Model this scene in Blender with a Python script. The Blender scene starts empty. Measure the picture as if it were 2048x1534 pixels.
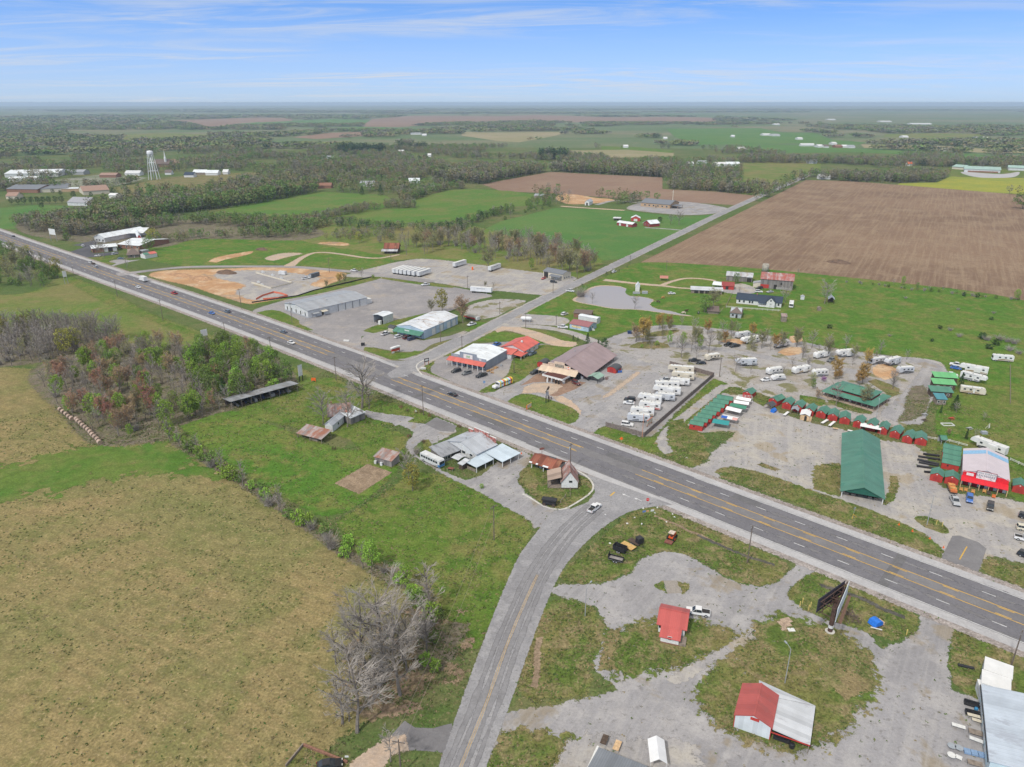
import bpy,bmesh,math,random
import numpy as np
from mathutils import Vector,Matrix
from mathutils.geometry import tessellate_polygon
R=math.radians
S=bpy.context.scene
COL=S.collection
CAM_H=117.0;FPX=1430.0;HZ=205.0
PITCH=math.atan((767 - HZ) / FPX)
cam_d=bpy.data.cameras.new('camera');cam=bpy.data.objects.new('camera',cam_d);COL.objects.link(cam)
cam.location=(0,0,CAM_H);cam.rotation_euler=(math.pi/2 - PITCH,0,0)
cam_d.sensor_width=36;cam_d.lens=36 * FPX / 2048;cam_d.clip_end=90000;cam_d.clip_start=1
S.camera=cam
S.render.resolution_x=1024;S.render.resolution_y=767
SUN_EL,SUN_AZ=48,215
W=bpy.data.worlds.new("World");S.world=W;W.use_nodes=True
nt=W.node_tree;nt.nodes.clear()
def N(t,typ,**kw):
 n=t.nodes.new(typ)
 for k,v in kw.items():
  if k == 'i':
   for a,b in v.items():n.inputs[a].default_value=b
  else:setattr(n,k,v)
 return n
def math_n(t,op,a,b=None,clamp=False):
 n=t.nodes.new('ShaderNodeMath');n.operation=op;n.use_clamp=clamp
 for i,v in enumerate((a,b)):
  if v is None:continue
  if hasattr(v,'is_linked'):t.links.new(v,n.inputs[i])
  else:n.inputs[i].default_value=v
 return n.outputs[0]
def mix_n(t,f,a,b,typ='MIX'):
 n=t.nodes.new('ShaderNodeMix');n.data_type='RGBA';n.blend_type=typ
 for i,v in ((0,f),(6,a),(7,b)):
  if hasattr(v,'is_linked'):t.links.new(v,n.inputs[i])
  else:n.inputs[i].default_value=v if i == 0 else (v[0],v[1],v[2],1)
 return n.outputs[2]
tc=N(nt,'ShaderNodeTexCoord')
sep=N(nt,'ShaderNodeSeparateXYZ');nt.links.new(tc.outputs['Generated'],sep.inputs[0])
zc=math_n(nt,'MAXIMUM',sep.outputs[2],0.0)
sky=N(nt,'ShaderNodeTexSky',sky_type='NISHITA',sun_disc=False,sun_elevation=R(SUN_EL),sun_rotation=R(SUN_AZ),altitude=150,air_density=1.0,dust_density=0.6,ozone_density=2.0)
zz=math_n(nt,'MULTIPLY',zc,3.6)
cmb=N(nt,'ShaderNodeCombineXYZ');nt.links.new(sep.outputs[0],cmb.inputs[0]);nt.links.new(sep.outputs[1],cmb.inputs[1]);nt.links.new(math_n(nt,'ADD',zz,0.10),cmb.inputs[2])
nrm=N(nt,'ShaderNodeVectorMath',operation='NORMALIZE');nt.links.new(cmb.outputs[0],nrm.inputs[0])
nt.links.new(nrm.outputs[0],sky.inputs[0])
inv=math_n(nt,'DIVIDE',1.0,math_n(nt,'ADD',zc,0.05))
px=math_n(nt,'MULTIPLY',sep.outputs[0],inv);py=math_n(nt,'MULTIPLY',sep.outputs[1],inv)
cp=N(nt,'ShaderNodeCombineXYZ');nt.links.new(px,cp.inputs[0]);nt.links.new(py,cp.inputs[1])
mp=N(nt,'ShaderNodeMapping');mp.inputs['Rotation'].default_value=(0,0,R(-14));mp.inputs['Scale'].default_value=(0.5,1.0,1);mp.inputs['Location'].default_value=(3.1,1.7,0)
nt.links.new(cp.outputs[0],mp.inputs[0])
n1=N(nt,'ShaderNodeTexNoise',i={'Scale':0.8,'Detail':10.0,'Roughness':0.64,'Distortion':1.3});nt.links.new(mp.outputs[0],n1.inputs['Vector'])
mp2=N(nt,'ShaderNodeMapping');mp2.inputs['Scale'].default_value=(0.10,0.33,1);mp2.inputs['Location'].default_value=(7.3,2.2,0);nt.links.new(cp.outputs[0],mp2.inputs[0])
n2=N(nt,'ShaderNodeTexNoise',i={'Scale':1.0,'Detail':3.0,'Roughness':0.5});nt.links.new(mp2.outputs[0],n2.inputs['Vector'])
r1=N(nt,'ShaderNodeMapRange',interpolation_type='SMOOTHSTEP',i={'From Min':0.40,'From Max':0.72});nt.links.new(n1.outputs[0],r1.inputs[0])
r2=N(nt,'ShaderNodeMapRange',interpolation_type='SMOOTHSTEP',i={'From Min':0.34,'From Max':0.66});nt.links.new(n2.outputs[0],r2.inputs[0])
cl=math_n(nt,'MULTIPLY',math_n(nt,'MULTIPLY',r1.outputs[0],r2.outputs[0]),0.95)
hazeb=N(nt,'ShaderNodeMapRange',i={'From Min':0.0,'From Max':0.125,'To Min':0.92,'To Max':0.05});nt.links.new(zc,hazeb.inputs[0])
upc=N(nt,'ShaderNodeMapRange',interpolation_type='SMOOTHSTEP',i={'From Min':0.125,'From Max':0.45,'To Min':0.0,'To Max':0.85});nt.links.new(zc,upc.inputs[0])
SKYV=0.118
skyc=N(nt,'ShaderNodeVectorMath',operation='SCALE');nt.links.new(sky.outputs[0],skyc.inputs[0]);skyc.inputs['Scale'].default_value=1.0
skyt=mix_n(nt,1.0,skyc.outputs[0],(1.3,2.2,3.0),'MULTIPLY')
c1=mix_n(nt,hazeb.outputs[0],skyt,(5.1,6.0,7.2))
c2=mix_n(nt,upc.outputs[0],mix_n(nt,cl,c1,(6.6,7.1,7.9)),(9.2,8.7,7.7))
bg=N(nt,'ShaderNodeBackground',i={'Strength':SKYV});nt.links.new(c2,bg.inputs[0])
wo=N(nt,'ShaderNodeOutputWorld');nt.links.new(bg.outputs[0],wo.inputs[0])
sl=bpy.data.lights.new('sun','SUN');sl.energy=3.7;sl.angle=R(4);sl.color=(1,0.96,0.9)
sun=bpy.data.objects.new('sun',sl);COL.objects.link(sun)
az=R(SUN_AZ);el=R(SUN_EL)
sdir=Vector((math.sin(az)*math.cos(el),math.cos(az)*math.cos(el),math.sin(el)))
sun.rotation_euler=sdir.to_track_quat('Z','Y').to_euler()
S.view_settings.view_transform='Standard';S.view_settings.look='None';S.view_settings.exposure=-0.26;S.view_settings.gamma=1
S.render.engine='CYCLES'
cy=S.cycles
cy.max_bounces=4;cy.diffuse_bounces=2;cy.glossy_bounces=2;cy.transmission_bounces=2;cy.transparent_max_bounces=14;cy.volume_bounces=0
cy.use_denoising=True;cy.denoiser='OPENIMAGEDENOISE';cy.caustics_reflective=False;cy.caustics_refractive=False
ZN=dict(_=(0,0,1),A=(0,180,.2539),B=(500,180,.2539),C=(1000,180,.2539),D=(1500,180,.26758),E=(0,430,.2539),F=(500,430,.17578),G=(840,480,.17578),
 H=(740,600,.12695),I=(960,640,.14344),J=(1180,700,.12695),K=(1220,500,.19531),L=(1580,500,.22852),M=(1340,730,.17578),N=(1640,730,.19922),
 O=(1640,980,.19922),P=(0,600,.1956),Q=(330,640,.1956),R=(560,700,.15625),S=(780,820,.13692),T=(1000,880,.13039),U=(1080,980,.2539),
 V=(1540,1120,.26993),W=(500,1080,.29596),a=(1910,930,.05371),b=(1075,715,.04395),c=(880,680,.06348),d=(1600,1140,.09128),e=(1440,1340,.1265),
 h=(1860,1300,.1526),i=(1150,1440,.1221),j=(560,1440,.1953),k=(770,660,.05214),l=(1020,740,.05869),u=(1200,990,.10428),w=(1620,740,.09128),
 x=(1960,960,.1173),y=(100,440,.1123))
cp_,sp_=math.cos(PITCH),math.sin(PITCH)
def ray(z,x,y):
 o=ZN[z];X=o[0] + o[2]*x;Y=o[1] + o[2]*y
 a=(X-1024)/FPX;b=-(Y-767)/FPX
 return Vector((a,cp_ + b*sp_,-sp_ + b*cp_))
def g(z,x,y,h=0.0):
 d=ray(z,x,y);t=(CAM_H - h) / max(-d.z,0.0032)
 return Vector((d.x*t,d.y*t,h))
def G(z,pts,h=0.0):return [g(z,p[0],p[1],h) for p in pts]
MATS={}
def newmat(name):
 m=bpy.data.materials.new(name);m.use_nodes=True;t=m.node_tree;t.nodes.clear()
 o=t.nodes.new('ShaderNodeOutputMaterial');p=t.nodes.new('ShaderNodeBsdfPrincipled');t.links.new(p.outputs[0],o.inputs[0])
 p.inputs['Specular IOR Level'].default_value=0.3
 return m,t,p,o
def noise(t,scale,detail=3,rough=.55,vec=None,dist=0.0):
 n=N(t,'ShaderNodeTexNoise',i={'Scale':scale,'Detail':detail,'Roughness':rough,'Distortion':dist})
 if vec is not None:t.links.new(vec,n.inputs['Vector'])
 return n.outputs[0]
def step(t,v,a,b,lo=0.0,hi=1.0):
 n=N(t,'ShaderNodeMapRange',interpolation_type='SMOOTHSTEP',i={'From Min':a,'From Max':b,'To Min':lo,'To Max':hi});t.links.new(v,n.inputs[0]);return n.outputs[0]
def turn(t,vec,rot):
 n=N(t,'ShaderNodeMapping');n.inputs['Rotation'].default_value=(0,0,rot);t.links.new(vec,n.inputs[0]);return n.outputs[0]
def mapping(t,vec,rot=0,scale=(1,1,1),loc=(0,0,0)):
 if rot:vec=mapping(t,vec,0,scale,loc) if scale == (1,1,1) else turn(t,vec,rot);rot=0
 n=N(t,'ShaderNodeMapping');n.inputs['Rotation'].default_value=(0,0,rot);n.inputs['Scale'].default_value=scale;n.inputs['Location'].default_value=loc
 t.links.new(vec,n.inputs[0]);return n.outputs[0]
def plain(name,col,rough=.6,var=.12,scale=1.5,metal=0.0,rnd=0.0,spec=.3,dirt=None,dirts=.6):
 """paint, wood, cloth: base colour with worn, uneven patches; rnd varies it from object to object"""
 if name in MATS:return MATS[name]
 m,t,p,o=newmat(name)
 tc=N(t,'ShaderNodeTexCoord').outputs['Object']
 v=step(t,noise(t,scale,5,.65,tc),.3,.7,1-var,1+var)
 c=mix_n(t,1.0,col,v,'MULTIPLY')
 if dirt:c=mix_n(t,step(t,noise(t,dirts,6,.7,tc),.5,.68,0,.8),c,dirt)
 if rnd:
  oi=N(t,'ShaderNodeObjectInfo');hs=N(t,'ShaderNodeHueSaturation')
  t.links.new(math_n(t,'ADD',1-rnd,math_n(t,'MULTIPLY',oi.outputs['Random'],2*rnd)),hs.inputs['Value']);t.links.new(c,hs.inputs['Color']);c=hs.outputs[0]
 t.links.new(c,p.inputs['Base Color']);p.inputs['Roughness'].default_value=rough;p.inputs['Metallic'].default_value=metal;p.inputs['Specular IOR Level'].default_value=spec
 MATS[name]=m;return m
def ribbed(name,col,axis='x',pitch=.6,depth=.3,rough=.45,dirt=None,damt=.5,dirts=.35,metal=0.0,var=.07):
 """ribbed sheet metal: bump ribs along one local axis, panel to panel tone steps, rust or grime"""
 if name in MATS:return MATS[name]
 m,t,p,o=newmat(name)
 tc=N(t,'ShaderNodeTexCoord').outputs['Object'];sp=N(t,'ShaderNodeSeparateXYZ');t.links.new(tc,sp.inputs[0])
 a=sp.outputs['xyz'.index(axis)]
 fr=math_n(t,'FRACT',math_n(t,'MULTIPLY',a,1/pitch))
 rib=step(t,math_n(t,'ABSOLUTE',math_n(t,'SUBTRACT',fr,.5)),.32,.48)
 pan=N(t,'ShaderNodeTexWhiteNoise',noise_dimensions='1D');t.links.new(math_n(t,'FLOOR',math_n(t,'MULTIPLY',a,1/(pitch*3))),pan.inputs['W'])
 c=mix_n(t,1.0,col,step(t,pan.outputs[0],0,1,1-var,1+var),'MULTIPLY')
 c=mix_n(t,1.0,c,step(t,noise(t,.25,5,.6,tc),.3,.7,.9,1.08),'MULTIPLY')
 c=mix_n(t,math_n(t,'MULTIPLY',rib,depth),c,(col[0]*.55,col[1]*.55,col[2]*.55))
 if dirt:c=mix_n(t,step(t,noise(t,dirts,6,.72,mapping(t,tc,0,(1,.35,1) if axis == 'x' else (.35,1,1))),.62-damt*.3,.62,0,.9),c,dirt)
 t.links.new(c,p.inputs['Base Color']);p.inputs['Roughness'].default_value=rough;p.inputs['Metallic'].default_value=metal
 bp=N(t,'ShaderNodeBump',i={'Strength':.4,'Distance':.04});t.links.new(rib,bp.inputs['Height']);t.links.new(bp.outputs[0],p.inputs['Normal'])
 MATS[name]=m;return m
def glassy(name,col=(.02,.025,.03),rough=.12):
 if name in MATS:return MATS[name]
 m,t,p,o=newmat(name)
 oi=noise(t,.7,2,.5,N(t,'ShaderNodeTexCoord').outputs['Object'])
 t.links.new(mix_n(t,oi,col,tuple(c*1.8 for c in col)),p.inputs['Base Color']);p.inputs['Roughness'].default_value=rough;p.inputs['Specular IOR Level'].default_value=.6
 MATS[name]=m;return m
def carpaint(name,col,metal=.0):
 if name in MATS:return MATS[name]
 m,t,p,o=newmat(name)
 tc=N(t,'ShaderNodeTexCoord').outputs['Object']
 c=mix_n(t,step(t,noise(t,2.2,4,.6,tc),.4,.75,0,.25),col,(col[0]*.75+.04,col[1]*.75+.035,col[2]*.75+.03))
 t.links.new(c,p.inputs['Base Color']);p.inputs['Roughness'].default_value=.32;p.inputs['Metallic'].default_value=metal;p.inputs['Specular IOR Level'].default_value=.5
 p.inputs['Coat Weight'].default_value=.4;p.inputs['Coat Roughness'].default_value=.15
 MATS[name]=m;return m
def ground_mat(name,a,b,c,d=None,s1=.03,s2=.16,s3=1.1,t1=(.4,.62),t2=(.45,.65),fine=.3,cov=.35,streak=None,patch=None,rough=.95,edge=True,ragged=1.0,es=.8):
 """soil, turf, gravel: a and b in broad patches, c in smaller ones, d as flecks, fine grain on top; streak=(angle, width, amount, colour); ragged edge from the 'edge' attribute"""
 if name in MATS:return MATS[name]
 m,t,p,o=newmat(name)
 P=N(t,'ShaderNodeNewGeometry').outputs['Position']
 c_=mix_n(t,step(t,noise(t,s1,4,.6,P,.6),*t1),a,b)
 c_=mix_n(t,step(t,noise(t,s2,5,.65,P,.4),*t2,0,cov*2 if cov < .5 else 1),c_,c)
 if d:c_=mix_n(t,step(t,noise(t,s3,4,.7,P),.56,.66,0,.8),c_,d)
 if patch:c_=mix_n(t,step(t,noise(t,patch[0],5,.6,P,.3),patch[1],patch[1]+patch[3],0,patch[4]),c_,patch[2])
 if streak:
  ang,wd,amt,sc=streak
  v=mapping(t,P,ang,(1/wd,.012,1))
  c_=mix_n(t,math_n(t,'MULTIPLY',step(t,noise(t,1.0,4,.7,v),.42,.66),amt),c_,sc)
 gr=math_n(t,'MULTIPLY',step(t,noise(t,1.6,5,.8,P),.28,.72,1-fine*1.15,1+fine*1.15),step(t,noise(t,.33,4,.7,P),.3,.7,1-fine*.5,1+fine*.5))
 c_=mix_n(t,1.0,c_,gr,'MULTIPLY')
 t.links.new(c_,p.inputs['Base Color']);p.inputs['Roughness'].default_value=rough;p.inputs['Specular IOR Level'].default_value=.04
 if edge:
  at=N(t,'ShaderNodeAttribute',attribute_name='edge')
  e=math_n(t,'ADD',at.outputs['Fac'],math_n(t,'MULTIPLY',math_n(t,'SUBTRACT',noise(t,es,5,.7,P),.5),ragged*2))
  al=step(t,e,.42,.58)
  tr=N(t,'ShaderNodeBsdfTransparent');mx=N(t,'ShaderNodeMixShader')
  t.links.new(al,mx.inputs[0]);t.links.new(tr.outputs[0],mx.inputs[1]);t.links.new(p.outputs[0],mx.inputs[2]);t.links.new(mx.outputs[0],o.inputs[0])
 MATS[name]=m;return m
def setp(o,label=None,cat=None,group=None,kind=None):
 if label:o['label']=label
 if cat:o['category']=cat
 if group:o['group']=group
 if kind:o['kind']=kind
 return o
class MB:
 """collects shapes into one mesh"""
 def __init__(s):s.v=[];s.f=[];s.mi=[];s.cur=0
 def add(s,vs,fs):
  k=len(s.v);s.v += [tuple(v) for v in vs];s.f += [tuple(i+k for i in f) for f in fs];s.mi += [s.cur]*len(fs);return s
 def box(s,x0,x1,y0,y1,z0,z1):
  return s.add([(x0,y0,z0),(x1,y0,z0),(x1,y1,z0),(x0,y1,z0),(x0,y0,z1),(x1,y0,z1),(x1,y1,z1),(x0,y1,z1)],[(3,2,1,0),(4,5,6,7),(0,1,5,4),(1,2,6,5),(2,3,7,6),(3,0,4,7)])
 def quad(s,a,b,c,d):return s.add([a,b,c,d],[(0,1,2,3)])
 def slab(s,pts,th):
  """flat polygon given a thickness downwards"""
  n=len(pts);lo=[(p[0],p[1],p[2]-th) for p in pts]
  return s.add(list(pts)+lo,[tuple(range(n)),tuple(range(2*n-1,n-1,-1))] + [(i,n+i,n+(i+1)%n,(i+1)%n) for i in range(n)])
 def prism(s,prof,axis,t0,t1,taper=None):
  """profile (a, z) pulled along x or y; taper scales the profile's far offset inwards at height"""
  n=len(prof);A=[]
  for k,t in enumerate((t0,t1)):
   for (a,z) in prof:
    tt=t
    if taper:tt=t - (t-(t0+t1)/2) * taper(z)
    A.append((a,tt,z) if axis == 'y' else (tt,a,z))
  return s.add(A,[tuple(range(n)),tuple(range(2*n-1,n-1,-1))] + [(i,n+i,n+(i+1)%n,(i+1)%n) for i in range(n)])
 def tube(s,p0,p1,r0,r1=None,n=6,cap=True):
  r1=r0 if r1 is None else r1
  p0=Vector(p0);p1=Vector(p1);d=(p1-p0)
  if d.length < 1e-6:return s
  d.normalize();a=d.cross(Vector((0,0,1)) if abs(d.z) < .9 else Vector((1,0,0))).normalized();b=d.cross(a)
  vs=[]
  for p,r in ((p0,r0),(p1,r1)):
   for k in range(n):q=2*math.pi*k/n;vs.append(p + a*(r*math.cos(q)) + b*(r*math.sin(q)))
  fs=[(k,(k+1)%n,n+(k+1)%n,n+k) for k in range(n)]
  if cap:fs += [tuple(range(n-1,-1,-1)),tuple(range(n,2*n))]
  return s.add(vs,fs)
 def lathe(s,prof,c=(0,0,0),n=12):
  vs=[];fs=[]
  for (r,z) in prof:
   for k in range(n):q=2*math.pi*k/n;vs.append((c[0]+r*math.cos(q),c[1]+r*math.sin(q),c[2]+z))
  for i in range(len(prof)-1):
   for k in range(n):fs.append((i*n+k,i*n+(k+1)%n,(i+1)*n+(k+1)%n,(i+1)*n+k))
  fs += [tuple(range(n-1,-1,-1)),tuple(range((len(prof)-1)*n,len(prof)*n))]
  return s.add(vs,fs)
 def mesh(s,name,mats,smooth=False):
  me=bpy.data.meshes.new(name);me.from_pydata(s.v,[],s.f)
  for m in (mats if isinstance(mats,(list,tuple)) else [mats]):me.materials.append(m)
  if any(s.mi):me.polygons.foreach_set('material_index',s.mi)
  if smooth:me.polygons.foreach_set('use_smooth',[True]*len(me.polygons))
  b=bmesh.new();b.from_mesh(me);bmesh.ops.recalc_face_normals(b,faces=b.faces);b.to_mesh(me);b.free()
  me.update();return me
 def build(s,name,mats,parent=None,smooth=False,loc=None):
  o=bpy.data.objects.new(name,s.mesh(name,mats,smooth));COL.objects.link(o)
  if parent:o.parent=parent
  if loc:o.location=loc
  return o
def empty(name,loc,rz=0,label=None,cat=None,group=None,sc=1):
 o=bpy.data.objects.new(name,None);COL.objects.link(o);o.empty_display_size=.5
 o.location=loc;o.rotation_euler=(0,0,rz);o.scale=(sc,)*3
 return setp(o,label,cat,group)
def part(name,me,parent,loc=None):
 o=bpy.data.objects.new(name,me);COL.objects.link(o);o.parent=parent
 if loc:o.location=loc
 return o
def copytree(src,loc,rz,label=None,group=None,sc=None):
 r=src.copy();COL.objects.link(r);r.location=loc;r.rotation_euler=(0,0,rz)
 if sc:r.scale=(sc,)*3 if not hasattr(sc,'__len__') else sc
 if label:r['label']=label
 if group:r['group']=group
 for ch in src.children:
  c=ch.copy();COL.objects.link(c);c.parent=r
  for gch in ch.children:
   d=gch.copy();COL.objects.link(d);d.parent=c
 return r
def heading(a,b):d=b - a;return math.atan2(d.y,d.x)
def text(parent,s,size,loc,rot,mat,name='lettering',w=None):
 c=bpy.data.curves.new(name,'FONT');c.body=s;c.size=size;c.align_x='CENTER';c.align_y='CENTER';c.extrude=.01;c.materials.append(mat)
 tmp=bpy.data.objects.new(name,c);me=bpy.data.meshes.new_from_object(tmp);bpy.data.objects.remove(tmp)
 o=bpy.data.objects.new(name,me);COL.objects.link(o);o.parent=parent;o.location=loc;o.rotation_euler=rot
 if w:o.scale=(w,1,1)
 return o
# ================================================================== the setting: ground, fields, roads
LV=[0];SHEETS=[];TOPM=[]
def inside(q,poly):
 x,y=q[:,0],q[:,1];r=np.zeros(len(q),bool);j=len(poly)-1
 for i in range(len(poly)):
  xi,yi=poly[i];xj,yj=poly[j]
  if yi != yj:r ^= ((yi > y) != (yj > y)) & (x < (xj-xi)*(y-yi)/(yj-yi)+xi)
  j=i
 return r
def meets(a,b):
 if inside(a,b).any() or inside(b,a).any():return True
 p=a;r=np.roll(a,-1,0)-a;q=b;s=np.roll(b,-1,0)-b
 d=q[None]-p[:,None];rxs=r[:,None,0]*s[None,:,1]-r[:,None,1]*s[None,:,0];rxs=np.where(abs(rxs) < 1e-9,1e-9,rxs)
 t=(d[...,0]*s[None,:,1]-d[...,1]*s[None,:,0])/rxs;u=(d[...,0]*r[:,None,1]-d[...,1]*r[:,None,0])/rxs
 return bool(((t > -.02) & (t < 1.02) & (u > -.02) & (u < 1.02)).any())
def catmull(pts,seg):
 out=[];n=len(pts)
 for i in range(n):
  p0,p1,p2,p3=(pts[(i+k-1) % n] for k in range(4))
  m=max(1,min(24,int((p2-p1).length/seg)))
  for j in range(m):
   t=j/m
   a=0.5*((2*p1) + (p2-p0)*t + (2*p0-5*p1+4*p2-p3)*t*t + (3*p1-p0-3*p2+p3)*t*t*t)
   out.append(a)
 return out
def patch(name,pts,mat,z=None,feather=1.2,smooth=True,seg=4.0,kind='structure'):
 """a sheet of ground surface: outline in metres, its rim carries edge = 0 so the material can fray it"""
 P=[Vector((p[0],p[1],0)) for p in pts]
 area=sum(P[i].x*P[(i+1)%len(P)].y - P[(i+1)%len(P)].x*P[i].y for i in range(len(P)))
 if area < 0:P.reverse()
 if smooth:P=catmull(P,seg)
 n=len(P);inner=[];outer=[]
 if z is None:
  q=np.array([(p.x,p.y) for p in P]);lo=q.min(0);hi=q.max(0);lev=1
  for (b,blo,bhi,bl) in SHEETS:
   if bl >= lev and (lo <= bhi).all() and (hi >= blo).all() and meets(q,b):lev=bl+1
  SHEETS.append((q,lo,hi,lev));TOPM.append(mat.name);z=.004*lev;LV[0]=max(LV[0],lev)
 for i in range(n):
  a=(P[i]-P[i-1]);b=(P[(i+1)%n]-P[i])
  na=Vector((-a.y,a.x,0));nb=Vector((-b.y,b.x,0))
  if na.length:na.normalize()
  if nb.length:nb.normalize()
  nn=na+nb
  nn=nn.normalized() if nn.length > 1e-3 else na
  inner.append(P[i] + nn*feather);outer.append(P[i] - nn*feather)
 tri=tessellate_polygon([inner])
 vs=[(p.x,p.y,z) for p in inner] + [(p.x,p.y,z-.0015) for p in outer]
 fs=[tuple(t) for t in tri] + [(i,(i+1)%n,n+(i+1)%n,n+i) for i in range(n)]
 me=bpy.data.meshes.new(name);me.from_pydata(vs,[],fs)
 at=me.attributes.new('edge','FLOAT','POINT');at.data.foreach_set('value',[1.0]*n + [0.0]*n)
 me.materials.append(mat);me.update()
 bm=bmesh.new();bm.from_mesh(me)
 for f in bm.faces:
  f.normal_update()
  if f.normal.z < 0:f.normal_flip()
 bm.to_mesh(me);bm.free()
 o=bpy.data.objects.new(name,me);COL.objects.link(o);o['kind']=kind
 return o
def strip(name,ctr,width,mat,**kw):
 """a lane along a centre line; width in metres, one value or one per point"""
 n=len(ctr);ws=width if hasattr(width,'__len__') else [width]*n;L=[];Rr=[]
 for i,p in enumerate(ctr):
  d=(ctr[min(i+1,n-1)] - ctr[max(i-1,0)]);d=Vector((-d.y,d.x,0)).normalized()
  L.append(p + d*ws[i]/2);Rr.append(p - d*ws[i]/2)
 return patch(name,L + Rr[::-1],mat,**kw)
gm=ground_mat
M_land=gm('land',(.085,.125,.038),(.14,.14,.062),(.062,.115,.026),(.19,.165,.085),s1=.012,s2=.09,fine=.28,edge=False)
M_forest=gm('wooded_land',(.100,.150,.065),(.185,.175,.105),(.095,.145,.06),(.21,.19,.12),s1=.0009,s2=.0035,s3=.03,fine=.25,edge=False)
M_hay=gm('hayfield',(.245,.192,.090),(.185,.175,.070),(.128,.145,.046),(.29,.22,.12),s1=.014,s2=.09,s3=.8,fine=.34,cov=.30,streak=(math.pi/2-heading(g('_',180,890),g('_',560,1015)),1.6,.5,(.150,.142,.062)))
M_pasture=gm('pasture',(.105,.168,.034),(.170,.165,.060),(.235,.185,.085),(.085,.15,.026),s1=.014,s2=.05,s3=.5,fine=.25,cov=.3,streak=(R(60),5,.25,(.18,.165,.075)))
M_lush=gm('lush_grass',(.072,.155,.024),(.108,.165,.032),(.165,.165,.052),(.048,.112,.018),s1=.025,s2=.10,s3=.4,fine=.36,cov=.42)
M_lawn=gm('mown_lawn',(.102,.155,.030),(.155,.158,.050),(.070,.135,.022),(.20,.172,.08),s1=.04,s2=.15,s3=.7,fine=.36,cov=.45)
M_verge=gm('verge_grass',(.090,.132,.030),(.150,.142,.052),(.215,.172,.092),(.052,.095,.018),s1=.06,s2=.20,s3=.75,fine=.42,cov=.45,ragged=1.5,es=.4)
M_dryturf=gm('dry_turf',(.215,.170,.088),(.150,.150,.058),(.10,.125,.038),(.27,.21,.125),s1=.06,s2=.25,s3=.9,fine=.36,cov=.4)
M_field=gm('green_field',(.075,.165,.042),(.098,.178,.048),(.125,.175,.055),None,s1=.006,s2=.03,s3=.3,fine=.2,cov=.3)
M_till=gm('tilled_soil',(.220,.148,.100),(.175,.116,.080),(.255,.185,.125),(.15,.10,.07),s1=.006,s2=.03,s3=.3,fine=.2,cov=.4,streak=(math.pi/2-heading(g('_',1282,525),g('_',1612,360)),2.6,.55,(.30,.225,.15)))
M_brown=gm('bare_field',(.245,.165,.120),(.21,.14,.10),(.27,.20,.14),None,s1=.003,s2=.012,fine=.12,cov=.3,streak=(R(30),6,.3,(.19,.125,.09)))
M_meadow=gm('green_pasture',(.085,.168,.034),(.118,.172,.042),(.160,.165,.058),(.07,.14,.03),s1=.01,s2=.04,s3=.4,fine=.25,cov=.35)
M_tan=gm('stubble_field',(.29,.245,.150),(.25,.225,.125),(.21,.21,.10),None,s1=.003,s2=.012,fine=.12,cov=.3)
M_yell=gm('rapeseed_field',(.30,.29,.045),(.235,.26,.045),(.19,.24,.045),None,s1=.01,s2=.05,fine=.18,cov=.3,streak=(R(75),8,.4,(.20,.24,.05)))
M_gravel=gm('gravel',(.285,.276,.282),(.245,.237,.242),(.345,.330,.325),(.19,.18,.175),s1=.035,s2=.10,s3=.7,fine=.10,cov=.45,patch=(.07,.56,(.25,.21,.155),.08,.8),streak=(R(35),1.7,.3,(.40,.385,.37)),ragged=1.2,es=.45)
M_lotg=gm('worn_gravel',(.285,.273,.273),(.325,.308,.30),(.39,.36,.315),(.19,.18,.17),s1=.03,s2=.09,s3=.7,fine=.11,cov=.45,patch=(.06,.56,(.30,.25,.18),.07,.8),streak=(R(20),1.8,.28,(.45,.425,.39)),ragged=1.2,es=.45)
M_campg=gm('camp_gravel',(.325,.308,.30),(.36,.342,.33),(.28,.235,.175),(.22,.21,.19),s1=.03,s2=.09,s3=1.0,fine=.18,cov=.3,patch=(.10,.535,(.16,.155,.065),.06,.85),ragged=1.0)
M_asph=gm('asphalt',(.192,.186,.190),(.168,.162,.166),(.22,.213,.214),(.14,.135,.138),s1=.04,s2=.2,s3=1.6,fine=.12,cov=.3,ragged=.25)
M_lot=gm('worn_asphalt',(.285,.27,.27),(.24,.228,.23),(.325,.30,.285),(.17,.163,.16),s1=.02,s2=.10,s3=1.0,fine=.13,cov=.35,patch=(.05,.58,(.36,.31,.25),.08,.5),ragged=.4)
M_dark=gm('fresh_asphalt',(.085,.085,.095),(.10,.10,.11),(.12,.12,.13),None,s1=.04,s2=.2,fine=.1,ragged=.2)
M_conc=gm('concrete',(.40,.392,.395),(.36,.352,.355),(.44,.43,.425),(.31,.30,.30),s1=.05,s2=.3,s3=1.5,fine=.1,cov=.3,ragged=.12)
M_stone=gm('roadside_stone',(.27,.235,.215),(.32,.285,.265),(.22,.19,.17),(.36,.33,.31),s1=.08,s2=.4,s3=1.6,fine=.3,cov=.4,ragged=.9)
M_road=gm('road_asphalt',(.275,.270,.276),(.235,.23,.237),(.31,.303,.305),(.16,.157,.16),s1=.05,s2=.2,s3=1.4,fine=.13,cov=.4,ragged=.6)
M_dirt=gm('orange_clay',(.46,.285,.155),(.40,.235,.125),(.52,.38,.25),(.30,.19,.11),s1=.03,s2=.08,s3=.4,fine=.2,cov=.45,patch=(.05,.55,(.25,.20,.15),.1,.7))
M_pink=gm('sandy_drive',(.46,.345,.255),(.40,.32,.25),(.36,.30,.25),(.50,.38,.28),s1=.05,s2=.2,fine=.16,ragged=.9)
M_soil=gm('garden_soil',(.255,.19,.13),(.21,.155,.105),(.30,.23,.16),(.17,.13,.09),s1=.08,s2=.5,s3=1.5,fine=.3)
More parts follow.
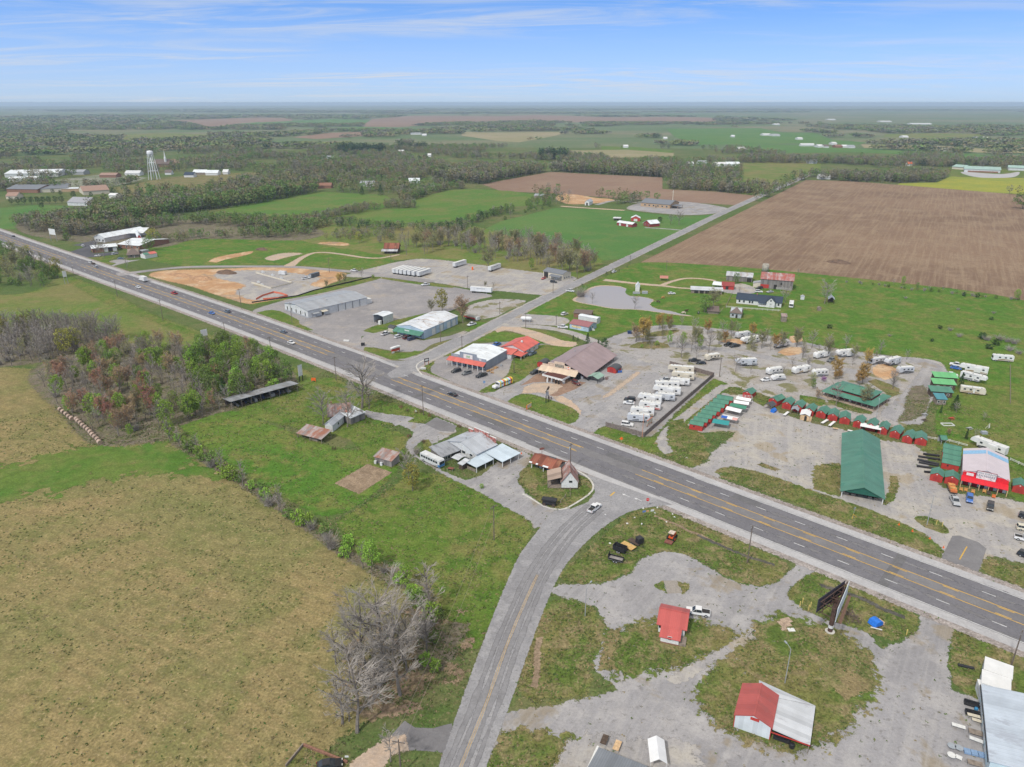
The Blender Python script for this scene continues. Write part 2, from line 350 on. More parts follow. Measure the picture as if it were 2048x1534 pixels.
M_brush=gm('brush_floor',(.150,.128,.095),(.18,.155,.115),(.115,.125,.052),(.165,.14,.105),s1=.05,s2=.2,s3=.8,fine=.4,cov=.45)
M_ditch=gm('ditch_mud',(.085,.082,.075),(.12,.11,.09),(.06,.06,.055),None,fine=.3)
M_white=gm('white_paint',(.62,.62,.62),(.52,.52,.52),(.45,.45,.45),None,s1=.3,s2=1.0,fine=.1,ragged=.35)
M_yel=gm('yellow_paint',(.58,.36,.075),(.50,.31,.075),(.44,.30,.12),None,s1=.3,s2=1.0,fine=.1,ragged=.35)
M_wheel=gm('wheel_track',(.150,.146,.158),(.165,.16,.172),(.18,.175,.185),(.12,.118,.125),s1=.05,s2=.3,s3=1.5,fine=.1,ragged=1.0,es=.2)
M_brick=gm('brown_paving',(.27,.175,.125),(.235,.155,.115),(.30,.21,.155),(.20,.13,.10),s1=.08,s2=.4,fine=.15,ragged=.3)
M_graves=gm('cemetery_turf',(.15,.17,.10),(.24,.23,.19),(.18,.20,.14),(.42,.41,.39),s1=.03,s2=.1,s3=.45,fine=.3)
def sheet(name,r0,r1,mat,z):
 n=72;vs=[];fs=[]
 for k in range(n):q=2*math.pi*k/n;vs += [(r0*math.cos(q),r0*math.sin(q),z),(r1*math.cos(q),r1*math.sin(q),z)]
 for k in range(n):a,b=2*k,2*((k+1)%n);fs.append((a,a+1,b+1,b))
 if r0 == 0:vs.append((0,0,z));fs=[(2*n,2*k+1,2*((k+1)%n)+1) for k in range(n)]
 me=bpy.data.meshes.new(name);me.from_pydata(vs,[],fs);me.materials.append(mat)
 o=bpy.data.objects.new(name,me);COL.objects.link(o);o['kind']='structure';return o
sheet('ground',0,2100,M_land,0.0)
sheet('far_ground',2090,34000,M_forest,-0.05)
HA=g('O',0,560);HU=Vector((-0.7396731,0.67296635,0));HN=Vector((-HU.y,HU.x,0))
CS=[(-400,4),(-120,.9),(-50,.4),(0,0),(130,-.7),(225,-1.1),(337,-.2),(420,2),(500,5),(720,11),(900,14),(1700,20)]
def hw(s,off,z=0.0):
 xs=[c[0] for c in CS];ys=[c[1] for c in CS]
 p=HA + HU*s + HN*(off + float(np.interp(s,xs,ys)));return Vector((p.x,p.y,z))
HS=[-400,-250,-120,-80,-50,-25,0,40,80,130,175,225,280,337,420,500,600,720,900,1200,1700]
def hband(name,o0,o1,mat,s0=-400,s1=1700,**kw):
 ss=[s0] + [s for s in HS if s0 < s < s1] + [s1]
 return patch(name,[hw(s,o0) for s in ss] + [hw(s,o1) for s in reversed(ss)],mat,smooth=False,**kw)
FARF=[]
def far(name,z,pts,mat,f=6):
 q=G(z,pts);FARF.append(np.array([(p.x,p.y) for p in q]));patch(name,q,mat,feather=f,smooth=False)
far('tilled_field','A',[(1350,238),(2048,216),(2300,222),(2300,262),(2048,268),(1640,312),(1500,270)],M_brown)
far('crop_field','A',[(1840,268),(2048,252),(2048,286),(1850,286)],M_field)
far('pale_pasture','A',[(920,412),(1000,350),(1300,340),(1650,350),(1650,385),(1200,405)],M_pasture)
far('stubble_field','A',[(20,462),(830,450),(830,476),(20,484)],M_tan)
far('bare_field','A',[(1215,550),(1700,530),(1700,548),(1300,585),(1215,580)],M_brown)
far('tower_meadow','A',[(870,772),(1330,690),(1560,665),(2048,645),(2048,690),(1500,800),(940,812)],M_dryturf,3)
far('cemetery_lawn','A',[(340,720),(800,665),(1170,690),(1060,722),(860,765),(540,775)],M_graves,2)
far('green_meadow','A',[(-60,935),(300,905),(560,915),(650,1000),(250,1100),(-60,1090)],M_field,2)
far('small_field','B',[(330,372),(640,336),(890,330),(890,362),(530,387)],M_brown)
far('dark_crop','B',[(-60,262),(650,228),(960,236),(900,266),(640,266),(0,284)],M_field)
far('winter_crop','B',[(560,302),(880,292),(1300,300),(1250,322),(600,322)],M_field)
far('ploughed_field','B',[(900,270),(960,230),(1300,202),(2048,206),(2048,250),(1500,268),(1170,292),(890,288)],M_brown)
far('ploughed_plain','C',[(0,206),(300,196),(900,216),(1300,210),(1700,218),(1700,264),(1000,262),(500,250),(0,250)],M_brown)
far('stubble','C',[(-300,330),(0,335),(560,330),(400,368),(150,412),(0,404),(-300,360)],M_tan)
far('fallow_field','C',[(540,476),(1000,470),(1370,496),(1370,524),(700,536),(540,514)],M_tan)
far('hill_pasture','C',[(1310,306),(2048,300),(2200,330),(2200,425),(1700,430),(1560,432),(1380,372)],M_field)
far('clearing','C',[(800,442),(1100,450),(1370,476),(1350,496),(1000,470),(800,472)],M_lush)
far('meadow','D',[(-60,312),(480,322),(620,372),(870,392),(800,412),(300,398),(-60,402)],M_field)
far('pale_field','D',[(1010,330),(1410,321),(1760,330),(1700,372),(1000,352)],M_pasture)
far('valley_meadow','D',[(-60,405),(370,412),(850,442),(1700,480),(1870,512),(1800,545),(1580,540),(1590,500),(800,465),(250,470),(0,450)],M_field)
far('valley_stubble','D',[(830,406),(1500,420),(1900,450),(2100,420),(2100,472),(1700,468),(1500,450),(850,432)],M_tan)
far('far_stubble','D',[(1860,490),(2200,490),(2200,540),(1900,520)],M_brown)
far('rapeseed_field','D',[(1115,698),(1400,690),(1500,645),(2048,658),(2300,662),(2300,800),(2048,782),(1700,758),(1100,712)],M_yell,2)
far('yard_lawn','D',[(1480,575),(1600,590),(2300,600),(2300,662),(1560,650),(1490,640)],M_lawn,2)
far('roadside_meadow','D',[(-60,520),(330,522),(530,545),(530,592),(450,602),(330,660),(150,740),(-60,790)],M_pasture,2)
far('ploughed_field','C',[(-140,742),(0,715),(400,645),(800,665),(1280,688),(1280,780),(1700,800),(2040,835),(1870,908),(1400,880),(860,850),(500,820),(0,795)],M_brown,2)
far('pasture','_',[(330,470),(430,425),(500,403),(630,383),(770,390),(790,402),(750,425),(700,432),(620,440),(600,470),(450,480)],M_meadow,2)
far('pasture','B',[(820,988),(1040,938),(1310,932),(1290,860),(1560,790),(1750,778),(2048,795),(2300,830),(2300,900),(2048,922),(1850,1012),(1500,1040),(900,1060)],M_meadow,2)
far('crop_field','_',[(962,462),(1000,443),(1110,416),(1240,420),(1360,434),(1442,428),(1415,441),(1372,462),(1340,482),(1250,516),(1200,522),(1150,492),(1100,480),(1000,468)],M_field,1.5)
far('tilled_field','_',[(1280,525),(1400,465),(1612,360),(1700,362),(1800,370),(2048,390),(2400,425),(2400,680),(2048,601),(1900,576),(1700,558),(1600,545),(1450,532),(1310,526)],M_till,1.5)
patch('hay_field',G('_',[(-700,720),(60,738),(120,810),(182,888),(260,880),(345,884),(450,945),(560,1018),(700,1112),(820,1185),(870,1292),(760,1425),(690,1470),(620,1560),(400,2200),(-900,2200)]),M_hay,feather=2)
patch('lush_strip',G('_',[(-60,965),(0,935),(150,897),(300,884),(350,895),(450,948),(380,952),(250,950),(100,985),(-60,1010)]),gm('lush_band',(.075,.150,.026),(.105,.160,.034),(.15,.165,.052),None,s1=.03,s2=.1,fine=.3,ragged=1.7,es=.12),feather=6)
patch('roadside_field',G('_',[(-500,560),(0,590),(130,555),(260,612),(420,670),(560,725),(620,745),(600,770),(480,700),(330,690),(240,690),(200,640),(60,640),(-500,700)]),M_pasture,feather=3)
patch('lush_lawn',G('_',[(110,545),(200,575),(330,640),(460,690),(600,745),(570,740),(430,690),(300,640),(200,600)]),M_lawn,feather=4)
patch('bare_wood_floor',G('P',[(-600,60),(0,330),(500,300),(1000,330),(1250,405),(1150,460),(800,540),(400,640),(0,690),(-600,780)]),M_brush,feather=3)
patch('mixed_wood_floor',G('_',[(60,745),(200,690),(340,690),(480,690),(560,720),(590,770),(480,815),(370,855),(330,880),(190,888),(120,825)]),M_brush,feather=3)
patch('meadow',G('Q',[(150,1085),(330,1022),(560,950),(790,935),(1000,1040),(1240,1125),(1380,1195),(1560,1250),(1900,1330),(2300,1270),(2450,1290),(2360,1540),(2100,1800),(1800,1980),(1600,2010),(1200,1800),(700,1500)]),M_lush,feather=1.5)
patch('mown_yard',G('_',[(480,822),(590,780),(660,755),(745,795),(860,825),(830,850),(760,850),(800,865),(815,885),(760,930),(700,880),(640,868),(575,852)]),M_lawn,feather=1.5)
patch('mown_field',G('_',[(690,1032),(770,985),(840,945),(960,970),(1012,1012),(1064,1052),(1040,1112),(1000,1200),(955,1300),(915,1300),(880,1210),(820,1180),(730,1110),(672,1045)]),M_lawn,feather=1.5)
patch('dry_strip',G('_',[(560,1010),(640,1050),(730,1115),(840,1150),(880,1215),(850,1200),(740,1135),(600,1050)]),M_dryturf,feather=2)
patch('garden_plot',G('_',[(668,967),(735,928),(785,945),(718,988)]),M_soil,smooth=False,feather=.5)
patch('farm_pasture',G('_',[(1050,622),(1160,575),(1230,545),(1285,525),(1450,532),(1600,545),(1900,577),(2048,601),(2400,680),(2400,1250),(2048,1010),(1900,905),(1870,840),(1890,750),(1800,714),(1600,686),(1400,655),(1290,652),(1200,675),(1120,655)]),M_lush,feather=1.5)
patch('dry_pasture',G('_',[(1890,760),(1960,770),(2048,800),(2300,860),(2300,1000),(2048,900),(1960,880),(1900,860),(1880,800)]),M_lawn,feather=5)
patch('scrub_meadow',G('_',[(575,468),(640,448),(760,450),(950,455),(1000,468),(1060,480),(1150,492),(1205,525),(1150,556),(1000,535),(860,518),(780,520),(700,505),(600,490)]),M_pasture,feather=3)
patch('green_verge',G('_',[(255,500),(400,475),(560,475),(640,490),(780,515),(740,540),(560,530),(420,535),(320,525)]),M_lush,feather=3)
patch('brush_lane',G('_',[(300,440),(500,440),(640,460),(600,480),(400,478),(300,495),(60,470),(60,440)]),M_brush,feather=4)
patch('hedge_floor',G('_',[(340,885),(380,880),(470,945),(560,1000),(690,1095),(815,1165),(830,1180),(790,1175),(680,1110),(560,1025),(440,945)]),M_brush,feather=1.5)
patch('grove_floor',G('_',[(690,1350),(720,1290),(790,1230),(870,1230),(930,1260),(905,1330),(860,1380),(790,1420),(710,1420)]),gm('leaf_litter',(.20,.150,.098),(.155,.135,.065),(.24,.175,.12),(.12,.12,.05),s1=.06,s2=.2,fine=.4,cov=.5,ragged=1.4,es=.2),feather=6)
patch('wet_scrub',G('W',[(1180,600),(1330,560),(1480,570),(1440,680),(1380,800),(1280,880),(1150,900),(1120,780)]),M_brush,feather=1.5)
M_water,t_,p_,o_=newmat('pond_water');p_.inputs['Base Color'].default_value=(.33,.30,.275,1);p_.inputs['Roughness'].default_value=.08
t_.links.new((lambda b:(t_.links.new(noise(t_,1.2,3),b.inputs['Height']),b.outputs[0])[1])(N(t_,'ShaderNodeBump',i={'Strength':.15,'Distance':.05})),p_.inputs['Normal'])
PND=[(1151,601),(1167,589),(1183,577),(1205,572),(1242,574),(1253,578),(1250,584),(1259,592),(1284,594),(1306,600),(1298,609),(1314,618),(1341,622),(1362,628),(1382,631),(1364,630),(1337,627),(1279,619),(1232,617),(1195,611)]
def grow(p,k):
 c=sum(p,Vector())/len(p);return [c + (q-c)*k for q in p]
patch('pond_bank',grow(G('_',PND),1.05),M_pink,feather=1.0)
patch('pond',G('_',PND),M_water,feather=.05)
patch('clay_ground',G('_',[(298,550),(330,541),(430,538),(540,534),(600,536),(660,541),(692,547),(690,556),(650,572),(600,596),(545,602),(500,608),(440,592),(380,572),(335,562)]),M_dirt,feather=2)
patch('building_pad',G('_',[(430,548),(480,541),(540,541),(580,545),(640,556),(620,570),(655,578),(600,592),(510,600),(470,585),(490,570),(440,558)]),M_lotg,feather=2)
patch('pad_foundation',G('_',[(485,556),(520,546),(590,564),(560,580)]),M_lot,smooth=False,feather=.4)
patch('clay_bank',G('E',[(1640,370),(1720,330),(1980,285),(1960,310),(1780,350),(1700,375)]),M_dirt,feather=2)
patch('clay_bank',G('F',[(170,490),(330,440),(480,430),(600,440),(420,480),(260,520)]),M_pink,feather=2)
patch('clay_bank',G('F',[(770,320),(900,305),(1110,320),(1100,350),(900,340)]),M_dirt,feather=2)
patch('farmhouse_lot',G('C',[(1000,935),(1100,890),(1300,880),(1450,880),(1640,900),(1800,935),(1740,965),(1500,985),(1200,965)]),M_gravel,feather=1)
patch('clay_yard',G('C',[(440,850),(520,815),(760,850),(850,855),(900,870),(780,890),(560,900),(480,880)]),M_dirt,feather=2)
strip('dirt_track',G('C',[(480,915),(700,930),(980,948)]),6,M_pink,feather=1)
strip('lane',G('C',[(760,905),(900,872),(1060,885),(1160,875)]),6,M_gravel,feather=.7)
patch('works_lot',G('D',[(1580,612),(1870,628),(2010,612),(1960,652),(1700,652)]),M_conc,feather=1)
strip('farm_lane',G('C',[(1140,1083),(1300,1093),(1465,1108)]),4,M_gravel,feather=.6)
patch('warehouse_lot',G('_',[(505,622),(560,603),(610,590),(690,570),(762,557),(850,568),(912,575),(960,585),(985,592),(945,602),(900,622),(838,640),(790,658),(735,668),(722,680),(765,702),(820,712),(858,706),(880,692),(850,720),(815,722),(740,705),(672,684),(615,660),(545,634)]),M_lot,feather=.8)
patch('trailer_lot',G('_',[(690,552),(760,532),(800,523),(860,518),(1000,535),(1070,544),(1140,552),(1150,560),(1105,588),(1080,590),(1000,582),(960,580),(860,564),(780,556)]),M_lotg,feather=1.2)
patch('turning_lot',G('G',[(520,820),(560,745),(800,680),(1000,672),(1200,690),(1150,745),(1000,800),(870,870),(640,905),(540,870)]),M_campg,feather=1)
patch('awning_lot',G('H',[(-150,640),(0,505),(180,478),(300,525),(450,565),(850,635),(1000,605),(1250,565),(1500,478),(1560,475),(1400,580),(1000,690),(820,800),(640,815),(480,815),(230,780),(60,745)]),M_lot,feather=.6)
patch('lawn_strip',G('F',[(1290,1320),(1450,1250),(1700,1185),(2048,1110),(2080,1140),(1700,1260),(1400,1345)]),M_lawn,feather=.7)
patch('lawn_strip',G('F',[(10,1015),(400,945),(720,865),(1100,780),(1400,700),(1500,705),(1460,730),(900,870),(560,935),(280,985),(60,1030)]),M_lawn,feather=.7)
patch('lawn_strip',G('F',[(1500,705),(1960,775),(2048,775),(2340,815),(2300,830),(1960,795),(1500,725)]),M_lawn,feather=.6)
patch('lawn',G('F',[(60,1115),(180,1085),(330,1090),(560,1200),(560,1235),(720,1312),(600,1310),(300,1220)]),M_lawn,feather=.7)
patch('corner_lawn',G('H',[(-80,740),(60,750),(200,790),(480,830),(640,830),(700,800),(820,810),(760,850),(560,920),(380,940),(200,905),(-80,850)]),M_lawn,feather=.6)
patch('lawn',G('G',[(500,1040),(650,930),(800,935),(680,1000),(560,1040)]),M_lush,feather=.6)
patch('shop_parking',G('y',[(270,595),(560,500),(640,470),(400,450),(800,360),(860,400),(720,560),(780,600),(1220,560),(1220,610),(760,665),(500,660)]),M_dark,feather=.7,smooth=False)
patch('shop_lawn',G('y',[(640,690),(760,665),(1240,620),(1040,730),(1180,770),(1000,810),(820,770)]),M_lawn,feather=.7)
patch('house_drive',G('y',[(1050,740),(1240,700),(1420,720),(1620,705),(1400,750),(1120,820),(1020,830),(1180,775)]),M_gravel,feather=.7)
patch('store_lot',G('_',[(862,744),(868,724),(885,712),(904,708),(940,690),(1000,684),(1070,680),(1100,672),(1135,690),(1095,710),(1050,738),(1005,770),(975,792),(930,776),(895,760)]),M_lot,feather=.7)
patch('trading_lot',G('_',[(975,793),(1010,762),(1050,738),(1085,730),(1150,700),(1235,705),(1265,714),(1320,728),(1345,735),(1430,752),(1425,762),(1362,815),(1300,873),(1240,858),(1205,852),(1196,872),(1185,880),(1150,868),(1080,840),(1010,808)]),M_gravel,feather=1)
patch('store_lawn',G('I',[(490,500),(800,350),(1050,350),(1340,370),(1100,500),(820,650),(560,850),(330,930),(200,1000),(60,1015),(-40,1010),(150,900),(380,760)]),M_lawn,feather=.6)
patch('brown_paving',G('I',[(560,915),(780,760),(900,730),(1300,850),(1480,870),(1340,960),(1060,1070),(960,1050),(1150,920),(1000,860),(740,870)]),M_brick,feather=.6,smooth=False)
patch('sandy_paving',G('I',[(620,930),(760,880),(1100,890),(1150,925),(980,1040),(800,1010),(580,1020)]),M_pink,feather=1.5)
patch('sign_lawn',G('I',[(385,1130),(470,1070),(580,1028),(720,1035),(900,1085),(1100,1150),(1280,1220),(1375,1290),(1385,1350),(1330,1420),(1230,1455),(1100,1430),(900,1350),(650,1255),(430,1180)]),M_lawn,feather=.6)
patch('sandy_edge',G('I',[(1000,1060),(1150,1060),(1280,1130),(1400,1260),(1400,1330),(1300,1230),(1100,1140)]),M_pink,feather=1)
patch('sandy_patch',G('J',[(200,760),(330,640),(520,500),(740,340),(800,350),(700,440),(500,590),(350,700)]),M_pink,feather=1.6)
patch('corner_verge',G('_',[(868,742),(866,735),(872,727),(884,722),(868,728),(868,724)]),M_lawn,feather=.3) if False else None
patch('corner_lawn',G('H',[(740,1080),(750,1030),(850,985),(1000,960),(1020,1000),(960,1050),(880,1100),(1000,1160),(1120,1220),(1280,1285),(1240,1295),(1000,1230),(800,1150)]),M_lawn,feather=.4)
patch('island_lawn',G('H',[(1140,885),(1150,850),(1350,740),(1450,705),(1580,700),(1590,735),(1450,810),(1290,880),(1180,890)]),M_lawn,feather=.4)
patch('island_lawn',G('H',[(1000,712),(1100,665),(1250,645),(1230,665),(1100,705)]),M_dryturf,feather=.4)
patch('lawn',G('G',[(595,1130),(700,1060),(840,1038),(1000,1050),(1250,1100),(1440,1150),(1450,1180),(1300,1185),(1000,1150),(760,1155)]),M_lush,feather=.6)
patch('lawn',G('G',[(1040,1000),(1140,988),(1350,1020),(1700,1110),(1800,1200),(1550,1120),(1250,1050)]),M_lawn,feather=.6)
patch('lawn',G('G',[(1075,910),(1150,870),(1250,870),(1330,895),(1300,930),(1200,945),(1100,930)]),M_lawn,feather=.6)
strip('sandy_drive',G('G',[(850,1010),(1000,1000),(1200,1045),(1400,1110),(1560,1170),(1760,1190)]),[14,10,9,10,10,8],M_pink,feather=1)
strip('camp_road',G('_',[(1010,648),(1060,652),(1110,658),(1150,668),(1195,686),(1260,708),(1330,730),(1400,750),(1470,768),(1560,793),(1640,816),(1720,840)]),[9,7,6,6,7,7,7,7,7,7,7,7],M_lotg,feather=.8)
patch('camp_drive',G('G',[(1000,890),(1200,840),(1330,850),(1500,860),(1640,880),(1700,925),(1600,980),(1450,970),(1300,960),(1050,950)]),M_lotg,feather=.8)
patch('campground',G('_',[(1215,692),(1233,672),(1262,664),(1300,655),(1350,651),(1450,660),(1560,676),(1660,696),(1760,711),(1830,715),(1880,724),(1893,745),(1888,760),(1852,790),(1838,815),(1822,845),(1795,855),(1740,845),(1700,838),(1640,817),(1560,794),(1470,770),(1380,745),(1310,724),(1250,707)]),M_campg,feather=1.2)
strip('camp_lane',G('_',[(1220,688),(1238,675),(1300,657),(1350,653),(1450,662),(1560,678),(1660,698),(1760,713),(1850,726),(1870,745),(1850,775),(1825,805),(1800,840)]),[8,7,6,6,6,6,6,6,9,12,12,12,14],M_gravel,feather=.8)
strip('camp_lane',G('_',[(1330,690),(1400,694),(1480,705),(1560,720),(1650,735),(1720,745)]),6,M_gravel,feather=1)
for pts in ([(1258,695),(1275,685),(1310,683),(1335,688),(1340,695),(1300,697)],[(1290,672),(1310,663),(1360,660),(1330,672)]):
 patch('camp_lawn',G('_',pts),M_dryturf,feather=.7)
for pts in ([(1440,683),(1470,677),(1500,682),(1480,689)],[(1555,705),(1580,694),(1610,696),(1600,708),(1570,711)],[(1580,672),(1600,672),(1605,682),(1585,686)],[(1745,735),(1770,728),(1800,745),(1770,760),(1750,752)]):
 patch('red_clay_pad',G('_',pts),M_dirt,feather=1.2)
patch('camp_lawn',G('_',[(1600,790),(1650,800),(1640,813),(1600,800)]),M_lawn,feather=.7)
patch('pavilion_lawn',G('w',[(380,660),(560,650),(800,740),(1150,830),(1390,935),(1340,965),(1100,950),(800,870),(420,740)]),M_verge,feather=.4)
patch('camp_lawn',G('N',[(480,160),(560,140),(700,190),(800,240),(790,290),(700,330),(640,270)]),M_dryturf,feather=.6)
patch('brush_patch',G('N',[(860,330),(930,220),(1040,200),(1100,330),(1050,480),(900,560),(760,570),(840,480)]),M_brush,feather=1.5)
patch('fence_verge',G('_',[(1180,880),(1196,858),(1212,852),(1300,876),(1362,820),(1428,757),(1450,765),(1470,775),(1440,800),(1400,835),(1370,860),(1340,905),(1300,905),(1240,893)]),M_lawn,feather=.7)
patch('ditch_brush',G('J',[(2048,570),(1900,700),(1600,930),(1250,1200),(1000,1480),(1100,1500),(1350,1220),(1700,960),(2048,680)]),M_dryturf,feather=1.2)
strip('ditch_stone',G('_',[(1475,770),(1450,772),(1430,785),(1395,812),(1360,840),(1338,860),(1325,885),(1340,905),(1375,918)]),[3,4,4,4,4,4,4.5,5,4],M_stone if False else M_lotg,feather=.7)
patch('roadside_lawn',G('_',[(1180,880),(1240,888),(1300,905),(1340,920),(1380,935),(1350,930),(1270,912)]),M_verge,feather=.6)
patch('market_lot',G('_',[(1378,938),(1412,926),(1424,905),(1450,885),(1470,865),(1445,862),(1400,865),(1375,850),(1440,790),(1470,780),(1500,800),(1530,808),(1560,825),(1620,845),(1680,858),(1720,868),(1760,880),(1830,890),(1850,905),(1865,950),(1905,985),(2048,1005),(2400,1110),(2400,1290),(2048,1128),(1992,1112),(1968,1116),(1958,1142),(1945,1165),(1900,1150),(1885,1112),(1850,1080),(1780,1040),(1700,1012),(1600,975),(1530,948),(1470,942),(1432,958)]),M_lotg,feather=1.2)
patch('market_lawn',G('M',[(10,640),(150,610),(215,740),(330,760),(420,850),(480,900),(380,960),(450,1010),(430,1050),(330,1130),(250,1160),(120,1130),(20,1060),(-60,1020),(60,980),(230,1080),(200,1060),(20,960),(-40,820)]),M_verge,feather=.8)
patch('shed_lawn',G('M',[(600,310),(720,250),(830,260),(830,310),(1000,310),(1130,370),(1110,420),(1060,470),(950,420),(840,340),(700,340)]),M_verge,feather=.8)
patch('pavilion_grass',G('N',[(-60,1010),(60,995),(190,985),(250,1040),(220,1200),(200,1330),(60,1290),(-60,1240)]),M_verge,feather=1)
patch('pavilion_grass',G('N',[(710,1110),(770,1120),(790,1170),(770,1270),(735,1370),(660,1405),(620,1400),(690,1250)]),M_verge,feather=.8)
patch('market_back',G('N',[(1050,790),(1180,720),(1400,760),(1600,790),(1850,900),(2048,960),(2048,1300),(1900,1290),(1880,960),(1500,880),(1250,850),(1000,860)]),M_lawn,feather=.8)
patch('market_lawn',G('M',[(980,1130),(1050,1115),(1150,1150),(1250,1190),(1200,1205),(1080,1170)]),M_dryturf,feather=1.2)
patch('front_verge',G('_',[(1430,945),(1438,937),(1460,933),(1510,942),(1560,958),(1640,986),(1720,1012),(1800,1043),(1850,1068),(1878,1090),(1888,1103),(1880,1113),(1840,1103),(1740,1066),(1640,1026),(1560,995),(1490,969),(1445,955)]),M_verge,feather=.7)
patch('island_verge',G('O',[(945,285),(985,262),(1070,262),(1200,310),(1270,370),(1310,435),(1250,440),(1150,410),(1050,370),(980,325)]),M_verge,feather=.5)
patch('front_verge',G('O',[(1610,790),(1650,695),(1720,690),(1850,730),(2048,785),(2500,960),(2500,1200),(2048,980),(1900,920),(1700,850)]),M_verge,feather=.6)
patch('market_drive',G('O',[(1330,460),(1400,458),(1590,525),(1670,590),(1620,740),(1560,880),(1380,820),(1200,720),(1240,640),(1290,540)]),M_asph,feather=.5,smooth=False)
patch('cafe_lot',G('_',[(725,826),(770,828),(805,836),(818,844),(850,848),(872,835),(912,852),(912,864),(895,874),(866,888),(864,896),(846,880),(826,897),(836,913),(866,930),(905,951),(930,960),(952,955),(992,928),(1000,902),(1028,898),(1062,912),(1058,927),(1040,945),(1036,965),(1050,985),(1075,1004),(1112,1020),(1142,1016),(1100,1050),(1068,1056),(1058,1040),(1010,1014),(960,985),(898,955),(848,925),(818,905),(813,885),(828,866),(798,850),(740,836)]),M_gravel,feather=.8)
patch('cafe_yard',G('S',[(480,440),(560,430),(620,500),(590,560),(640,640),(540,680),(480,560)]),M_lawn,feather=.5)
patch('shed_yard',G('T',[(280,620),(370,440),(480,390),(720,330),(950,380),(1100,440),(1290,545),(1390,650),(1410,740),(1370,820),(1200,950),(1000,1040),(850,1045),(690,990),(520,890),(430,760),(330,690)]),M_verge,feather=.5)
patch('dry_yard',G('T',[(300,560),(400,500),(520,560),(600,640),(560,740),(470,800),(380,700)]),M_dryturf,feather=1)
patch('cafe_drive',G('_',[(850,848),(872,835),(912,852),(908,864),(880,862)]),M_asph,smooth=False,feather=.5)
patch('south_lot',G('_',[(1098,1182),(1118,1168),(1170,1170),(1225,1163),(1262,1146),(1282,1118),(1330,1103),(1370,1108),(1410,1130),(1445,1152),(1475,1166),(1522,1174),(1560,1160),(1582,1138),(1605,1122),(1640,1140),(1602,1157),(1577,1186),(1605,1215),(1692,1242),(1732,1264),(1762,1298),(1828,1270),(1842,1250),(1840,1222),(1880,1228),(1908,1258),(1900,1290),(1896,1345),(1905,1380),(1960,1400),(2060,1410),(2400,1520),(2400,2000),(940,2000),(975,1560),(985,1470),(1003,1425),(1060,1416),(1140,1402),(1235,1380),(1180,1330),(1205,1280),(1215,1250),(1190,1212),(1130,1196)]),M_gravel,feather=1)
patch('house_lawn',G('_',[(1232,1262),(1290,1238),(1330,1234),(1400,1240),(1455,1254),(1478,1272),(1442,1310),(1380,1332),(1300,1348),(1225,1352),(1200,1310)]),M_verge,feather=3)
patch('dirt_track',G('U',[(520,1100),(640,1090),(620,1200),(560,1330),(600,1418),(450,1418),(480,1250)]),M_dryturf,feather=1.5)
patch('gravel_track',G('_',[(1480,1275),(1530,1235),(1500,1290),(1430,1325),(1360,1370),(1330,1360),(1420,1310)]),M_lotg,feather=1)
patch('shed_lawn',G('_',[(1385,1375),(1420,1340),(1480,1295),(1515,1248),(1560,1225),(1610,1238),(1690,1266),(1742,1306),(1760,1350),(1745,1400),(1700,1450),(1650,1490),(1590,1505),(1490,1480),(1420,1445)]),M_verge,feather=3)
patch('dry_turf',G('_',[(1600,1250),(1690,1275),(1745,1315),(1740,1380),(1690,1400),(1650,1360),(1640,1300)]),M_dryturf,feather=1.2)
patch('south_verge',G('_',[(1118,1150),(1180,1098),(1230,1050),(1270,1022),(1300,1014),(1330,1016),(1420,1052),(1500,1090),(1560,1118),(1577,1132),(1570,1150),(1545,1168),(1520,1172),(1480,1166),(1420,1132),(1370,1107),(1330,1102),(1282,1115),(1262,1142),(1222,1160),(1170,1168),(1130,1164)]),M_verge,feather=.8)
patch('billboard_verge',G('_',[(1572,1188),(1600,1158),(1640,1140),(1700,1165),(1760,1186),(1815,1212),(1838,1240),(1830,1268),(1780,1280),(1730,1262),(1660,1242),(1600,1215)]),M_verge,feather=.8)
patch('east_verge',G('_',[(1905,1290),(1912,1262),(1945,1268),(2060,1310),(2300,1400),(2300,1560),(2060,1420),(1960,1398),(1915,1375),(1898,1345)]),M_verge,feather=.8)
patch('triangle_field',G('_',[(1042,1300),(1062,1240),(1090,1205),(1130,1197),(1185,1215),(1215,1255),(1205,1285),(1185,1330),(1170,1390),(1110,1405),(1050,1402),(1030,1360)]),M_verge,feather=2)
patch('corner_field',G('_',[(985,1490),(1000,1462),(1050,1455),(1130,1468),(1190,1480),(1170,1540),(1130,1700),(930,1700)]),M_verge,feather=1.5)
patch('yard_gravel',G('_',[(1135,1480),(1190,1465),(1290,1480),(1390,1490),(1400,1700),(1090,1700)]),M_lotg,feather=1.5)
patch('concrete_pad',G('U',[(975,715),(1080,712),(1118,812),(1005,815)]),gm('old_slab',(.30,.27,.235),(.26,.235,.21),(.33,.30,.26),None,fine=.15,ragged=.2),smooth=False,feather=.2)
patch('slab_weeds',G('U',[(905,750),(970,715),(1000,812),(950,790)]),M_verge,feather=.8)
patch('slab_weeds',G('U',[(1085,720),(1170,740),(1180,790),(1120,812)]),M_verge,feather=.8)
strip('ditch_mud',G('u',[(1040,395),(1250,480),(1500,580),(1700,690),(1918,760),(2250,930),(2600,1100)]),1.0,M_soil,feather=.4)
strip('ditch_water',G('_',[(1395,1070),(1450,1095),(1500,1115),(1550,1130)]),1.0,M_ditch,feather=.5)
strip('ditch_water',G('_',[(1640,1170),(1720,1195),(1770,1220),(1810,1235)]),1.3,M_ditch,feather=.6)
strip('stone_line',G('_',[(1080,1275),(1074,1310),(1074,1345),(1068,1375)]),1.5,M_soil,feather=.7)
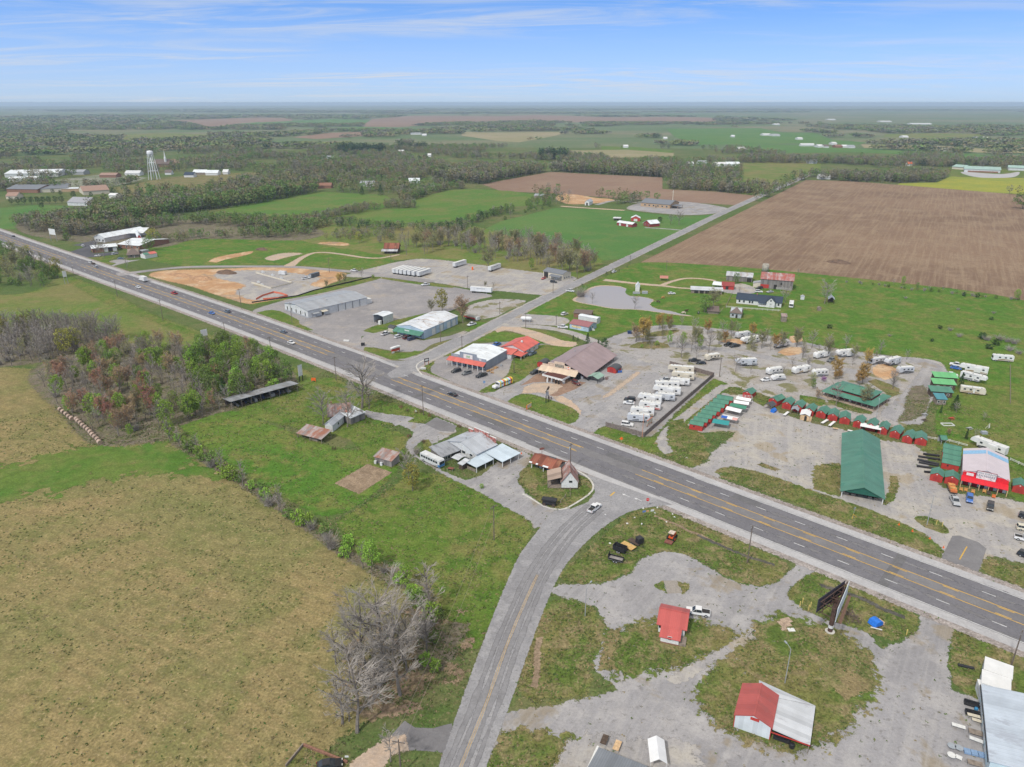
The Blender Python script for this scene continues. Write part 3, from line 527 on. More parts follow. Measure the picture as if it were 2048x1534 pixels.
strip('west_drive',G('j',[(1760,190),(1560,200),(1330,190),(1180,110)]),[7.5,5.5,5.5,6],M_asph,feather=.5)
strip('sandy_drive',G('j',[(1300,230),(1120,270),(1000,370),(880,481),(700,700)]),[4,4.5,5,6,7],M_pink,feather=.9)
patch('yard_turf',G('j',[(240,262),(620,400),(700,440),(600,800),(-200,800),(60,481)]),M_verge,smooth=False,feather=.3)
hband('roadside_stone',-16.6,13.0,M_stone,feather=.9)
hband('shoulder',-14.4,10.7,M_conc,feather=.15)
SR=G('_',[(790,752),(840,722),(900,693),(960,664),(1010,638),(1060,612),(1120,582),(1180,554),(1240,525),(1300,496),(1370,462),(1440,428),(1520,392),(1580,366),(1632,342)])
strip('road_shoulder',[p for p in SR],[12,12,12,11,11,10,10,9,9,9,10,10,11,11,11],M_lotg,feather=.8)
patch('road_mouth',G('H',[(240,950),(560,960),(900,830),(1150,700),(1380,590),(1640,640),(1300,760),(1000,880),(770,985),(722,1040),(722,1090),(760,1150),(560,1080)]),M_road,feather=.5)
CR=[(1140,938),(1186,962),(1190,985),(1176,1004),(1142,1018),(1110,1021),(1078,1058),(1056,1086),(1040,1108),(1020,1150),(990,1222),(945,1340),(906,1450),(877,1534),(800,1760),(900,1760),(972,1534),(1000,1462),(1040,1352),(1080,1240),(1118,1152),(1150,1108),(1200,1060),(1258,1024),(1310,1013),(1345,1010)]
patch('county_road',G('_',CR),M_road,feather=.4)
hband('highway',-11.6,7.6,M_asph,feather=.12)
for o0 in (-9.7,-5.9,1.6,5.2):
 hband('wheel_tracks',o0-1.5,o0+1.5,M_wheel,feather=1.2)
for i_,(s0,s1,o0,o1) in enumerate([(22,31,-11,-7.8),(64,78,-7.6,-4.4),(96,101,3.7,7.3),(118,139,.3,3.6),(168,171,-11.4,7.4),(214,226,-7.6,-4.5),(262,290,3.8,7.2),(330,345,-11,-7.9),(-20,-17.5,-11.4,7.4)]):hband('asphalt_patch',o0,o1,gm('patch_asphalt',(.135,.132,.136),(.15,.147,.15),(.12,.118,.12),None,s1=.1,s2=.4,fine=.12,ragged=.4),s0,s1,feather=.2)
strip('side_road',SR,[9,8,7.5,7,7,7,7,7,7,7.2,7.5,8,8,8,8],M_road,feather=.3)
strip('access_road',G('_',[(236,549),(262,546),(310,540),(380,534),(500,533),(588,534),(676,541),(730,546),(775,552),(860,563)]),[14,9,7,7,7,7,7,7,8,8],M_lot,feather=.5)
strip('gravel_track',G('F',[(440,585),(520,530),(620,470),(740,430),(900,430),(1100,455),(1300,485),(1480,490),(1700,450)]),[8,6,5,4,4,4,4,3,3],M_pink,feather=.8)
strip('store_drive',G('R',[(1080,790),(1300,840),(1500,880),(1600,920)]),[3,4,7,10],M_gravel,feather=.6)
strip('farm_drive',G('K',[(-60,305),(150,330),(400,355),(540,365),(680,385),(830,395)]),[6,5,5,5,3,3],M_pink,feather=.7)
strip('farm_drive',G('K',[(520,365),(640,320),(780,290),(950,295),(1080,315)]),3.2,M_pink,feather=.7)
patch('farm_yard',G('K',[(1100,405),(1280,350),(1340,340),(1470,380),(1480,440),(1280,450),(1140,425)]),M_lotg,feather=.8)
def line(name,off,w,mat,spans,z):
 for s0,s1 in spans:hband(name,off-w/2,off+w/2,mat,s0,s1,z=z,feather=.03)
ZP=.004*(LV[0]+2)
gap=[(-400,62),(87,193),(243,560),(600,1700)]
line('white_line',-11.3,.22,M_white,[(-400,46),(100,190),(246,560),(590,1700)],ZP)
line('white_line',7.3,.22,M_white,[(-400,48),(105,1700)],ZP)
line('yellow_line',-4.05,.28,M_yel,gap,ZP);line('yellow_line',.0,.28,M_yel,gap,ZP)
for off in (-4.05+.5,-.5):
 k=-400
 while k < 800:
  if not (58 < k < 87 or 190 < k < 243):hband('yellow_dash',off-.14,off+.14,M_yel,k,k+3.6,z=ZP,feather=.03)
  k += 12.2
for off,ph in ((-7.75,5.3),(3.65,1.0)):
 k=-120+ph
 while k < 800:
  if not (62 < k < 80 or 200 < k < 236):hband('lane_dash',off-.11,off+.11,M_white,k,k+3.1,z=ZP,feather=.02)
  k += 12.2
CL=G('_',[(1190,1015),(1150,1050),(1115,1090),(1075,1150),(1045,1215),(1010,1300),(975,1400),(935,1500),(880,1640)])
def offs(ps,d):
 out=[]
 for i,p in enumerate(ps):
  q=ps[min(i+1,len(ps)-1)] - ps[max(i-1,0)];out.append(p + Vector((-q.y,q.x,0)).normalized()*d)
 return out
for d_ in (-2.6,-1.0,1.0,2.6):strip('wheel_tracks',offs(CL,d_),1.1,gm('road_track',(.215,.21,.216),(.235,.23,.235),(.195,.19,.195),None,s1=.06,s2=.3,fine=.12,ragged=.5,es=.08),z=ZP-.004,feather=.9)
strip('yellow_line',offs(CL[3:],.2),.08,M_yel,z=ZP,feather=.03)
strip('yellow_line',offs(CL[3:],-.2),.08,M_yel,z=ZP,feather=.03)
strip('yellow_dash',G('T',[(1690,860),(1760,800)]),.5,M_yel,z=ZP,feather=.1,smooth=False)
strip('yellow_line',G('O',[(1400,700),(1475,570)]),.3,M_yel,z=ZP,feather=.06,smooth=False)
for (x,y) in ((1930,850),(2120,915)):
 a=g('T',x,y);patch('turn_arrow',[a+HU*k+HN*j for k,j in ((-1.4,-.12),(.4,-.12),(.4,-.5),(1.5,0),(.4,.5),(.4,.12),(-1.4,.12))],M_white,z=ZP,smooth=False,feather=.03)
for i in range(5):
 a=g('c',250+i*230,990+i*52);b=g('c',410+i*230,910+i*52);strip('bay_line',[a,b],.12,M_white,z=ZP,smooth=False,feather=.03)
M_kerb=plain('kerb_concrete',(.50,.48,.44),.9,.15,.8)
def kerb(ctr,w=.35,h=.13):
 m=MB();P=ctr
 for i in range(len(P)-1):
  d=(P[i+1]-P[i]);d=Vector((-d.y,d.x,0)).normalized()*w/2;a,b=P[i],P[i+1]
  m.add([(a-d)[:],(a+d)[:],(b+d)[:],(b-d)[:],(a-d+Vector((0,0,h)))[:],(a+d+Vector((0,0,h)))[:],(b+d+Vector((0,0,h)))[:],(b-d+Vector((0,0,h)))[:]],[(4,5,6,7),(0,1,5,4),(1,2,6,5),(2,3,7,6),(3,0,4,7)])
 o=m.build('kerb',M_kerb);o['kind']='structure';return o
def openc(pts,seg=1.5):
 out=[]
 for i in range(len(pts)-1):
  p0=pts[max(i-1,0)];p1=pts[i];p2=pts[i+1];p3=pts[min(i+2,len(pts)-1)];m=max(2,int((p2-p1).length/seg))
  for j in range(m):
   t=j/m;out.append(0.5*((2*p1)+(p2-p0)*t+(2*p0-5*p1+4*p2-p3)*t*t+(3*p1-p0-3*p2+p3)*t*t*t))
 return out + [pts[-1]]
kerb(openc(G('T',[(1100,430),(1300,540),(1410,650),(1430,740),(1370,830),(1180,960),(1000,1055),(860,1065),(680,1020),(480,900),(350,830)])),.6)
kerb(openc(G('H',[(820,1180),(760,1110),(732,1050),(760,1000),(850,950)])),.6)
kerb(openc(G('_',[(1300,874),(1362,815),(1428,757)])),.3) if False else None
# ================================================================== builders
def hh(z,xb,yb,xt,yt):
 """height of a point seen at (xt, yt) that stands over the ground point seen at (xb, yb)"""
 P=g(z,xb,yb);d=ray(z,xt,yt);return CAM_H + d.z*P.y/d.y
m_glass=glassy('window_glass');m_trim=plain('white_trim',(.62,.62,.60),.6);m_wood=plain('weathered_wood',(.23,.19,.155),.85,.25,1.2)
m_dkwood=plain('dark_wood',(.085,.06,.045),.85,.3);m_steel=plain('grey_steel',(.32,.33,.34),.5,.15);m_black=plain('black_metal',(.025,.025,.028),.5,.2)
m_tyre=plain('tyre_rubber',(.018,.018,.018),.8);m_pale=plain('pale_wall',(.56,.57,.57),.7,.08,.4,dirt=(.36,.33,.30));m_brickw=plain('brick_wall',(.24,.125,.085),.9,.25,2.5)
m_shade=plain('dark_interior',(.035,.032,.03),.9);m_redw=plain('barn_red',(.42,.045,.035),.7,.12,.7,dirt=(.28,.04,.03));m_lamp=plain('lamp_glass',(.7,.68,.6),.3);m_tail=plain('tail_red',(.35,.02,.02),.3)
m_green=ribbed('green_roof',(.075,.205,.145),'x',.5,.22,dirt=(.05,.17,.12),damt=.25);m_greeny=ribbed('green_roof_cross',(.075,.195,.14),'y',.5,.22,dirt=(.05,.17,.12),damt=.25)
m_white_r=ribbed('white_roof',(.66,.69,.70),'y',.9,.12,dirt=(.45,.44,.43),damt=.15);m_grey_r=ribbed('grey_roof',(.31,.325,.345),'x',.8,.16,dirt=(.30,.29,.29),damt=.3)
m_grey_ry=ribbed('grey_roof_cross',(.40,.42,.45),'y',.8,.16,dirt=(.30,.29,.29),damt=.3)
m_red_r=ribbed('red_roof',(.58,.125,.095),'y',.5,.16,dirt=(.38,.10,.085),damt=.3);m_red_rx=ribbed('red_roof_cross',(.56,.135,.105),'x',.5,.16,dirt=(.40,.12,.10),damt=.3);m_rust=ribbed('rusty_roof',(.30,.27,.26),'x',.7,.25,rough=.8,dirt=(.27,.10,.055),damt=.8,dirts=.5,var=.25)
m_rustred=ribbed('rust_red_roof',(.215,.075,.048),'x',.7,.25,rough=.85,dirt=(.28,.135,.08),damt=.4,var=.3);m_silver=ribbed('silver_roof',(.47,.485,.505),'y',.35,.22,dirt=(.38,.38,.40),damt=.2,var=.12);m_tin=ribbed('tin_roof',(.42,.43,.45),'x',.7,.2,rough=.6,dirt=(.30,.25,.21),damt=.5,var=.18)
m_mauve=ribbed('mauve_roof',(.30,.225,.225),'y',.6,.12,var=.05);m_blue_w=ribbed('blue_wall',(.40,.50,.60),'x',.8,.12,dirt=(.30,.36,.42),damt=.2);m_shing=plain('dark_shingle',(.075,.078,.085),.9,.2,3);m_navy=plain('navy_shingle',(.035,.05,.075),.8,.2,3)
m_brownr=plain('brown_shingle',(.15,.115,.10),.9,.25,3);m_cream=plain('cream_wall',(.55,.50,.40),.8,.1);m_tanb=plain('tan_brick',(.42,.29,.18),.9,.15,1.5);m_red=plain('red_paint',(.60,.02,.03),.5);m_orange=plain('orange_paint',(.75,.13,.02),.5)
def opening(root,name,box,mat):return MB().box(*box).build(name,mat,root)
def house(name,label,cat,A,B,depth,eave,ridge,axis,wall,roof,over=.35,th=.14,group=None,low=0,gap=None,hip=0):
 """walls with gables plus a pitched roof; x runs A to B, y away from the viewer; axis = ridge direction, or 'm' for a single slope"""
 L=(B-A).length;rt=empty(name,A,heading(A,B),label,cat,group);D=depth
 m=MB()
 if axis == 'y':f=[(0,low),(L,low),(L,eave),(L/2,ridge),(0,eave)];m.prism(f,'y',0,D)
 elif axis == 'x':f=[(0,low),(D,low),(D,eave),(D/2,ridge),(0,eave)];m.prism(f,'x',0,L)
 else:m.prism([(0,low),(D,low),(D,ridge),(0,eave)],'x',0,L)
 if wall:m.build('wall',wall,rt)
 m=MB();o=over;g_=.02
 if axis == 'y':
  k=(ridge-eave)/(L/2)
  m.slab([(-o,-o,eave-k*o+th+g_),(L/2,-o,ridge+th+g_),(L/2,D+o,ridge+th+g_),(-o,D+o,eave-k*o+th+g_)],th);m.slab([(L/2,-o,ridge+th+g_),(L+o,-o,eave-k*o+th+g_),(L+o,D+o,eave-k*o+th+g_),(L/2,D+o,ridge+th+g_)],th)
  m.box(L/2-.18,L/2+.18,-o,D+o,ridge+th-.02,ridge+th+.07)
 elif axis == 'x':
  k=(ridge-eave)/(D/2);h=hip
  m.slab([(-o,-o,eave-k*o+th+g_),(L+o,-o,eave-k*o+th+g_),(L+o-h,D/2,ridge+th+g_),(-o+h,D/2,ridge+th+g_)],th);m.slab([(-o+h,D/2,ridge+th+g_),(L+o-h,D/2,ridge+th+g_),(L+o,D+o,eave-k*o+th+g_),(-o,D+o,eave-k*o+th+g_)],th)
  if h:
   m.slab([(L+o,-o,eave-k*o+th+g_),(L+o,D+o,eave-k*o+th+g_),(L+o-h,D/2,ridge+th+g_)],th);m.slab([(-o,D+o,eave-k*o+th+g_),(-o,-o,eave-k*o+th+g_),(-o+h,D/2,ridge+th+g_)],th)
  m.box(-o+h,L+o-h,D/2-.18,D/2+.18,ridge+th-.02,ridge+th+.07)
 else:
  k=(ridge-eave)/D
  m.slab([(-o,-o,eave-k*o+th+g_),(L+o,-o,eave-k*o+th+g_),(L+o,D+o,ridge+k*o+th+g_),(-o,D+o,ridge+k*o+th+g_)],th)
 m.build('roof',roof,rt)
 return rt,L
def win(rt,side,u,z,w,h,L=0,D=0,frame=True,mat=None,name='window'):
 """window glass with a frame; side f/b/l/r"""
 e=.03
 def bx(p0,p1,q0,q1,d):
  return {'f':(p0,p1,-d,.0-.001,q0,q1),'b':(p0,p1,D+.001,D+d,q0,q1),'l':(-d,-.001,p0,p1,q0,q1),'r':(L+.001,L+d,p0,p1,q0,q1)}[side]
 o=MB().box(*bx(u-w/2,u+w/2,z,z+h,e)).build(name,mat or m_glass,rt)
 if frame:
  m=MB();t=.1
  for a in ((u-w/2-t,u-w/2,z-t,z+h+t),(u+w/2,u+w/2+t,z-t,z+h+t),(u-w/2,u+w/2,z+h,z+h+t),(u-w/2,u+w/2,z-t,z)):m.box(*bx(a[0],a[1],a[2],a[3],e+.03))
  m.build('frame',m_trim,o)
 return o
def posts(rt,pts,h,r=.09,mat=None,name='post',z0=0):
 for (x,y) in pts:MB().box(x-r,x+r,y-r,y+r,z0,h if not callable(h) else h(x,y)).build(name,mat or m_wood,rt)
def shedroof(name,label,cat,A,B,D,h0,h1,roof,post=m_wood,n=3,back=None,group=None,over=.3,axis='m',ridge=None):
 """open-sided shelter: roof on posts, optional back wall"""
 rt,L=house(name,label,cat,A,B,D,h0,ridge or h1,axis,None,roof,over,.1,group)
 for i in range(n):
  x=.15 + (L-.3)*i/(n-1)
  for y,h in ((.15,h0),(D-.15,h1 if axis == 'm' else h0)):MB().box(x-.09,x+.09,y-.09,y+.09,0,h+.02).build('post',post,rt)
 if back:MB().box(0,L,D-.06,D,0,h1).build('back_wall',back,rt)
 return rt,L
CARS={}
def wheels(rt,xs,w,r=.34,wd=.24,double=False):
 for x in xs:
  for s in (-1,1):
   o=MB().tube((0,-wd/2,0),(0,wd/2,0),r,n=12).build('wheel',m_tyre,rt,loc=(x,s*(w/2-wd/2+.02),r))
   MB().tube((0,s*wd/2,0),(0,s*(wd/2+.012),0),r*.58,n=10).build('rim',m_steel,o)
def make_car(kind,pn,col):
 """kind: sedan suv pickup van"""
 key=(kind,pn)
 if key in CARS:return CARS[key],False
 paint=carpaint('paint_'+pn,col)
 rt=empty({'sedan':'sedan_car','suv':'suv_car','pickup':'pickup_truck','van':'passenger_van'}[kind],(0,0,0),0,None,{'sedan':'car','suv':'car','pickup':'pickup truck','van':'van'}[kind])
 L,w={'sedan':(4.8,1.82),'suv':(4.8,1.92),'pickup':(5.8,2.0),'van':(5.4,2.0)}[kind];f=L/2
 if kind == 'sedan':
  low=[(-f,.35),(-f+.05,.75),(-f+.15,.98),(-f+.9,1.02),(f-1.5,.98),(f-.25,.78),(f,.62),(f-.02,.32)];cab=[(-f+.45,1.0),(-f+1.15,1.42),(f-2.3,1.44),(f-1.35,.97)]
 elif kind == 'suv':
  low=[(-f,.38),(-f,.8),(-f+.06,1.1),(f-1.35,1.1),(f-.2,.92),(f,.7),(f-.02,.36)];cab=[(-f+.08,1.09),(-f+.35,1.70),(f-2.1,1.72),(f-1.3,1.09)]
 elif kind == 'pickup':
  low=[(-f,.5),(-f,1.12),(-f+1.95,1.12),(f-1.55,1.14),(f-.12,1.06),(f,.8),(f-.02,.42)];cab=[(-f+2.0,1.12),(-f+2.1,1.82),(f-2.25,1.84),(f-1.5,1.13)]
 else:
  low=[(-f,.4),(-f,1.15),(f-1.2,1.15),(f-.1,.95),(f,.7),(f-.02,.4)];cab=[(-f+.02,1.14),(-f+.12,2.0),(f-1.9,2.02),(f-1.1,1.14)]
 tp=lambda z:.10 if z > .9 else 0
 m=MB();m.prism(low,'y',-w/2,w/2,tp)
 x0,x1=cab[1][0],cab[2][0];zt=cab[1][1]
 m.slab([(x0-.03,-w/2*.82,zt+.05),(x1+.03,-w/2*.82,zt+.06),(x1+.03,w/2*.82,zt+.06),(x0-.03,w/2*.82,zt+.05)],.07)
 for s in (-1,1):
  for q in range(4):
   xa,xb=[(cab[0][0],cab[1][0]),(cab[3][0],cab[2][0]),(cab[0][0]*.42+cab[3][0]*.58,)*2,(cab[0][0]*.72+cab[3][0]*.28,)*2][q]
   if kind == 'pickup' and q == 3:continue
   m.tube((xa,s*w/2*.90,low[2][1]-.02),(xb,s*w/2*.815,zt+.03),.05,n=4)
 if kind == 'pickup':
  m.box(-f+.02,-f+1.95,-w/2*.9,-w/2*.80,1.0,1.18);m.box(-f+.02,-f+1.95,w/2*.80,w/2*.9,1.0,1.18);m.box(-f+.01,-f+.1,-w/2*.8,w/2*.8,1.0,1.18)
 m.build('body',paint,rt)
 MB().prism(cab,'y',-w/2*.93,w/2*.93,lambda z:.10 if z > 1.2 else 0).build('windows',m_glass,rt)
 if kind == 'pickup':MB().box(-f+.1,-f+1.94,-w/2*.8,w/2*.8,1.1,1.135).build('truck_bed',m_shade,rt)
 for s in (-1,1):
  MB().box(f-.12,f+.01,s*(w/2-.28)-.18,s*(w/2-.28)+.18,.68,.82).build('headlight',m_lamp,rt);MB().box(-f-.02,-f+.06,s*(w/2-.22)-.14,s*(w/2-.22)+.14,.78,.98).build('tail_light',m_tail,rt)
 MB().box(f-.05,f+.04,-w/2*.9,w/2*.9,.34,.55).build('bumper',m_black,rt)
 wheels(rt,(-f+.98,f-.95),w,.40 if kind == 'pickup' else .34)
 CARS[key]=rt;return rt,True
COLS=dict(white=(.66,.66,.66),black=(.015,.015,.017),grey=(.14,.145,.15),silver=(.40,.41,.42),navy=(.025,.045,.10),blue=(.02,.12,.42),red=(.42,.03,.03),maroon=(.11,.02,.022),slate=(.10,.14,.19),cream=(.58,.54,.42))
def car(kind,coln,zr,rear,front,label,group=None,z=.03,loc=None,ang=None):
 if loc is None:
  a=g(zr,*rear);b=g(zr,*front);loc=(a+b)/2;ang=heading(a,b)
 r,new=make_car(kind,coln,COLS[coln]);p=(loc[0],loc[1],z)
 if new:r.location=p;r.rotation_euler=(0,0,ang);setp(r,label,None,group)
 else:r=copytree(r,p,ang,label,group)
 return r
def lanecar(kind,coln,zr,x,y,lane,label,back=False):
 s=(g(zr,x,y)-HA).dot(HU);p=hw(s,lane);q=hw(s+3,lane);a=heading(p,q)
 return car(kind,coln,None,None,None,label,'cars driving on the highway',.035,p,a if lane < -2 else a+math.pi)
m_rv=[plain('camper_white',(.66,.66,.65),.4,.06,.5,dirt=(.52,.50,.47)),plain('camper_cream',(.58,.53,.43),.45,.06,.5),plain('camper_grey',(.48,.50,.53),.4,.08,.5)]
m_rvroof=plain('camper_roof',(.60,.60,.58),.7,.08,1.0,dirt=(.45,.44,.42));m_stripe=[plain('stripe_grey',(.18,.19,.21),.4),plain('stripe_red',(.45,.03,.03),.4),plain('stripe_tan',(.33,.25,.16),.4),plain('stripe_black',(.03,.03,.035),.35)]
RVS={}
def make_rv(kind,L,body,st):
 key=(kind,L,body,st)
 if key in RVS:return RVS[key],False
 nm={'trailer':'travel_trailer','fifth':'fifth_wheel_camper','motor':'motorhome','teardrop':'teardrop_camper'}[kind]
 rt=empty(nm,(0,0,0),0,None,'camper');w=2.45;f=L/2;H=3.1 if kind != 'fifth' else 3.6
 if kind == 'trailer':prof=[(-f,.55),(-f,H-.15),(-f+.2,H),(f-.9,H),(f-.25,H-.35),(f,H-1.1),(f-.15,.75),(f-.5,.5)]
 elif kind == 'fifth':prof=[(-f,.6),(-f,H-.2),(-f+.2,H),(f-1.2,H),(f-.3,H-.5),(f,H-1.3),(f-.1,H-1.7),(f-2.4,H-1.8),(f-2.6,.65)]
 elif kind == 'motor':prof=[(-f,.5),(-f,H-.1),(-f+.1,H),(f-.4,H),(f-.12,H-.3),(f,1.3),(f,.5)]
 else:H=2.5;prof=[(-f,.5),(-f+.1,H-.7),(-f+.8,H-.1),(f-1.6,H),(f-.5,H-.5),(f,H-1.3),(f-.1,.6)]
 MB().prism(prof,'y',-w/2,w/2).build('body',m_rv[body],rt)
 MB().box(-f+.35,f-(1.3 if kind != 'motor' else .6),-w/2+.12,w/2-.12,H-.001,H+.03).build('roof',m_rvroof,rt)
 for x in ((-f*.4,f*.35) if L > 8 else (0,)):
  o=MB().prism([(-.45,0),(-.35,.28),(.3,.28),(.5,0)],'y',-.35,.35).build('air_conditioner',m_rv[0],rt,loc=(x,0,H+.03));MB().box(-.2,.2,-.2,.2,.281,.30).build('grille',m_steel,o)
 for x in (-f*.1,f*.62):MB().box(x-.2,x+.2,-.75,-.35,H+.03,H+.12).build('roof_vent',m_shade,rt)
 for s in (-1,1):
  for x in ((-f*.68,-f*.2,f*.36) if kind != 'teardrop' else (-.2,)):
   MB().box(x-.45,x+.45,s*(w/2),s*(w/2+.02),1.75 if kind != 'fifth' else 2.0,2.4 if kind != 'fifth' else 2.7).build('window',m_glass,rt)
  MB().add([(-f+.1,s*(w/2+.012),.95),(f*.5,s*(w/2+.012),.8),(f*.55,s*(w/2+.012),1.05),(f*.1,s*(w/2+.012),1.5),(-f+.1,s*(w/2+.012),1.15)],[(0,1,2,3,4)]).build('stripe',m_stripe[st],rt)
  MB().box(-f+.1,f-(2.7 if kind == 'fifth' else .7),s*w/2-.03 if s > 0 else s*w/2-.015,s*w/2+.015 if s > 0 else s*w/2+.03,.56,.74).build('skirt',m_stripe[st],rt)
 if kind in ('trailer','fifth'):
  MB().box(-.05,.65,-w/2-.02,-w/2-.001,.7,2.55).build('door',m_rvroof,rt);MB().tube((-f*.75,-w/2-.07,H-.35),(f*.2,-w/2-.07,H-.35),.08,n=6).build('awning',m_steel,rt)
  if kind == 'trailer':MB().tube((f-.4,0,.55),(f+.9,0,.55),.06,n=5).tube((f-.4,-.8,.5),(f+.9,0,.5),.06,n=5).tube((f-.4,.8,.5),(f+.9,0,.5),.06,n=5).build('hitch',m_black,rt)
  else:MB().tube((f-.7,0,1.3),(f-.7,0,H-1.75),.12,n=6).tube((f-2.2,-.9,0),(f-2.2,-.9,.7),.06,n=5).tube((f-2.2,.9,0),(f-2.2,.9,.7),.06,n=5).build('hitch',m_black,rt)
  MB().box(-f*.5,-f*.05,w/2+.001,w/2+.55,.9,H-.5).build('slide_out',m_rv[body],rt) if L > 8 else None
 if kind == 'motor':
  MB().box(f-.06,f+.02,-w/2+.12,w/2-.12,1.4,2.45).build('windscreen',m_glass,rt)
  for s in (-1,1):MB().box(f-.02,f+.02,s*.9-.15,s*.9+.15,.75,.95).build('headlight',m_lamp,rt)
 if kind == 'teardrop':MB().tube((f-.3,0,.55),(f+.9,0,.55),.06,n=5).build('hitch',m_black,rt)
 wheels(rt,(-f*.2-.45,-f*.2+.45) if kind in ('trailer','fifth') else ((-f*.55,f*.7) if kind == 'motor' else (-.2,)),w,.36)
 RVS[key]=rt;return rt,True
def rv(kind,L,body,st,zr,rear,front,label,group='campers parked on the lots'):
 a=g(zr,*rear);b=g(zr,*front);r,new=make_rv(kind,L,body,st);p=(a+b)/2;p=(p.x,p.y,.03)
 if new:r.location=p;r.rotation_euler=(0,0,heading(a,b));setp(r,label,None,group);return r
 return copytree(r,p,heading(a,b),label,group)
m_pole=plain('pole_wood',(.15,.12,.10),.9,.25,2);m_ins=plain('insulator',(.30,.33,.36),.4);PROT={}
def upole(z,xb,yb,xt,yt,label,group='utility poles',arm=True,rot=None,trans=False,mat=None):
 P=g(z,xb,yb);h=max(6,min(15,hh(z,xb,yb,xt,yt)))
 rt=empty('utility_pole',P,rot if rot is not None else math.atan2(HU.y,HU.x)+math.pi/2,label,'utility pole',group)
 MB().tube((0,0,0),(0,0,h),.17,.11,7).build('pole',mat or m_pole,rt)
 if arm:
  a=MB().box(-1.2,1.2,-.07,.07,h-.75,h-.6).build('crossarm',mat or m_pole,rt)
  m=MB()
  for x in (-1.1,-.45,.45,1.1):m.tube((x,0,h-.6),(x,0,h-.38),.05,n=5)
  m.build('insulators',m_ins,a)
 if trans:MB().lathe([(.0,0),(.26,.02),(.28,.75),(.1,.9)],(0,-.42,h-2.6),8).build('transformer',m_ins,rt)
 return rt
def lamp(z,xb,yb,xt,yt,label,ang,arm=2.2,group='lamp posts'):
 P=g(z,xb,yb);h=max(7,min(13,hh(z,xb,yb,xt,yt)));rt=empty('lamp_post',P,ang,label,'lamp post',group)
 MB().tube((0,0,0),(0,0,h),.11,.07,7).build('pole',m_steel,rt);MB().tube((0,0,h-.05),(arm*.6,0,h+.35),.05,n=5).tube((arm*.6,0,h+.35),(arm,0,h+.4),.05,n=5).build('arm',m_steel,rt)
 MB().prism([(arm-.1,h+.3),(arm+.7,h+.34),(arm+.6,h+.5),(arm,h+.5)],'y',-.16,.16).build('lamp_head',m_ins,rt);return rt
def board(name,label,cat,z,A,B,h0,h1,face,frame=None,th=.12,post=None,back=None,group=None,txt=None):
 """sign board on two posts between ground points A and B; text reads from the viewer's side"""
 a=g(z,*A);b=g(z,*B);L=(b-a).length;rt=empty(name,a,heading(a,b),label,cat,group)
 MB().box(0,L,-th/2,th/2,h0,h1).build('panel',face,rt)
 if frame:MB().box(-.1,L+.1,-th/2-.02,th/2+.02,h1,h1+.12).box(-.1,L+.1,-th/2-.02,th/2+.02,h0-.12,h0).build('frame',frame,rt)
 for x in (.25,L-.25):MB().box(x-.1,x+.1,-th/2-.12,-th/2 if False else th/2+.1,0,h0+.02).build('post',post or m_wood,rt)
 if txt:
  for k,(s,size,dz,tm) in enumerate(txt):text(rt,s,size,(L/2,-th/2-.02,(h0+h1)/2+dz),(math.pi/2,0,0),tm)
 return rt,L
def canopy(name,label,A,B,D,h,peak,mat,group='pop-up canopies at the market',post=m_steel,axis='x'):
 L=(B-A).length;rt=empty(name,A,heading(A,B),label,'canopy',group)
 m=MB()
 if axis == 'x':m.slab([(-.1,-.1,h),(L+.1,-.1,h),(L+.1,D/2,peak),(-.1,D/2,peak)],.04).slab([(-.1,D/2,peak),(L+.1,D/2,peak),(L+.1,D+.1,h),(-.1,D+.1,h)],.04)
 else:m.slab([(-.1,-.1,h),(L/2,-.1,peak),(L/2,D+.1,peak),(-.1,D+.1,h)],.04).slab([(L/2,-.1,peak),(L+.1,-.1,h),(L+.1,D+.1,h),(L/2,D+.1,peak)],.04)
 m.build('cover',mat,rt)
 for x in (.05,L-.05):
  for y in (.05,D-.05):MB().tube((x,y,0),(x,y,h),.04,n=5).build('pole',post,rt)
 return rt
def table(z,A,B,label,mat,w=.8,h=.75,leg=None,group='folding tables outside the shop'):
 a=g(z,*A);b=g(z,*B);L=(b-a).length;rt=empty('table',a,heading(a,b),label,'table',group)
 MB().box(0,L,-w/2,w/2,h-.06,h).build('table_top',mat,rt)
 for x in (.12,L-.12):
  for y in (-w/2+.08,w/2-.08):MB().box(x-.03,x+.03,y-.03,y+.03,0,h-.06).build('leg',leg or m_steel,rt)
 return rt
ORD=['first','second','third','fourth','fifth','sixth','seventh','eighth','ninth','tenth','eleventh','twelfth','thirteenth','fourteenth','fifteenth','sixteenth']
# ================================================================== buildings
def dist(z,p,q,h=0.0):return (g(z,p[0],p[1],h)-g(z,q[0],q[1],h)).length
A=g('F',665,1177);B=g('F',1335,1020);ev=hh('F',665,1177,655,1090)
rt,L=house('warehouse','long pale warehouse with a grey metal roof and a row of roller doors','warehouse',A,B,dist('F',(665,1177),(400,1085)),ev,ev+1.6,'x',m_pale,m_grey_r,.5)
for k in range(4):
 d=opening(rt,'roller_door',(L*.50+k*L*.125,L*.50+k*L*.125+L*.1,-.05,-.005,0,ev*.8),m_trim);MB().box(L*.50+k*L*.125-.35,L*.50+k*L*.125-.15,-.12,-.005,0,ev*.95).build('door_post',m_black,d)
opening(rt,'entry_door',(L*.22,L*.25,-.04,-.004,0,2.2),m_shade)
r2=MB().slab([(L*.2,-2.6,2.7),(L*.29,-2.6,2.7),(L*.29,0,3.2),(L*.2,0,3.2)],.12).build('entry_canopy',m_cream,rt);MB().slab([(L*.06,-2.2,2.5),(L*.16,-2.2,2.5),(L*.16,0,2.9),(L*.06,0,2.9)],.12).build('entry_canopy',m_steel,rt)
D=dist('F',(665,1177),(400,1085))
for k in range(5):win(rt,'l',3+k*(D-6)/4,.9,1.0,2.2,L,D)
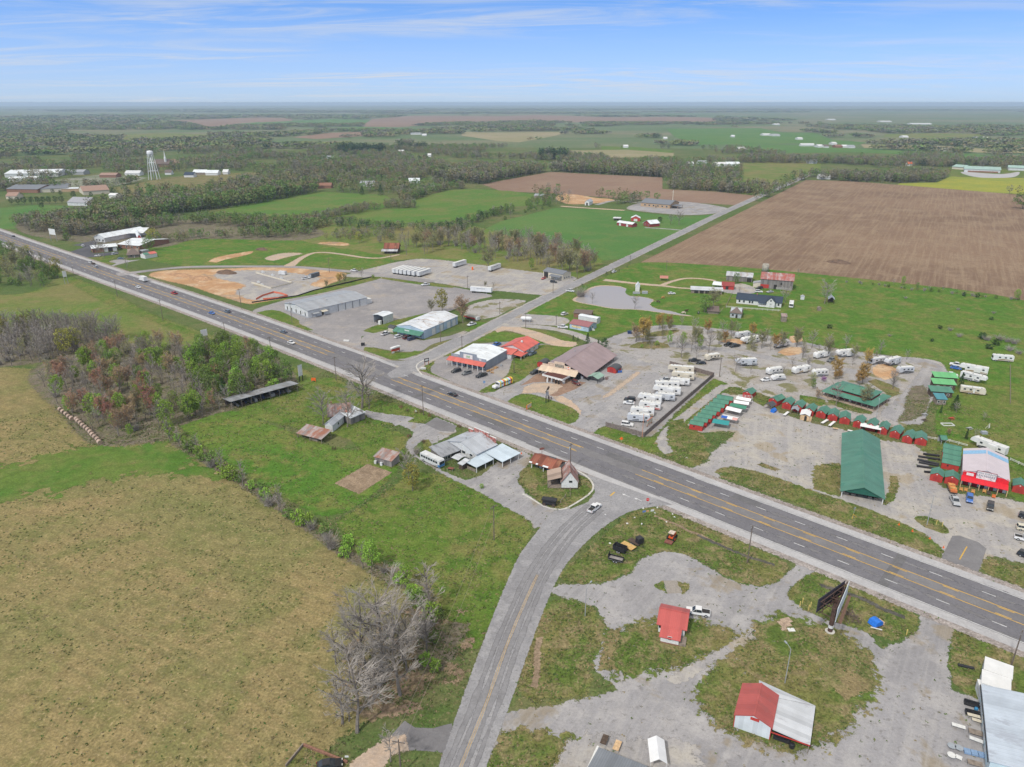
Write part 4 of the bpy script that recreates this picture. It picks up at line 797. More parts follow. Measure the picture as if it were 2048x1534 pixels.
MB().box(-.04,-.003,.3,D-.3,0,.8).build('base_course',m_steel,rt);MB().lathe([(.35,0),(.35,.5),(.45,.55),(.2,.8)],(L*.45,D*.35,ev+1.2),8).build('roof_vent',m_steel,rt)
MB().box(L,L+4.2,1,5,0,3.0).build('side_store',m_trim,rt)
rt,L=house('open_shelter','white box shelter with one open side on the big asphalt lot','shelter',g('F',1520,1245),g('F',1632,1205),7.5,4.6,5.2,'x',None,m_white_r,.2)
MB().box(0,L,0,.12,0,4.6).box(L-.12,L,.12,7.5,0,4.6).box(0,L-.12,7.38,7.5,0,4.6).build('wall',m_pale,rt);MB().box(.6,2.0,1.5,6,0,1.6).box(2.3,3.2,2,4,0,1.1).build('stored_goods',m_shade,rt);MB().box(-1.6,-.2,1,2.6,0,2.2).build('side_cabinet',m_trim,rt)
A=g('H',432,535);B=g('H',850,615);ev=hh('H',850,615,850,482);D=dist('H',(850,480),(1445,262),ev)
rt,L=house('blue_warehouse','pale blue warehouse with a green awning and rust-streaked white roof','warehouse',A,B,D,ev,ev+1.7,'y',m_blue_w,ribbed('streaked_roof',(.62,.64,.66),'y',.8,.12,dirt=(.42,.36,.32),damt=.4),.3)
MB().slab([(-.6,-3.6,2.6),(L+.2,-3.6,2.6),(L+.2,-.02,4.0),(-.6,-.02,4.0)],.12).build('awning',m_green,rt)
posts(rt,[(0,-3.4),(L*.25,-3.4),(L*.5,-3.4),(L*.75,-3.4),(L,-3.4)],2.55)
o=board('shop_sign','white sign board hanging at the edge of the green awning','sign','H',(550,575),(622,590),2.3,3.9,m_trim)[0]
opening(rt,'shop_door',(L*.45,L*.53,-.04,-.004,0,2.2),m_shade)
for u in (.12,.3,.65,.85):win(rt,'f',L*u,.9,2.2,1.2,L,D)
for u in (.28,.5,.72,.88):MB().box(L+.004,L+.06,D*u-1.6,D*u+1.6,0,3.6).build('loading_door',m_trim,rt);MB().box(L+.004,L+.12,D*u+1.8,D*u+2.1,0,ev-.2).build('downpipe',m_steel,rt)
for u,v in ((.35,.35),(.6,.3)):MB().lathe([(.3,0),(.3,.4),(.42,.45),(.15,.7)],(L*u,D*v,ev+1.2),8).build('roof_vent',m_steel,rt)
house('small_shed','small cream shed with black roof beside the blue warehouse','shed',g('H',290,500),g('H',368,515),4,2.6,3.4,'x',m_cream,m_shing)
A=g('c',378,735);B=g('c',1465,952);ev=4.3;D=dist('c',(1465,765),(2153,399),ev)
m_gw=ribbed('grey_wall',(.23,.27,.32),'x',.9,.12,var=.05);m_gwy=ribbed('grey_wall_cross',(.25,.28,.32),'y',.9,.12,var=.05)
rt,L=house('store_building','store with bright white roof, stepped grey parapet and red awning','store',A,B,D,ev,ev+1.3,'y',m_gwy,m_white_r,.15)
f=MB().prism([(0,0),(L,0),(L,5.3),(L*.73,5.3),(L*.73,6.9),(L*.25,6.9),(L*.25,5.3),(0,5.3)],'y',-.35,-.02).build('parapet',m_gw,rt)
MB().slab([(-1.0,-3.3,2.7),(L+.2,-3.3,2.7),(L+.2,-.36,3.9),(-1.0,-.36,3.9)],.1).build('awning',m_red_rx,rt)
posts(rt,[(-.7+k*(L+.6)/7,-3.1) for k in range(8)],2.66,.13,m_trim)
sg=MB().box(L*.36,L*.62,-.42,-.351,4.15,6.2).build('sign_panel',m_trim,rt);MB().box(L*.44,L*.55,-.44,-.421,5.2,5.5).box(L*.44,L*.55,-.44,-.421,4.65,4.9).build('sign_stripes',plain('sign_green',(.08,.30,.06),.5),sg)
MB().box(L*.07,L*.2,-.40,-.351,4.3,4.9).build('sign_panel',m_steel,rt);MB().box(L*.81,L*.87,-.40,-.351,4.3,5.1).build('sign_panel',m_trim,rt)
for u in (.05,.17,.29,.55,.67,.8,.92):win(rt,'f',L*u,.8,L*.085,1.5,L,D,mat=None).location.y=-.36
o=opening(rt,'shop_door',(L*.40,L*.46,-.42,-.351,0,2.3),m_shade)
mb=plain('cut_wood',(.42,.26,.13),.9,.35,1.5)
for k,(x,y) in enumerate([(1500,1000),(1560,975),(1640,950),(1720,905),(1790,880),(1640,1040)]):
 m=MB();rr=random.Random(k)
 for i in range(12):a=rr.uniform(0,3.1);cx,cyy,cz=rr.uniform(-.6,.6),rr.uniform(-.5,.5),.15+.22*(i//4);m.tube((cx-.35*math.cos(a),cyy-.35*math.sin(a),cz),(cx+.35*math.cos(a),cyy+.35*math.sin(a),cz),.17,n=6)
 p=m.build('firewood_pile',mb,loc=g('c',x,y));setp(p,'heap of split firewood beside the grey side wall, %s from the red awning' % ORD[k],'firewood','firewood heaps')
p=MB().tube((0,-.6,.6),(0,.6,.6),.5,n=10).box(-.5,.5,-.4,.4,0,.2).build('metal_tank',m_steel,loc=g('c',1930,820));setp(p,'grey metal tank standing behind the firewood heaps','tank')
B=g('I',612,512);C_=g('I',735,437);fd=(g('c',1465,952)-g('c',378,735)).normalized();A=B - fd*13
rt,L=house('red_roof_building','low white building with a bright red metal roof and a side porch','building',A,B,(C_-B).length+6,3.0,5.2,'y',m_pale,m_red_r,.5);D=(C_-B).length+6
MB().box(2.5,9.5,-6.5,-.02,0,2.5).build('front_block',m_pale,rt);MB().slab([(2.1,-6.9,2.6),(9.9,-6.9,2.6),(9.9,-.02,3.4),(2.1,-.02,3.4)],.12).build('front_roof',m_red_rx,rt)
MB().slab([(9.95,-5.5,2.35),(14.5,-5.5,2.0),(14.5,1.5,2.0),(9.95,1.5,2.95)],.1).build('porch_roof',m_red_r,rt);posts(rt,[(14.2,-5.2),(14.2,-2),(14.2,1.2)],2.0,.08,m_trim)
for k in range(2):win(rt,'r',D*(.4+.3*k),1.0,1.0,1.0,L,D)
MB().lathe([(.5,0),(.6,.3),(.6,.7),(.3,1.0)],(L*.62,D*.45,4.7),10).build('roof_vent',m_pale,rt)
p=MB().prism([(0,0),(2.6,0),(2.9,1.2),(-.3,1.2)],'y',0,1.6).build('dumpster',plain('blue_paint',(.02,.10,.42),.5),loc=g('G',1295,1195));setp(p,'blue dumpster at the edge of the lawn behind the red roof','dumpster')
A=g('I',880,732);B=g('I',1480,852);ev=hh('I',1480,852,1480,782);D=dist('I',(1480,780),(1985,505),ev)
rt,L=house('trading_store','wide store with a broad mauve metal roof and stepped tan front','store',A,B,D,ev,ev+4.6,'y',None,m_mauve,.8)
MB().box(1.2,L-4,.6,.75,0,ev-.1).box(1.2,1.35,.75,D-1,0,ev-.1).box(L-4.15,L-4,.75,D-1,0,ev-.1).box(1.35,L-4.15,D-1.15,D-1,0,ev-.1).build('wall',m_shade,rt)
MB().prism([(0,2.6),(L*.82,2.6),(L*.82,4.6),(L*.66,4.6),(L*.66,5.7),(L*.52,5.7),(L*.52,7.0),(L*.28,7.0),(L*.28,6.0),(L*.14,6.0),(L*.14,4.9),(0,4.9)],'y',-.9,-.65).build('false_front',plain('tan_boards',(.55,.43,.33),.8,.1,.8),rt)
MB().slab([(-.6,-4.2,2.6),(L*.84,-4.2,2.6),(L*.84,-.92,4.1),(-.6,-.92,4.1)],.1).build('awning',ribbed('tan_roof',(.58,.46,.34),'x',.5,.15),rt)
posts(rt,[(-.2+k*(L*.82)/6,-4.0) for k in range(7)],2.55,.1,m_wood)
sp=MB().box(L*.305,L*.50,-1.0,-.901,4.45,5.75).build('sign_panel',m_black,rt)
for k,s in enumerate((5.25,4.65)):
 m=MB();rr=random.Random(k+3);x=L*.315
 while x < L*.49:w_=rr.uniform(.25,.5);m.box(x,x+w_,-1.03,-1.001,s,s+.35);x += w_+.15
 m.build('sign_lettering',m_cream,sp)
m=MB();n=20
for k in range(n):
 a0,a1=2*math.pi*k/n,2*math.pi*(k+1)/n;c=(L*.21,5.1)
 m.add([(c[0]+1.2*math.cos(a0)*s,-.92,c[1]+.6*math.sin(a0)*s) for s in (1,.85)]+[(c[0]+1.2*math.cos(a1)*s,-.92,c[1]+.6*math.sin(a1)*s) for s in (.85,1)],[(0,1,2,3)])
m.build('oval_emblem',plain('emblem_brown',(.33,.15,.10),.6),rt)
e_=MB().box(L*.575,L*.645,-.98,-.901,4.2,5.5).build('round_emblem',m_trim,rt);MB().prism([(L*.58,5.05),(L*.64,5.05),(L*.63,5.38),(L*.61,5.46),(L*.59,5.38)],'y',-1.0,-.981).prism([(L*.58,4.6),(L*.64,4.6),(L*.63,4.32),(L*.61,4.25),(L*.59,4.32)],'y',-1.0,-.981).build('emblem_halves',m_orange,e_)
for k in range(12):MB().box(L-.15,L+.05,2+k*(D-4)/11-.1,2+k*(D-4)/11+.1,0,ev).build('side_post',m_wood,rt)
rr=random.Random(5)
for k in range(16):
 c_=[(.3,.3,.32),(.4,.1,.08),(.1,.15,.3),(.5,.5,.48),(.06,.06,.06)][k % 5]
 MB().box(L-3.5,L-2.2,2+k*(D-5)/15-.5,2+k*(D-5)/15+.4,0,rr.uniform(.7,1.8)).build('stored_goods',plain('goods_%d' % (k % 5),c_,.7),rt)
for u,v in ((.62,.42),(.58,.5),(.3,.6)):MB().lathe([(.25,0),(.25,.35),(.35,.4),(.1,.6)],(L*u,D*v,ev+3.2),8).build('roof_vent',m_steel,rt)
h=hh('I',1180,912,1150,828);q=[g('I',x,y,h) for x,y in ((868,752),(1150,826),(1256,768),(945,690))];rt=empty('station_canopy',(q[0].x,q[0].y,0),heading(q[0],q[1]),'open station canopy frame with white fascia and rusty roof beams','canopy')
W_=(q[1]-q[0]).length;D_=min((q[3]-q[0]).length,10)
MB().box(0,W_,-.1,.1,h-.8,h).box(0,W_,D_-.1,D_+.1,h-.8,h).box(-.1,.1,.1,D_-.1,h-.8,h).box(W_-.1,W_+.1,.1,D_-.1,h-.8,h).build('fascia',m_trim,rt)
for k in range(4):MB().box(.1,W_-.1,1.3+k*(D_-2.6)/3-.35,1.3+k*(D_-2.6)/3+.35,h-.55,h-.2).build('beam',plain('rusty_beam',(.12,.05,.04),.9),rt)
MB().box(W_*.2-.12,W_*.2+.12,D_*.35,D_*.35+.24,0,h-.6).build('leg',plain('rusty_leg',(.16,.05,.04),.8),rt);MB().box(W_*.93-.4,W_*.93+.4,D_*.3,D_*.3+.8,0,h-.6).build('leg',m_trim,rt)
for k,(x,y,lb,mt) in enumerate([(940,865,'white pump under the station canopy, leftmost of the row',m_trim),(1000,870,'pale pump second in the row under the station canopy',m_steel),(1055,885,'dark pump third in the row under the station canopy',m_black),(1095,895,'black and white pump at the right end of the canopy row',m_shade)]):
 r_=empty('fuel_pump',g('I',x,y),heading(q[0],q[1]),lb,'fuel pump','old pumps under the canopy');MB().prism([(-.35,0),(.35,0),(.32,1.5),(.2,1.75),(-.2,1.75),(-.32,1.5)],'y',-.25,.25).build('body',mt,r_);MB().lathe([(.05,1.75),(.25,1.9),(.25,2.2),(.05,2.35)],(0,0,0),8).build('globe',m_lamp,r_)
def barrelshed(label,A,B,D):
 L=(B-A).length;rt=empty('round_top_shed',A,heading(A,B),label,'shed','round-topped red sheds')
 pr=[(0,0),(L,0)] + [(L/2+L/2*1.08*math.cos(t),1.5+1.35*math.sin(t)) for t in [math.pi*k/8 for k in range(9)]]
 MB().prism(pr,'y',0,D).build('wall',m_red if False else m_redw,rt)
 m=MB();arc=[(L/2+L/2*1.16*math.cos(t),1.5+1.47*math.sin(t)) for t in [math.pi*k/8 for k in range(9)]]
 for k in range(8):a,b=arc[k],arc[k+1];m.slab([(a[0],-.2,a[1]),(b[0],-.2,b[1]),(b[0],D+.2,b[1]),(a[0],D+.2,a[1])],.08)
 m.build('roof',m_shing,rt);MB().box(L*.3,L*.7,-.04,-.003,0,2.0).build('door',plain('door_red',(.30,.03,.03),.6),rt)
barrelshed('red round-topped shed at the left corner of the tan store front',g('I',800,650),g('I',888,668),5.5)
barrelshed('red round-topped shed standing at the side of the mauve roof',g('I',1775,722),g('I',1890,748),5.5)
shedroof('green_carport','small pale green gable carport at the right corner of the store','carport',g('I',1500,850),g('I',1640,885),5.5,2.2,2.3,ribbed('pale_green_roof',(.24,.36,.29),'x',.5,.15),m_black,2,axis='y',ridge=3.1)
p=MB().lathe([(.45,0),(.5,.2),(.5,.9),(.45,1.0)],(0,0,0),10).lathe([(.4,0),(.45,.2),(.45,.8),(.4,.9)],(1.1,.3,0),10).build('blue_barrels',plain('blue_plastic',(.03,.12,.40),.5),loc=g('I',1935,735));setp(p,'blue plastic barrels beside the round-topped shed','barrels')
A=g('G',1702,1005);B=g('G',1915,1046);ev=hh('G',1915,1046,1915,990);D=dist('G',(1915,1046),(2010,1000))
rt,L=house('blue_cabin','pale blue cabin with a dull red roof and yellow banner','cabin',A,B,D,ev,ev+1.3,'x',m_blue_w,plain('dull_red_roof',(.28,.12,.125),.7,.1),.4)
MB().box(L*.12,L*.62,-.08,-.003,1.1,2.1).build('banner',plain('banner_yellow',(.62,.48,.25),.6,.5,1.2),rt);win(rt,'r',D*.5,1,1.1,1.1,L,D);opening(rt,'door',(L+.003,L+.05,D*.15,D*.15+1,0,2.1),m_shade)
p=MB().prism([(0,0),(1.5,0),(1.5,.1),(.2,1.3),(0,1.3)],'y',0,1.5).build('slanted_cellar_door',m_trim,loc=g('G',1960,1030));setp(p,'white slanted box against the blue cabin gable end','cellar door')
house('mobile_home','long white flat-roofed mobile home behind the blue cabin','mobile home',g('G',1800,920),g('G',2010,960),4.2,3.2,3.5,'x',m_pale,m_white_r,.1)
house('flat_house','low grey brown flat-roofed house behind the blue cabin','house',g('G',1748,880),g('G',1940,895),8,2.7,3.0,'x',m_brickw,m_brownr,.4)
A=g('G',1402,420);B=g('G',1620,463);ev=hh('G',1620,463,1620,392);D=dist('G',(1620,463),(1676,430))
rt,L=house('cream_workshop','cream metal workshop with grey roof beside the side road','workshop',A,B,D,ev,ev+1.6,'x',m_cream,m_grey_r if False else plain('slate_roof',(.16,.17,.19),.6,.1),.4)
opening(rt,'garage_door',(L*.04,L*.26,-.05,-.004,0,4.0),m_shade);MB().slab([(L*.42,-3,2.6),(L*.98,-3,2.6),(L*.98,0,3.4),(L*.42,0,3.4)],.12).build('porch_roof',plain('slate_roof',(.16,.17,.19),.6),rt)
posts(rt,[(L*.45,-2.8),(L*.7,-2.8),(L*.95,-2.8)],2.6);opening(rt,'door',(L*.66,L*.71,-.04,-.004,0,2.1),m_trim)
for k in range(3):win(rt,'r',D*(.25+.25*k),1.0,1,1.1,L,D)
MB().box(-.05,L+.05,-.06,-.003,0,.9).build('base_course',m_steel,rt) if False else None
A=g('K',1292,545);B=g('K',1750,590);D=9;ev=3.0
rt,L=house('farmhouse','white farmhouse with a dark navy roof and a front gable','house',A,B,D,ev,5.6,'x',m_trim,m_navy,.5)
MB().prism([(L*.68,0),(L*.86,0),(L*.86,3.4),(L*.77,6.0),(L*.68,3.4)],'y',-2.5,-.01).build('front_gable',m_trim,rt);m=MB();m.slab([(L*.66,-2.9,3.3),(L*.77,-2.9,6.2),(L*.77,4,6.2),(L*.66,4,3.3)],.12).slab([(L*.77,-2.9,6.2),(L*.88,-2.9,3.3),(L*.88,4,3.3),(L*.77,4,6.2)],.12).build('gable_roof',m_navy,rt)
MB().box(L*.50,L*.68,-2.4,-.01,0,.9).build('porch_base',m_trim,rt);MB().slab([(L*.49,-2.6,2.4),(L*.69,-2.6,2.4),(L*.69,0,3.0),(L*.49,0,3.0)],.1).build('porch_roof',m_navy,rt);posts(rt,[(L*.5+k*L*.044,-2.4) for k in range(5)],2.4,.06,m_trim,'porch_post',.9)
for u in (.07,.17,.30,.36,.94):win(rt,'f',L*u,.9,1.0,1.5,L,D)
win(rt,'f',L*.77,1.0,.9,1.4).location.y=-2.5;win(rt,'f',L*.77,3.7,.8,1.1).location.y=-2.5
opening(rt,'door',(L*.75,L*.79,-2.56,-2.51,0,2.0),m_pale);MB().box(L*.42,L*.45,D/2-.4,D/2+.4,4.8,6.5).build('chimney',m_brickw,rt)
A=g('K',1535,388);B=g('K',1865,415);ev=hh('K',1535,388,1540,292);rd=ev+3.2
m_barnw=ribbed('barn_boards',(.20,.18,.17),'x',.35,.4,rough=.95,var=.25)
rt,L=house('old_barn','old grey barn with a patchy rusty red roof and red lower wall','barn',A,B,13,ev,rd,'x',m_barnw,ribbed('patchy_rust_roof',(.33,.30,.30),'x',.6,.3,rough=.85,dirt=(.32,.07,.045),damt=1.1,dirts=.45,var=.3),.5)
MB().box(.1,L*.27,-.08,-.004,.2,ev*.42).build('red_boards',m_redw,rt);opening(rt,'barn_door',(L*.42,L*.52,-.05,-.004,0,3),m_shade);opening(rt,'hay_door',(L*.62,L*.67,-.05,-.004,3.2,4.6),m_shade)
MB().box(L*.5,L*.97,-.06,-.004,0,1.5).build('stone_base',plain('field_stone',(.30,.28,.26),.9,.3,2),rt);MB().prism([(-4.6,0),(-.05,0),(-.05,3.8),(-4.6,2.8)],'y',.5,6).build('lean_to',m_cream,rt);MB().slab([(-4.9,.2,2.9),(-.05,.2,4.0),(-.05,6.3,4.0),(-4.9,6.3,2.9)],.1).build('lean_to_roof',m_tin,rt)
P=g('K',1587,222);hs=hh('K',1587,222,1587,142);rt=empty('stone_silo',P,0,'round weathered concrete silo standing behind the rusty barn','silo');MB().lathe([(2.4,0),(2.4,hs),(2.25,hs),(2.25,hs-.6)],(0,0,0),16).build('shell',plain('old_concrete',(.33,.30,.25),.95,.2,.5),rt,True);MB().lathe([(2.42,0),(2.42,.12)],(0,0,hs*.6),16).lathe([(2.42,0),(2.42,.12)],(0,0,hs*.3),16).build('hoops',m_steel,rt)
rt,L=house('farm_shed','long grey farm shed with tin roof left of the old barn','shed',g('K',1187,312),g('K',1452,332),9,3.6,5.6,'x',m_barnw,m_tin,.4);opening(rt,'shed_door',(L*.8,L*.97,-.05,-.004,0,2.8),m_shade)
rt,L=house('red_barn','small red barn with a dark red roof in the farmyard','barn',g('K',1145,402),g('K',1266,409),7,2.6,4.4,'x',m_redw,plain('dark_red_roof',(.26,.055,.05),.7,.15),.4);opening(rt,'barn_door',(L*.3,L*.55,-.05,-.004,0,2.2),m_shade)
shedroof('white_carport','open carport with white roof joined to the small red barn','carport',g('K',1048,392),g('K',1142,402),7,2.6,2.8,m_white_r,m_steel,3,axis='x',ridge=4.0)
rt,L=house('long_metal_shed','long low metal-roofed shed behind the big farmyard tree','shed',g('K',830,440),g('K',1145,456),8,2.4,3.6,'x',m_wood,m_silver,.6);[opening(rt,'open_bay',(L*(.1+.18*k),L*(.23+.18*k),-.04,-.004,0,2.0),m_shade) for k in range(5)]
house('pond_cabin','small white cabin standing on the pond bank','cabin',g('K',258,422),g('K',300,424),7,3.2,4.8,'y',m_trim,m_white_r,.2)
p=MB().box(0,3.6,0,1.6,0,1.7).box(-6,-1.4,0,1.6,0,1.2).build('pond_dock_boxes',m_steel,loc=g('K',330,450));setp(p,'pair of grey boxes in front of the white pond cabin','boxes')
A=g('K',1226,690);B=g('K',1340,701);rt,L=house('stone_cabin','abandoned pale stone cabin with a sagging brown hip roof','cabin',A,B,10,3.0,5.0,'x',plain('pale_stone',(.38,.40,.42),.9,.25,1.2),m_brownr,.5,hip=3.5)
opening(rt,'doorway',(L*.5,L*.68,-.04,-.004,0,2.2),m_shade);win(rt,'f',L*.25,1.0,1.0,1.2,frame=False,mat=m_shade)
rt,L=house('collapsed_shed','collapsed brown shed with a broken roof under the big tree','shed',g('K',1000,650),g('K',1108,656),6,1.6,2.9,'m',m_wood,m_brownr,.6)
MB().tube((L,0,.2),(L+3,5,2.9),.15).tube((-1,0,.2),(2,4,2.4),.15).build('fallen_beam',m_wood,rt)
rt,L=shedroof('feed_shelter','little red-roofed shelter in the pasture by the farm lane','shelter',g('K',512,315),g('K',590,318),4,2.0,2.1,plain('pink_roof',(.42,.18,.14),.7),m_wood,2,axis='x',ridge=3.2)
rt,L=house('outhouse','narrow weathered outhouse with rusty roof alone in the pasture','outhouse',g('K',1752,735),g('K',1805,738),3,3.2,4.0,'m',m_wood,m_rust,.3)
rt,L=house('well_house','tiny pale hut in the grass right of the farmhouse','hut',g('K',1950,508),g('K',1988,511),2.4,2.0,2.6,'y',m_pale,m_grey_ry,.2)
rt,L=shedroof('open_barn','dark open-fronted shed beside the bare pasture tree','shed',g('L',333,470),g('L',383,474),6,3.0,3.0,m_grey_ry,m_dkwood,2,m_dkwood,axis='y',ridge=4.4)
p=MB().box(-1,1,-.9,.9,0,1.9).prism([(-1.1,1.9),(1.1,1.9),(0,2.5)],'y',-1,1).build('weathered_hut',m_wood,loc=g('L',253,528));setp(p,'weathered brown hut below the bare pasture tree','hut')
m_brr=plain('dark_red_wall',(.26,.045,.045),.8,.1)
rt,L=house('red_farmhouse','dark red house with white metal roof at the edge of the green field','house',g('C',1130,1068),g('C',1182,1080),12,3.2,6,'y',m_brr,m_white_r,.5);[win(rt,'f',L*u,1,1.1,1.4,L,12) for u in (.25,.75)];MB().slab([(-3,-.2,2.4),(0,-.2,2.8),(0,8,2.8),(-3,8,2.4)],.1).build('porch_roof',m_white_r,rt)
rt,L=house('long_red_shed','long dark red shed with white roof by the red house','shed',g('C',920,1065),g('C',1040,1083),8,3,4.4,'x',m_brr,m_white_r,.3);[opening(rt,'shed_door',(L*u,L*u+2.4,-.05,-.004,0,2.4),m_trim) for u in (.15,.62)]
rt,L=house('red_garage','small bright red garage with white roof behind the red house','garage',g('C',1032,1033),g('C',1102,1035),9,3.2,5.4,'y',m_redw,m_white_r,.3);opening(rt,'garage_door',(L*.3,L*.7,-.05,-.004,0,2.5),m_trim)
shedroof('grey_carport','grey carport at the end of the red house group','carport',g('C',890,1028),g('C',948,1030),8,2.4,2.6,m_pale,m_wood,3,m_wood)
A=g('C',1108,915);B=g('C',1335,935);rt,L=house('tan_hall','long tan brick hall with a grey roof on the paved lot','hall',A,B,26,4.6,8.2,'x',m_tanb,plain('slate_roof',(.16,.17,.19),.6),.7);[win(rt,'f',L*u,1.2,2.2,1.6,L,26) for u in (.15,.3,.45,.6,.75,.9)];opening(rt,'door',(L*.52,L*.55,-.05,-.004,0,2.4),m_shade)
MB().slab([(L,4,3.6),(L+9,4,3.4),(L+9,18,3.4),(L,18,3.6)],.3).build('side_porch',plain('slate_roof',(.16,.17,.19),.6),rt);posts(rt,[(L+8.5,4.5),(L+8.5,17.5)],3.3,.2,m_tanb)
p=MB().tube((0,0,0),(0,0,16),.5,.3,8).box(-.8,.8,-.3,.3,13,14).build('tall_mast',m_cream,loc=g('C',1358,890));setp(p,'tall pale mast beside the tan hall','mast')
rt,L=house('white_barn','white gabled barn at the end of the dirt lane','barn',g('C',668,908),g('C',702,910),14,4,6.4,'y',m_trim,m_grey_ry,.4);opening(rt,'barn_door',(L*.3,L*.7,-.05,-.004,0,3),m_shade)
house('grey_yard_shed','long grey roofed shed at the clay yard beside the field','shed',g('C',268,852),g('C',340,855),14,3.4,5,'x',m_wood,m_grey_r,.5)
rt,L=house('green_roof_factory','long factory with a pale green roof beyond the yellow field','factory',g('D',1600,612),g('D',1868,622),40,5.5,9,'x',m_pale,plain('faded_green_roof',(.30,.42,.37),.6,.08,.1),1);opening(rt,'loading_dock',(L*.1,L*.95,-.3,-.01,0,2.6),m_brickw)
house('green_roof_wing','left wing of the green-roofed factory behind its yard','factory',g('D',1508,590),g('D',1595,596),30,4.5,7.5,'x',m_cream,plain('faded_green_roof',(.30,.42,.37),.6),1);house('green_roof_annex','right annex of the green-roofed factory at the photo edge','factory',g('D',1930,600),g('D',2100,606),30,5,8,'x',m_pale,plain('faded_green_roof',(.30,.42,.37),.6),1)
A=g('y',765,590);B=g('y',1205,548);ev=hh('y',765,590,757,508);D=dist('y',(765,590),(660,545))
rt,L=house('brick_workshop','brick workshop with white metal roof and pale roller doors','workshop',A,B,D,ev,ev+1.2,'x',m_brickw,m_white_r,.6)
for u in (.46,.82):opening(rt,'roller_door',(L*u,L*u+L*.16,-.06,-.004,0,ev*.85),m_pale)
opening(rt,'open_bay',(L*.64,L*.8,-.05,-.004,0,ev*.85),m_shade);opening(rt,'door',(L*.03,L*.06,-.05,-.004,0,2.2),m_shade)
rt,L=house('white_roof_hall','large hall with broad white roof behind the brick workshop','hall',g('y',800,382),g('y',985,400),45,4.2,7.0,'y',m_pale,m_white_r,.6);[win(rt,'f',L*u,1,1.6,1.4,L,60) for u in (.2,.5,.8)]
rt,L=house('brick_hall','low brick hall with a white roof right of the workshop','hall',g('y',1215,500),g('y',1600,530),34,3.4,5.6,'x',m_brickw,m_white_r,.6);[win(rt,'f',L*u,1,1.6,1.4,L,45) for u in (.15,.4,.65,.9)]
house('red_storage_barn','red barn with white roof behind the dark green bush','barn',g('y',1578,415),g('y',1640,410),30,5.5,7.5,'y',m_redw,m_white_r,.4)
shedroof('open_hay_barn','open white-roofed shelter behind the red storage barn','shelter',g('y',1420,325),g('y',1665,322),16,4.5,7.0,m_white_r,m_steel,4)
rt,L=house('brown_house','brown-roofed house between the workshop lot and the clay bank','house',g('y',1390,680),g('y',1592,665),16,2.8,6.0,'x',m_wood,m_brownr,.9,hip=4);win(rt,'f',L*.3,1,1.4,1.2);opening(rt,'door',(L*.55,L*.6,-.05,-.004,0,2.1),m_trim)
rt,L=house('portable_building','long white portable building with half green and half red roof','shed',g('y',1702,692),g('y',1916,655),7,3.0,4.2,'x',m_trim,m_red_rx,.2);m=MB();m.slab([(-.25,-.25,3.12),(L*.42,-.25,3.12),(L*.42,3.5,4.42),(-.25,3.5,4.42)],.06).slab([(-.25,3.5,4.42),(L*.42,3.5,4.42),(L*.42,7.25,3.12),(-.25,7.25,3.12)],.06).build('green_roof_half',m_green,rt)
house('grey_flat_shed','grey flat shed right behind the green and red roof','shed',g('y',1660,610),g('y',1770,590),5,2.6,2.8,'m',m_steel,m_grey_r,.2)
A=g('F',1530,435);B=g('F',1690,435);rt,L=house('rusty_barn','small barn with rusty red roof at the edge of the bare wood','barn',A,B,11,4.2,7.5,'x',m_dkwood,m_rustred,.6);MB().slab([(-2,-4,2.4),(L*.98,-4,2.4),(L*.98,0,3.6),(-2,0,3.6)],.1).build('front_lean_to',m_tin,rt);posts(rt,[(-1.5,-3.8),(L*.3,-3.8),(L*.6,-3.8),(L*.9,-3.8)],2.4)
rt,L=house('rusty_house','old house with a rust-patched grey tin roof among bare trees','house',g('R',640,930),g('R',900,905),10,3.0,5.6,'x',m_wood,m_rust,.7);MB().box(L*.1,L*.16,4.6,5.4,5.0,7.0).build('chimney',m_brickw,rt);win(rt,'f',L*.6,1,1.2,1.2)
rt,L=house('white_roof_wing','wing of the old house with a leaf-strewn white roof','house wing',g('R',912,955),g('R',1090,880),9,2.8,3.8,'m',m_barnw,ribbed('leafy_white_roof',(.58,.61,.64),'x',.8,.12,dirt=(.16,.14,.12),damt=.45,dirts=.7),.4)
rt,L=house('white_side_shed','white gabled shed with grey roof at the end of the old house','shed',g('R',582,1040),g('R',678,1052),9,3.0,4.2,'y',m_pale,m_grey_ry,.3);win(rt,'r',4.5,1.2,.9,1.0,L,9)
A=g('Q',690,918);B=g('Q',1362,732);rt,L=house('long_lean_to','very long open lean-to shed with grey tin roof along the thicket','shed',A,B,7.5,3.6,2.6,'m',None,ribbed('dull_tin',(.25,.26,.275),'x',.7,.2,rough=.7,dirt=(.18,.17,.16),damt=.4,var=.18),.5)
for k in range(8):MB().box(.2+k*(L-.4)/7-.11,.2+k*(L-.4)/7+.11,.2,.42,0,3.55).build('post',m_wood,rt);MB().tube((.2+k*(L-.4)/7,.3,2.5),(.2+k*(L-.4)/7+.9,.3,3.5),.06).tube((.2+k*(L-.4)/7,.3,2.5),(.2+k*(L-.4)/7-.9,.3,3.5),.06).build('brace',m_wood,rt) if 0 < k < 7 else None
MB().box(0,L,7.3,7.45,0,2.6).build('back_wall',m_dkwood,rt);rr=random.Random(8)
for k in range(14):MB().box(1+k*(L-3)/14,1+k*(L-3)/14+rr.uniform(.6,1.8),rr.uniform(1,3),rr.uniform(4,6),0,rr.uniform(.5,1.4)).build('stored_junk',plain('junk_%d' % (k % 4),[(.16,.14,.12),(.35,.34,.33),(.10,.07,.05),(.06,.08,.14)][k % 4],.9),rt)
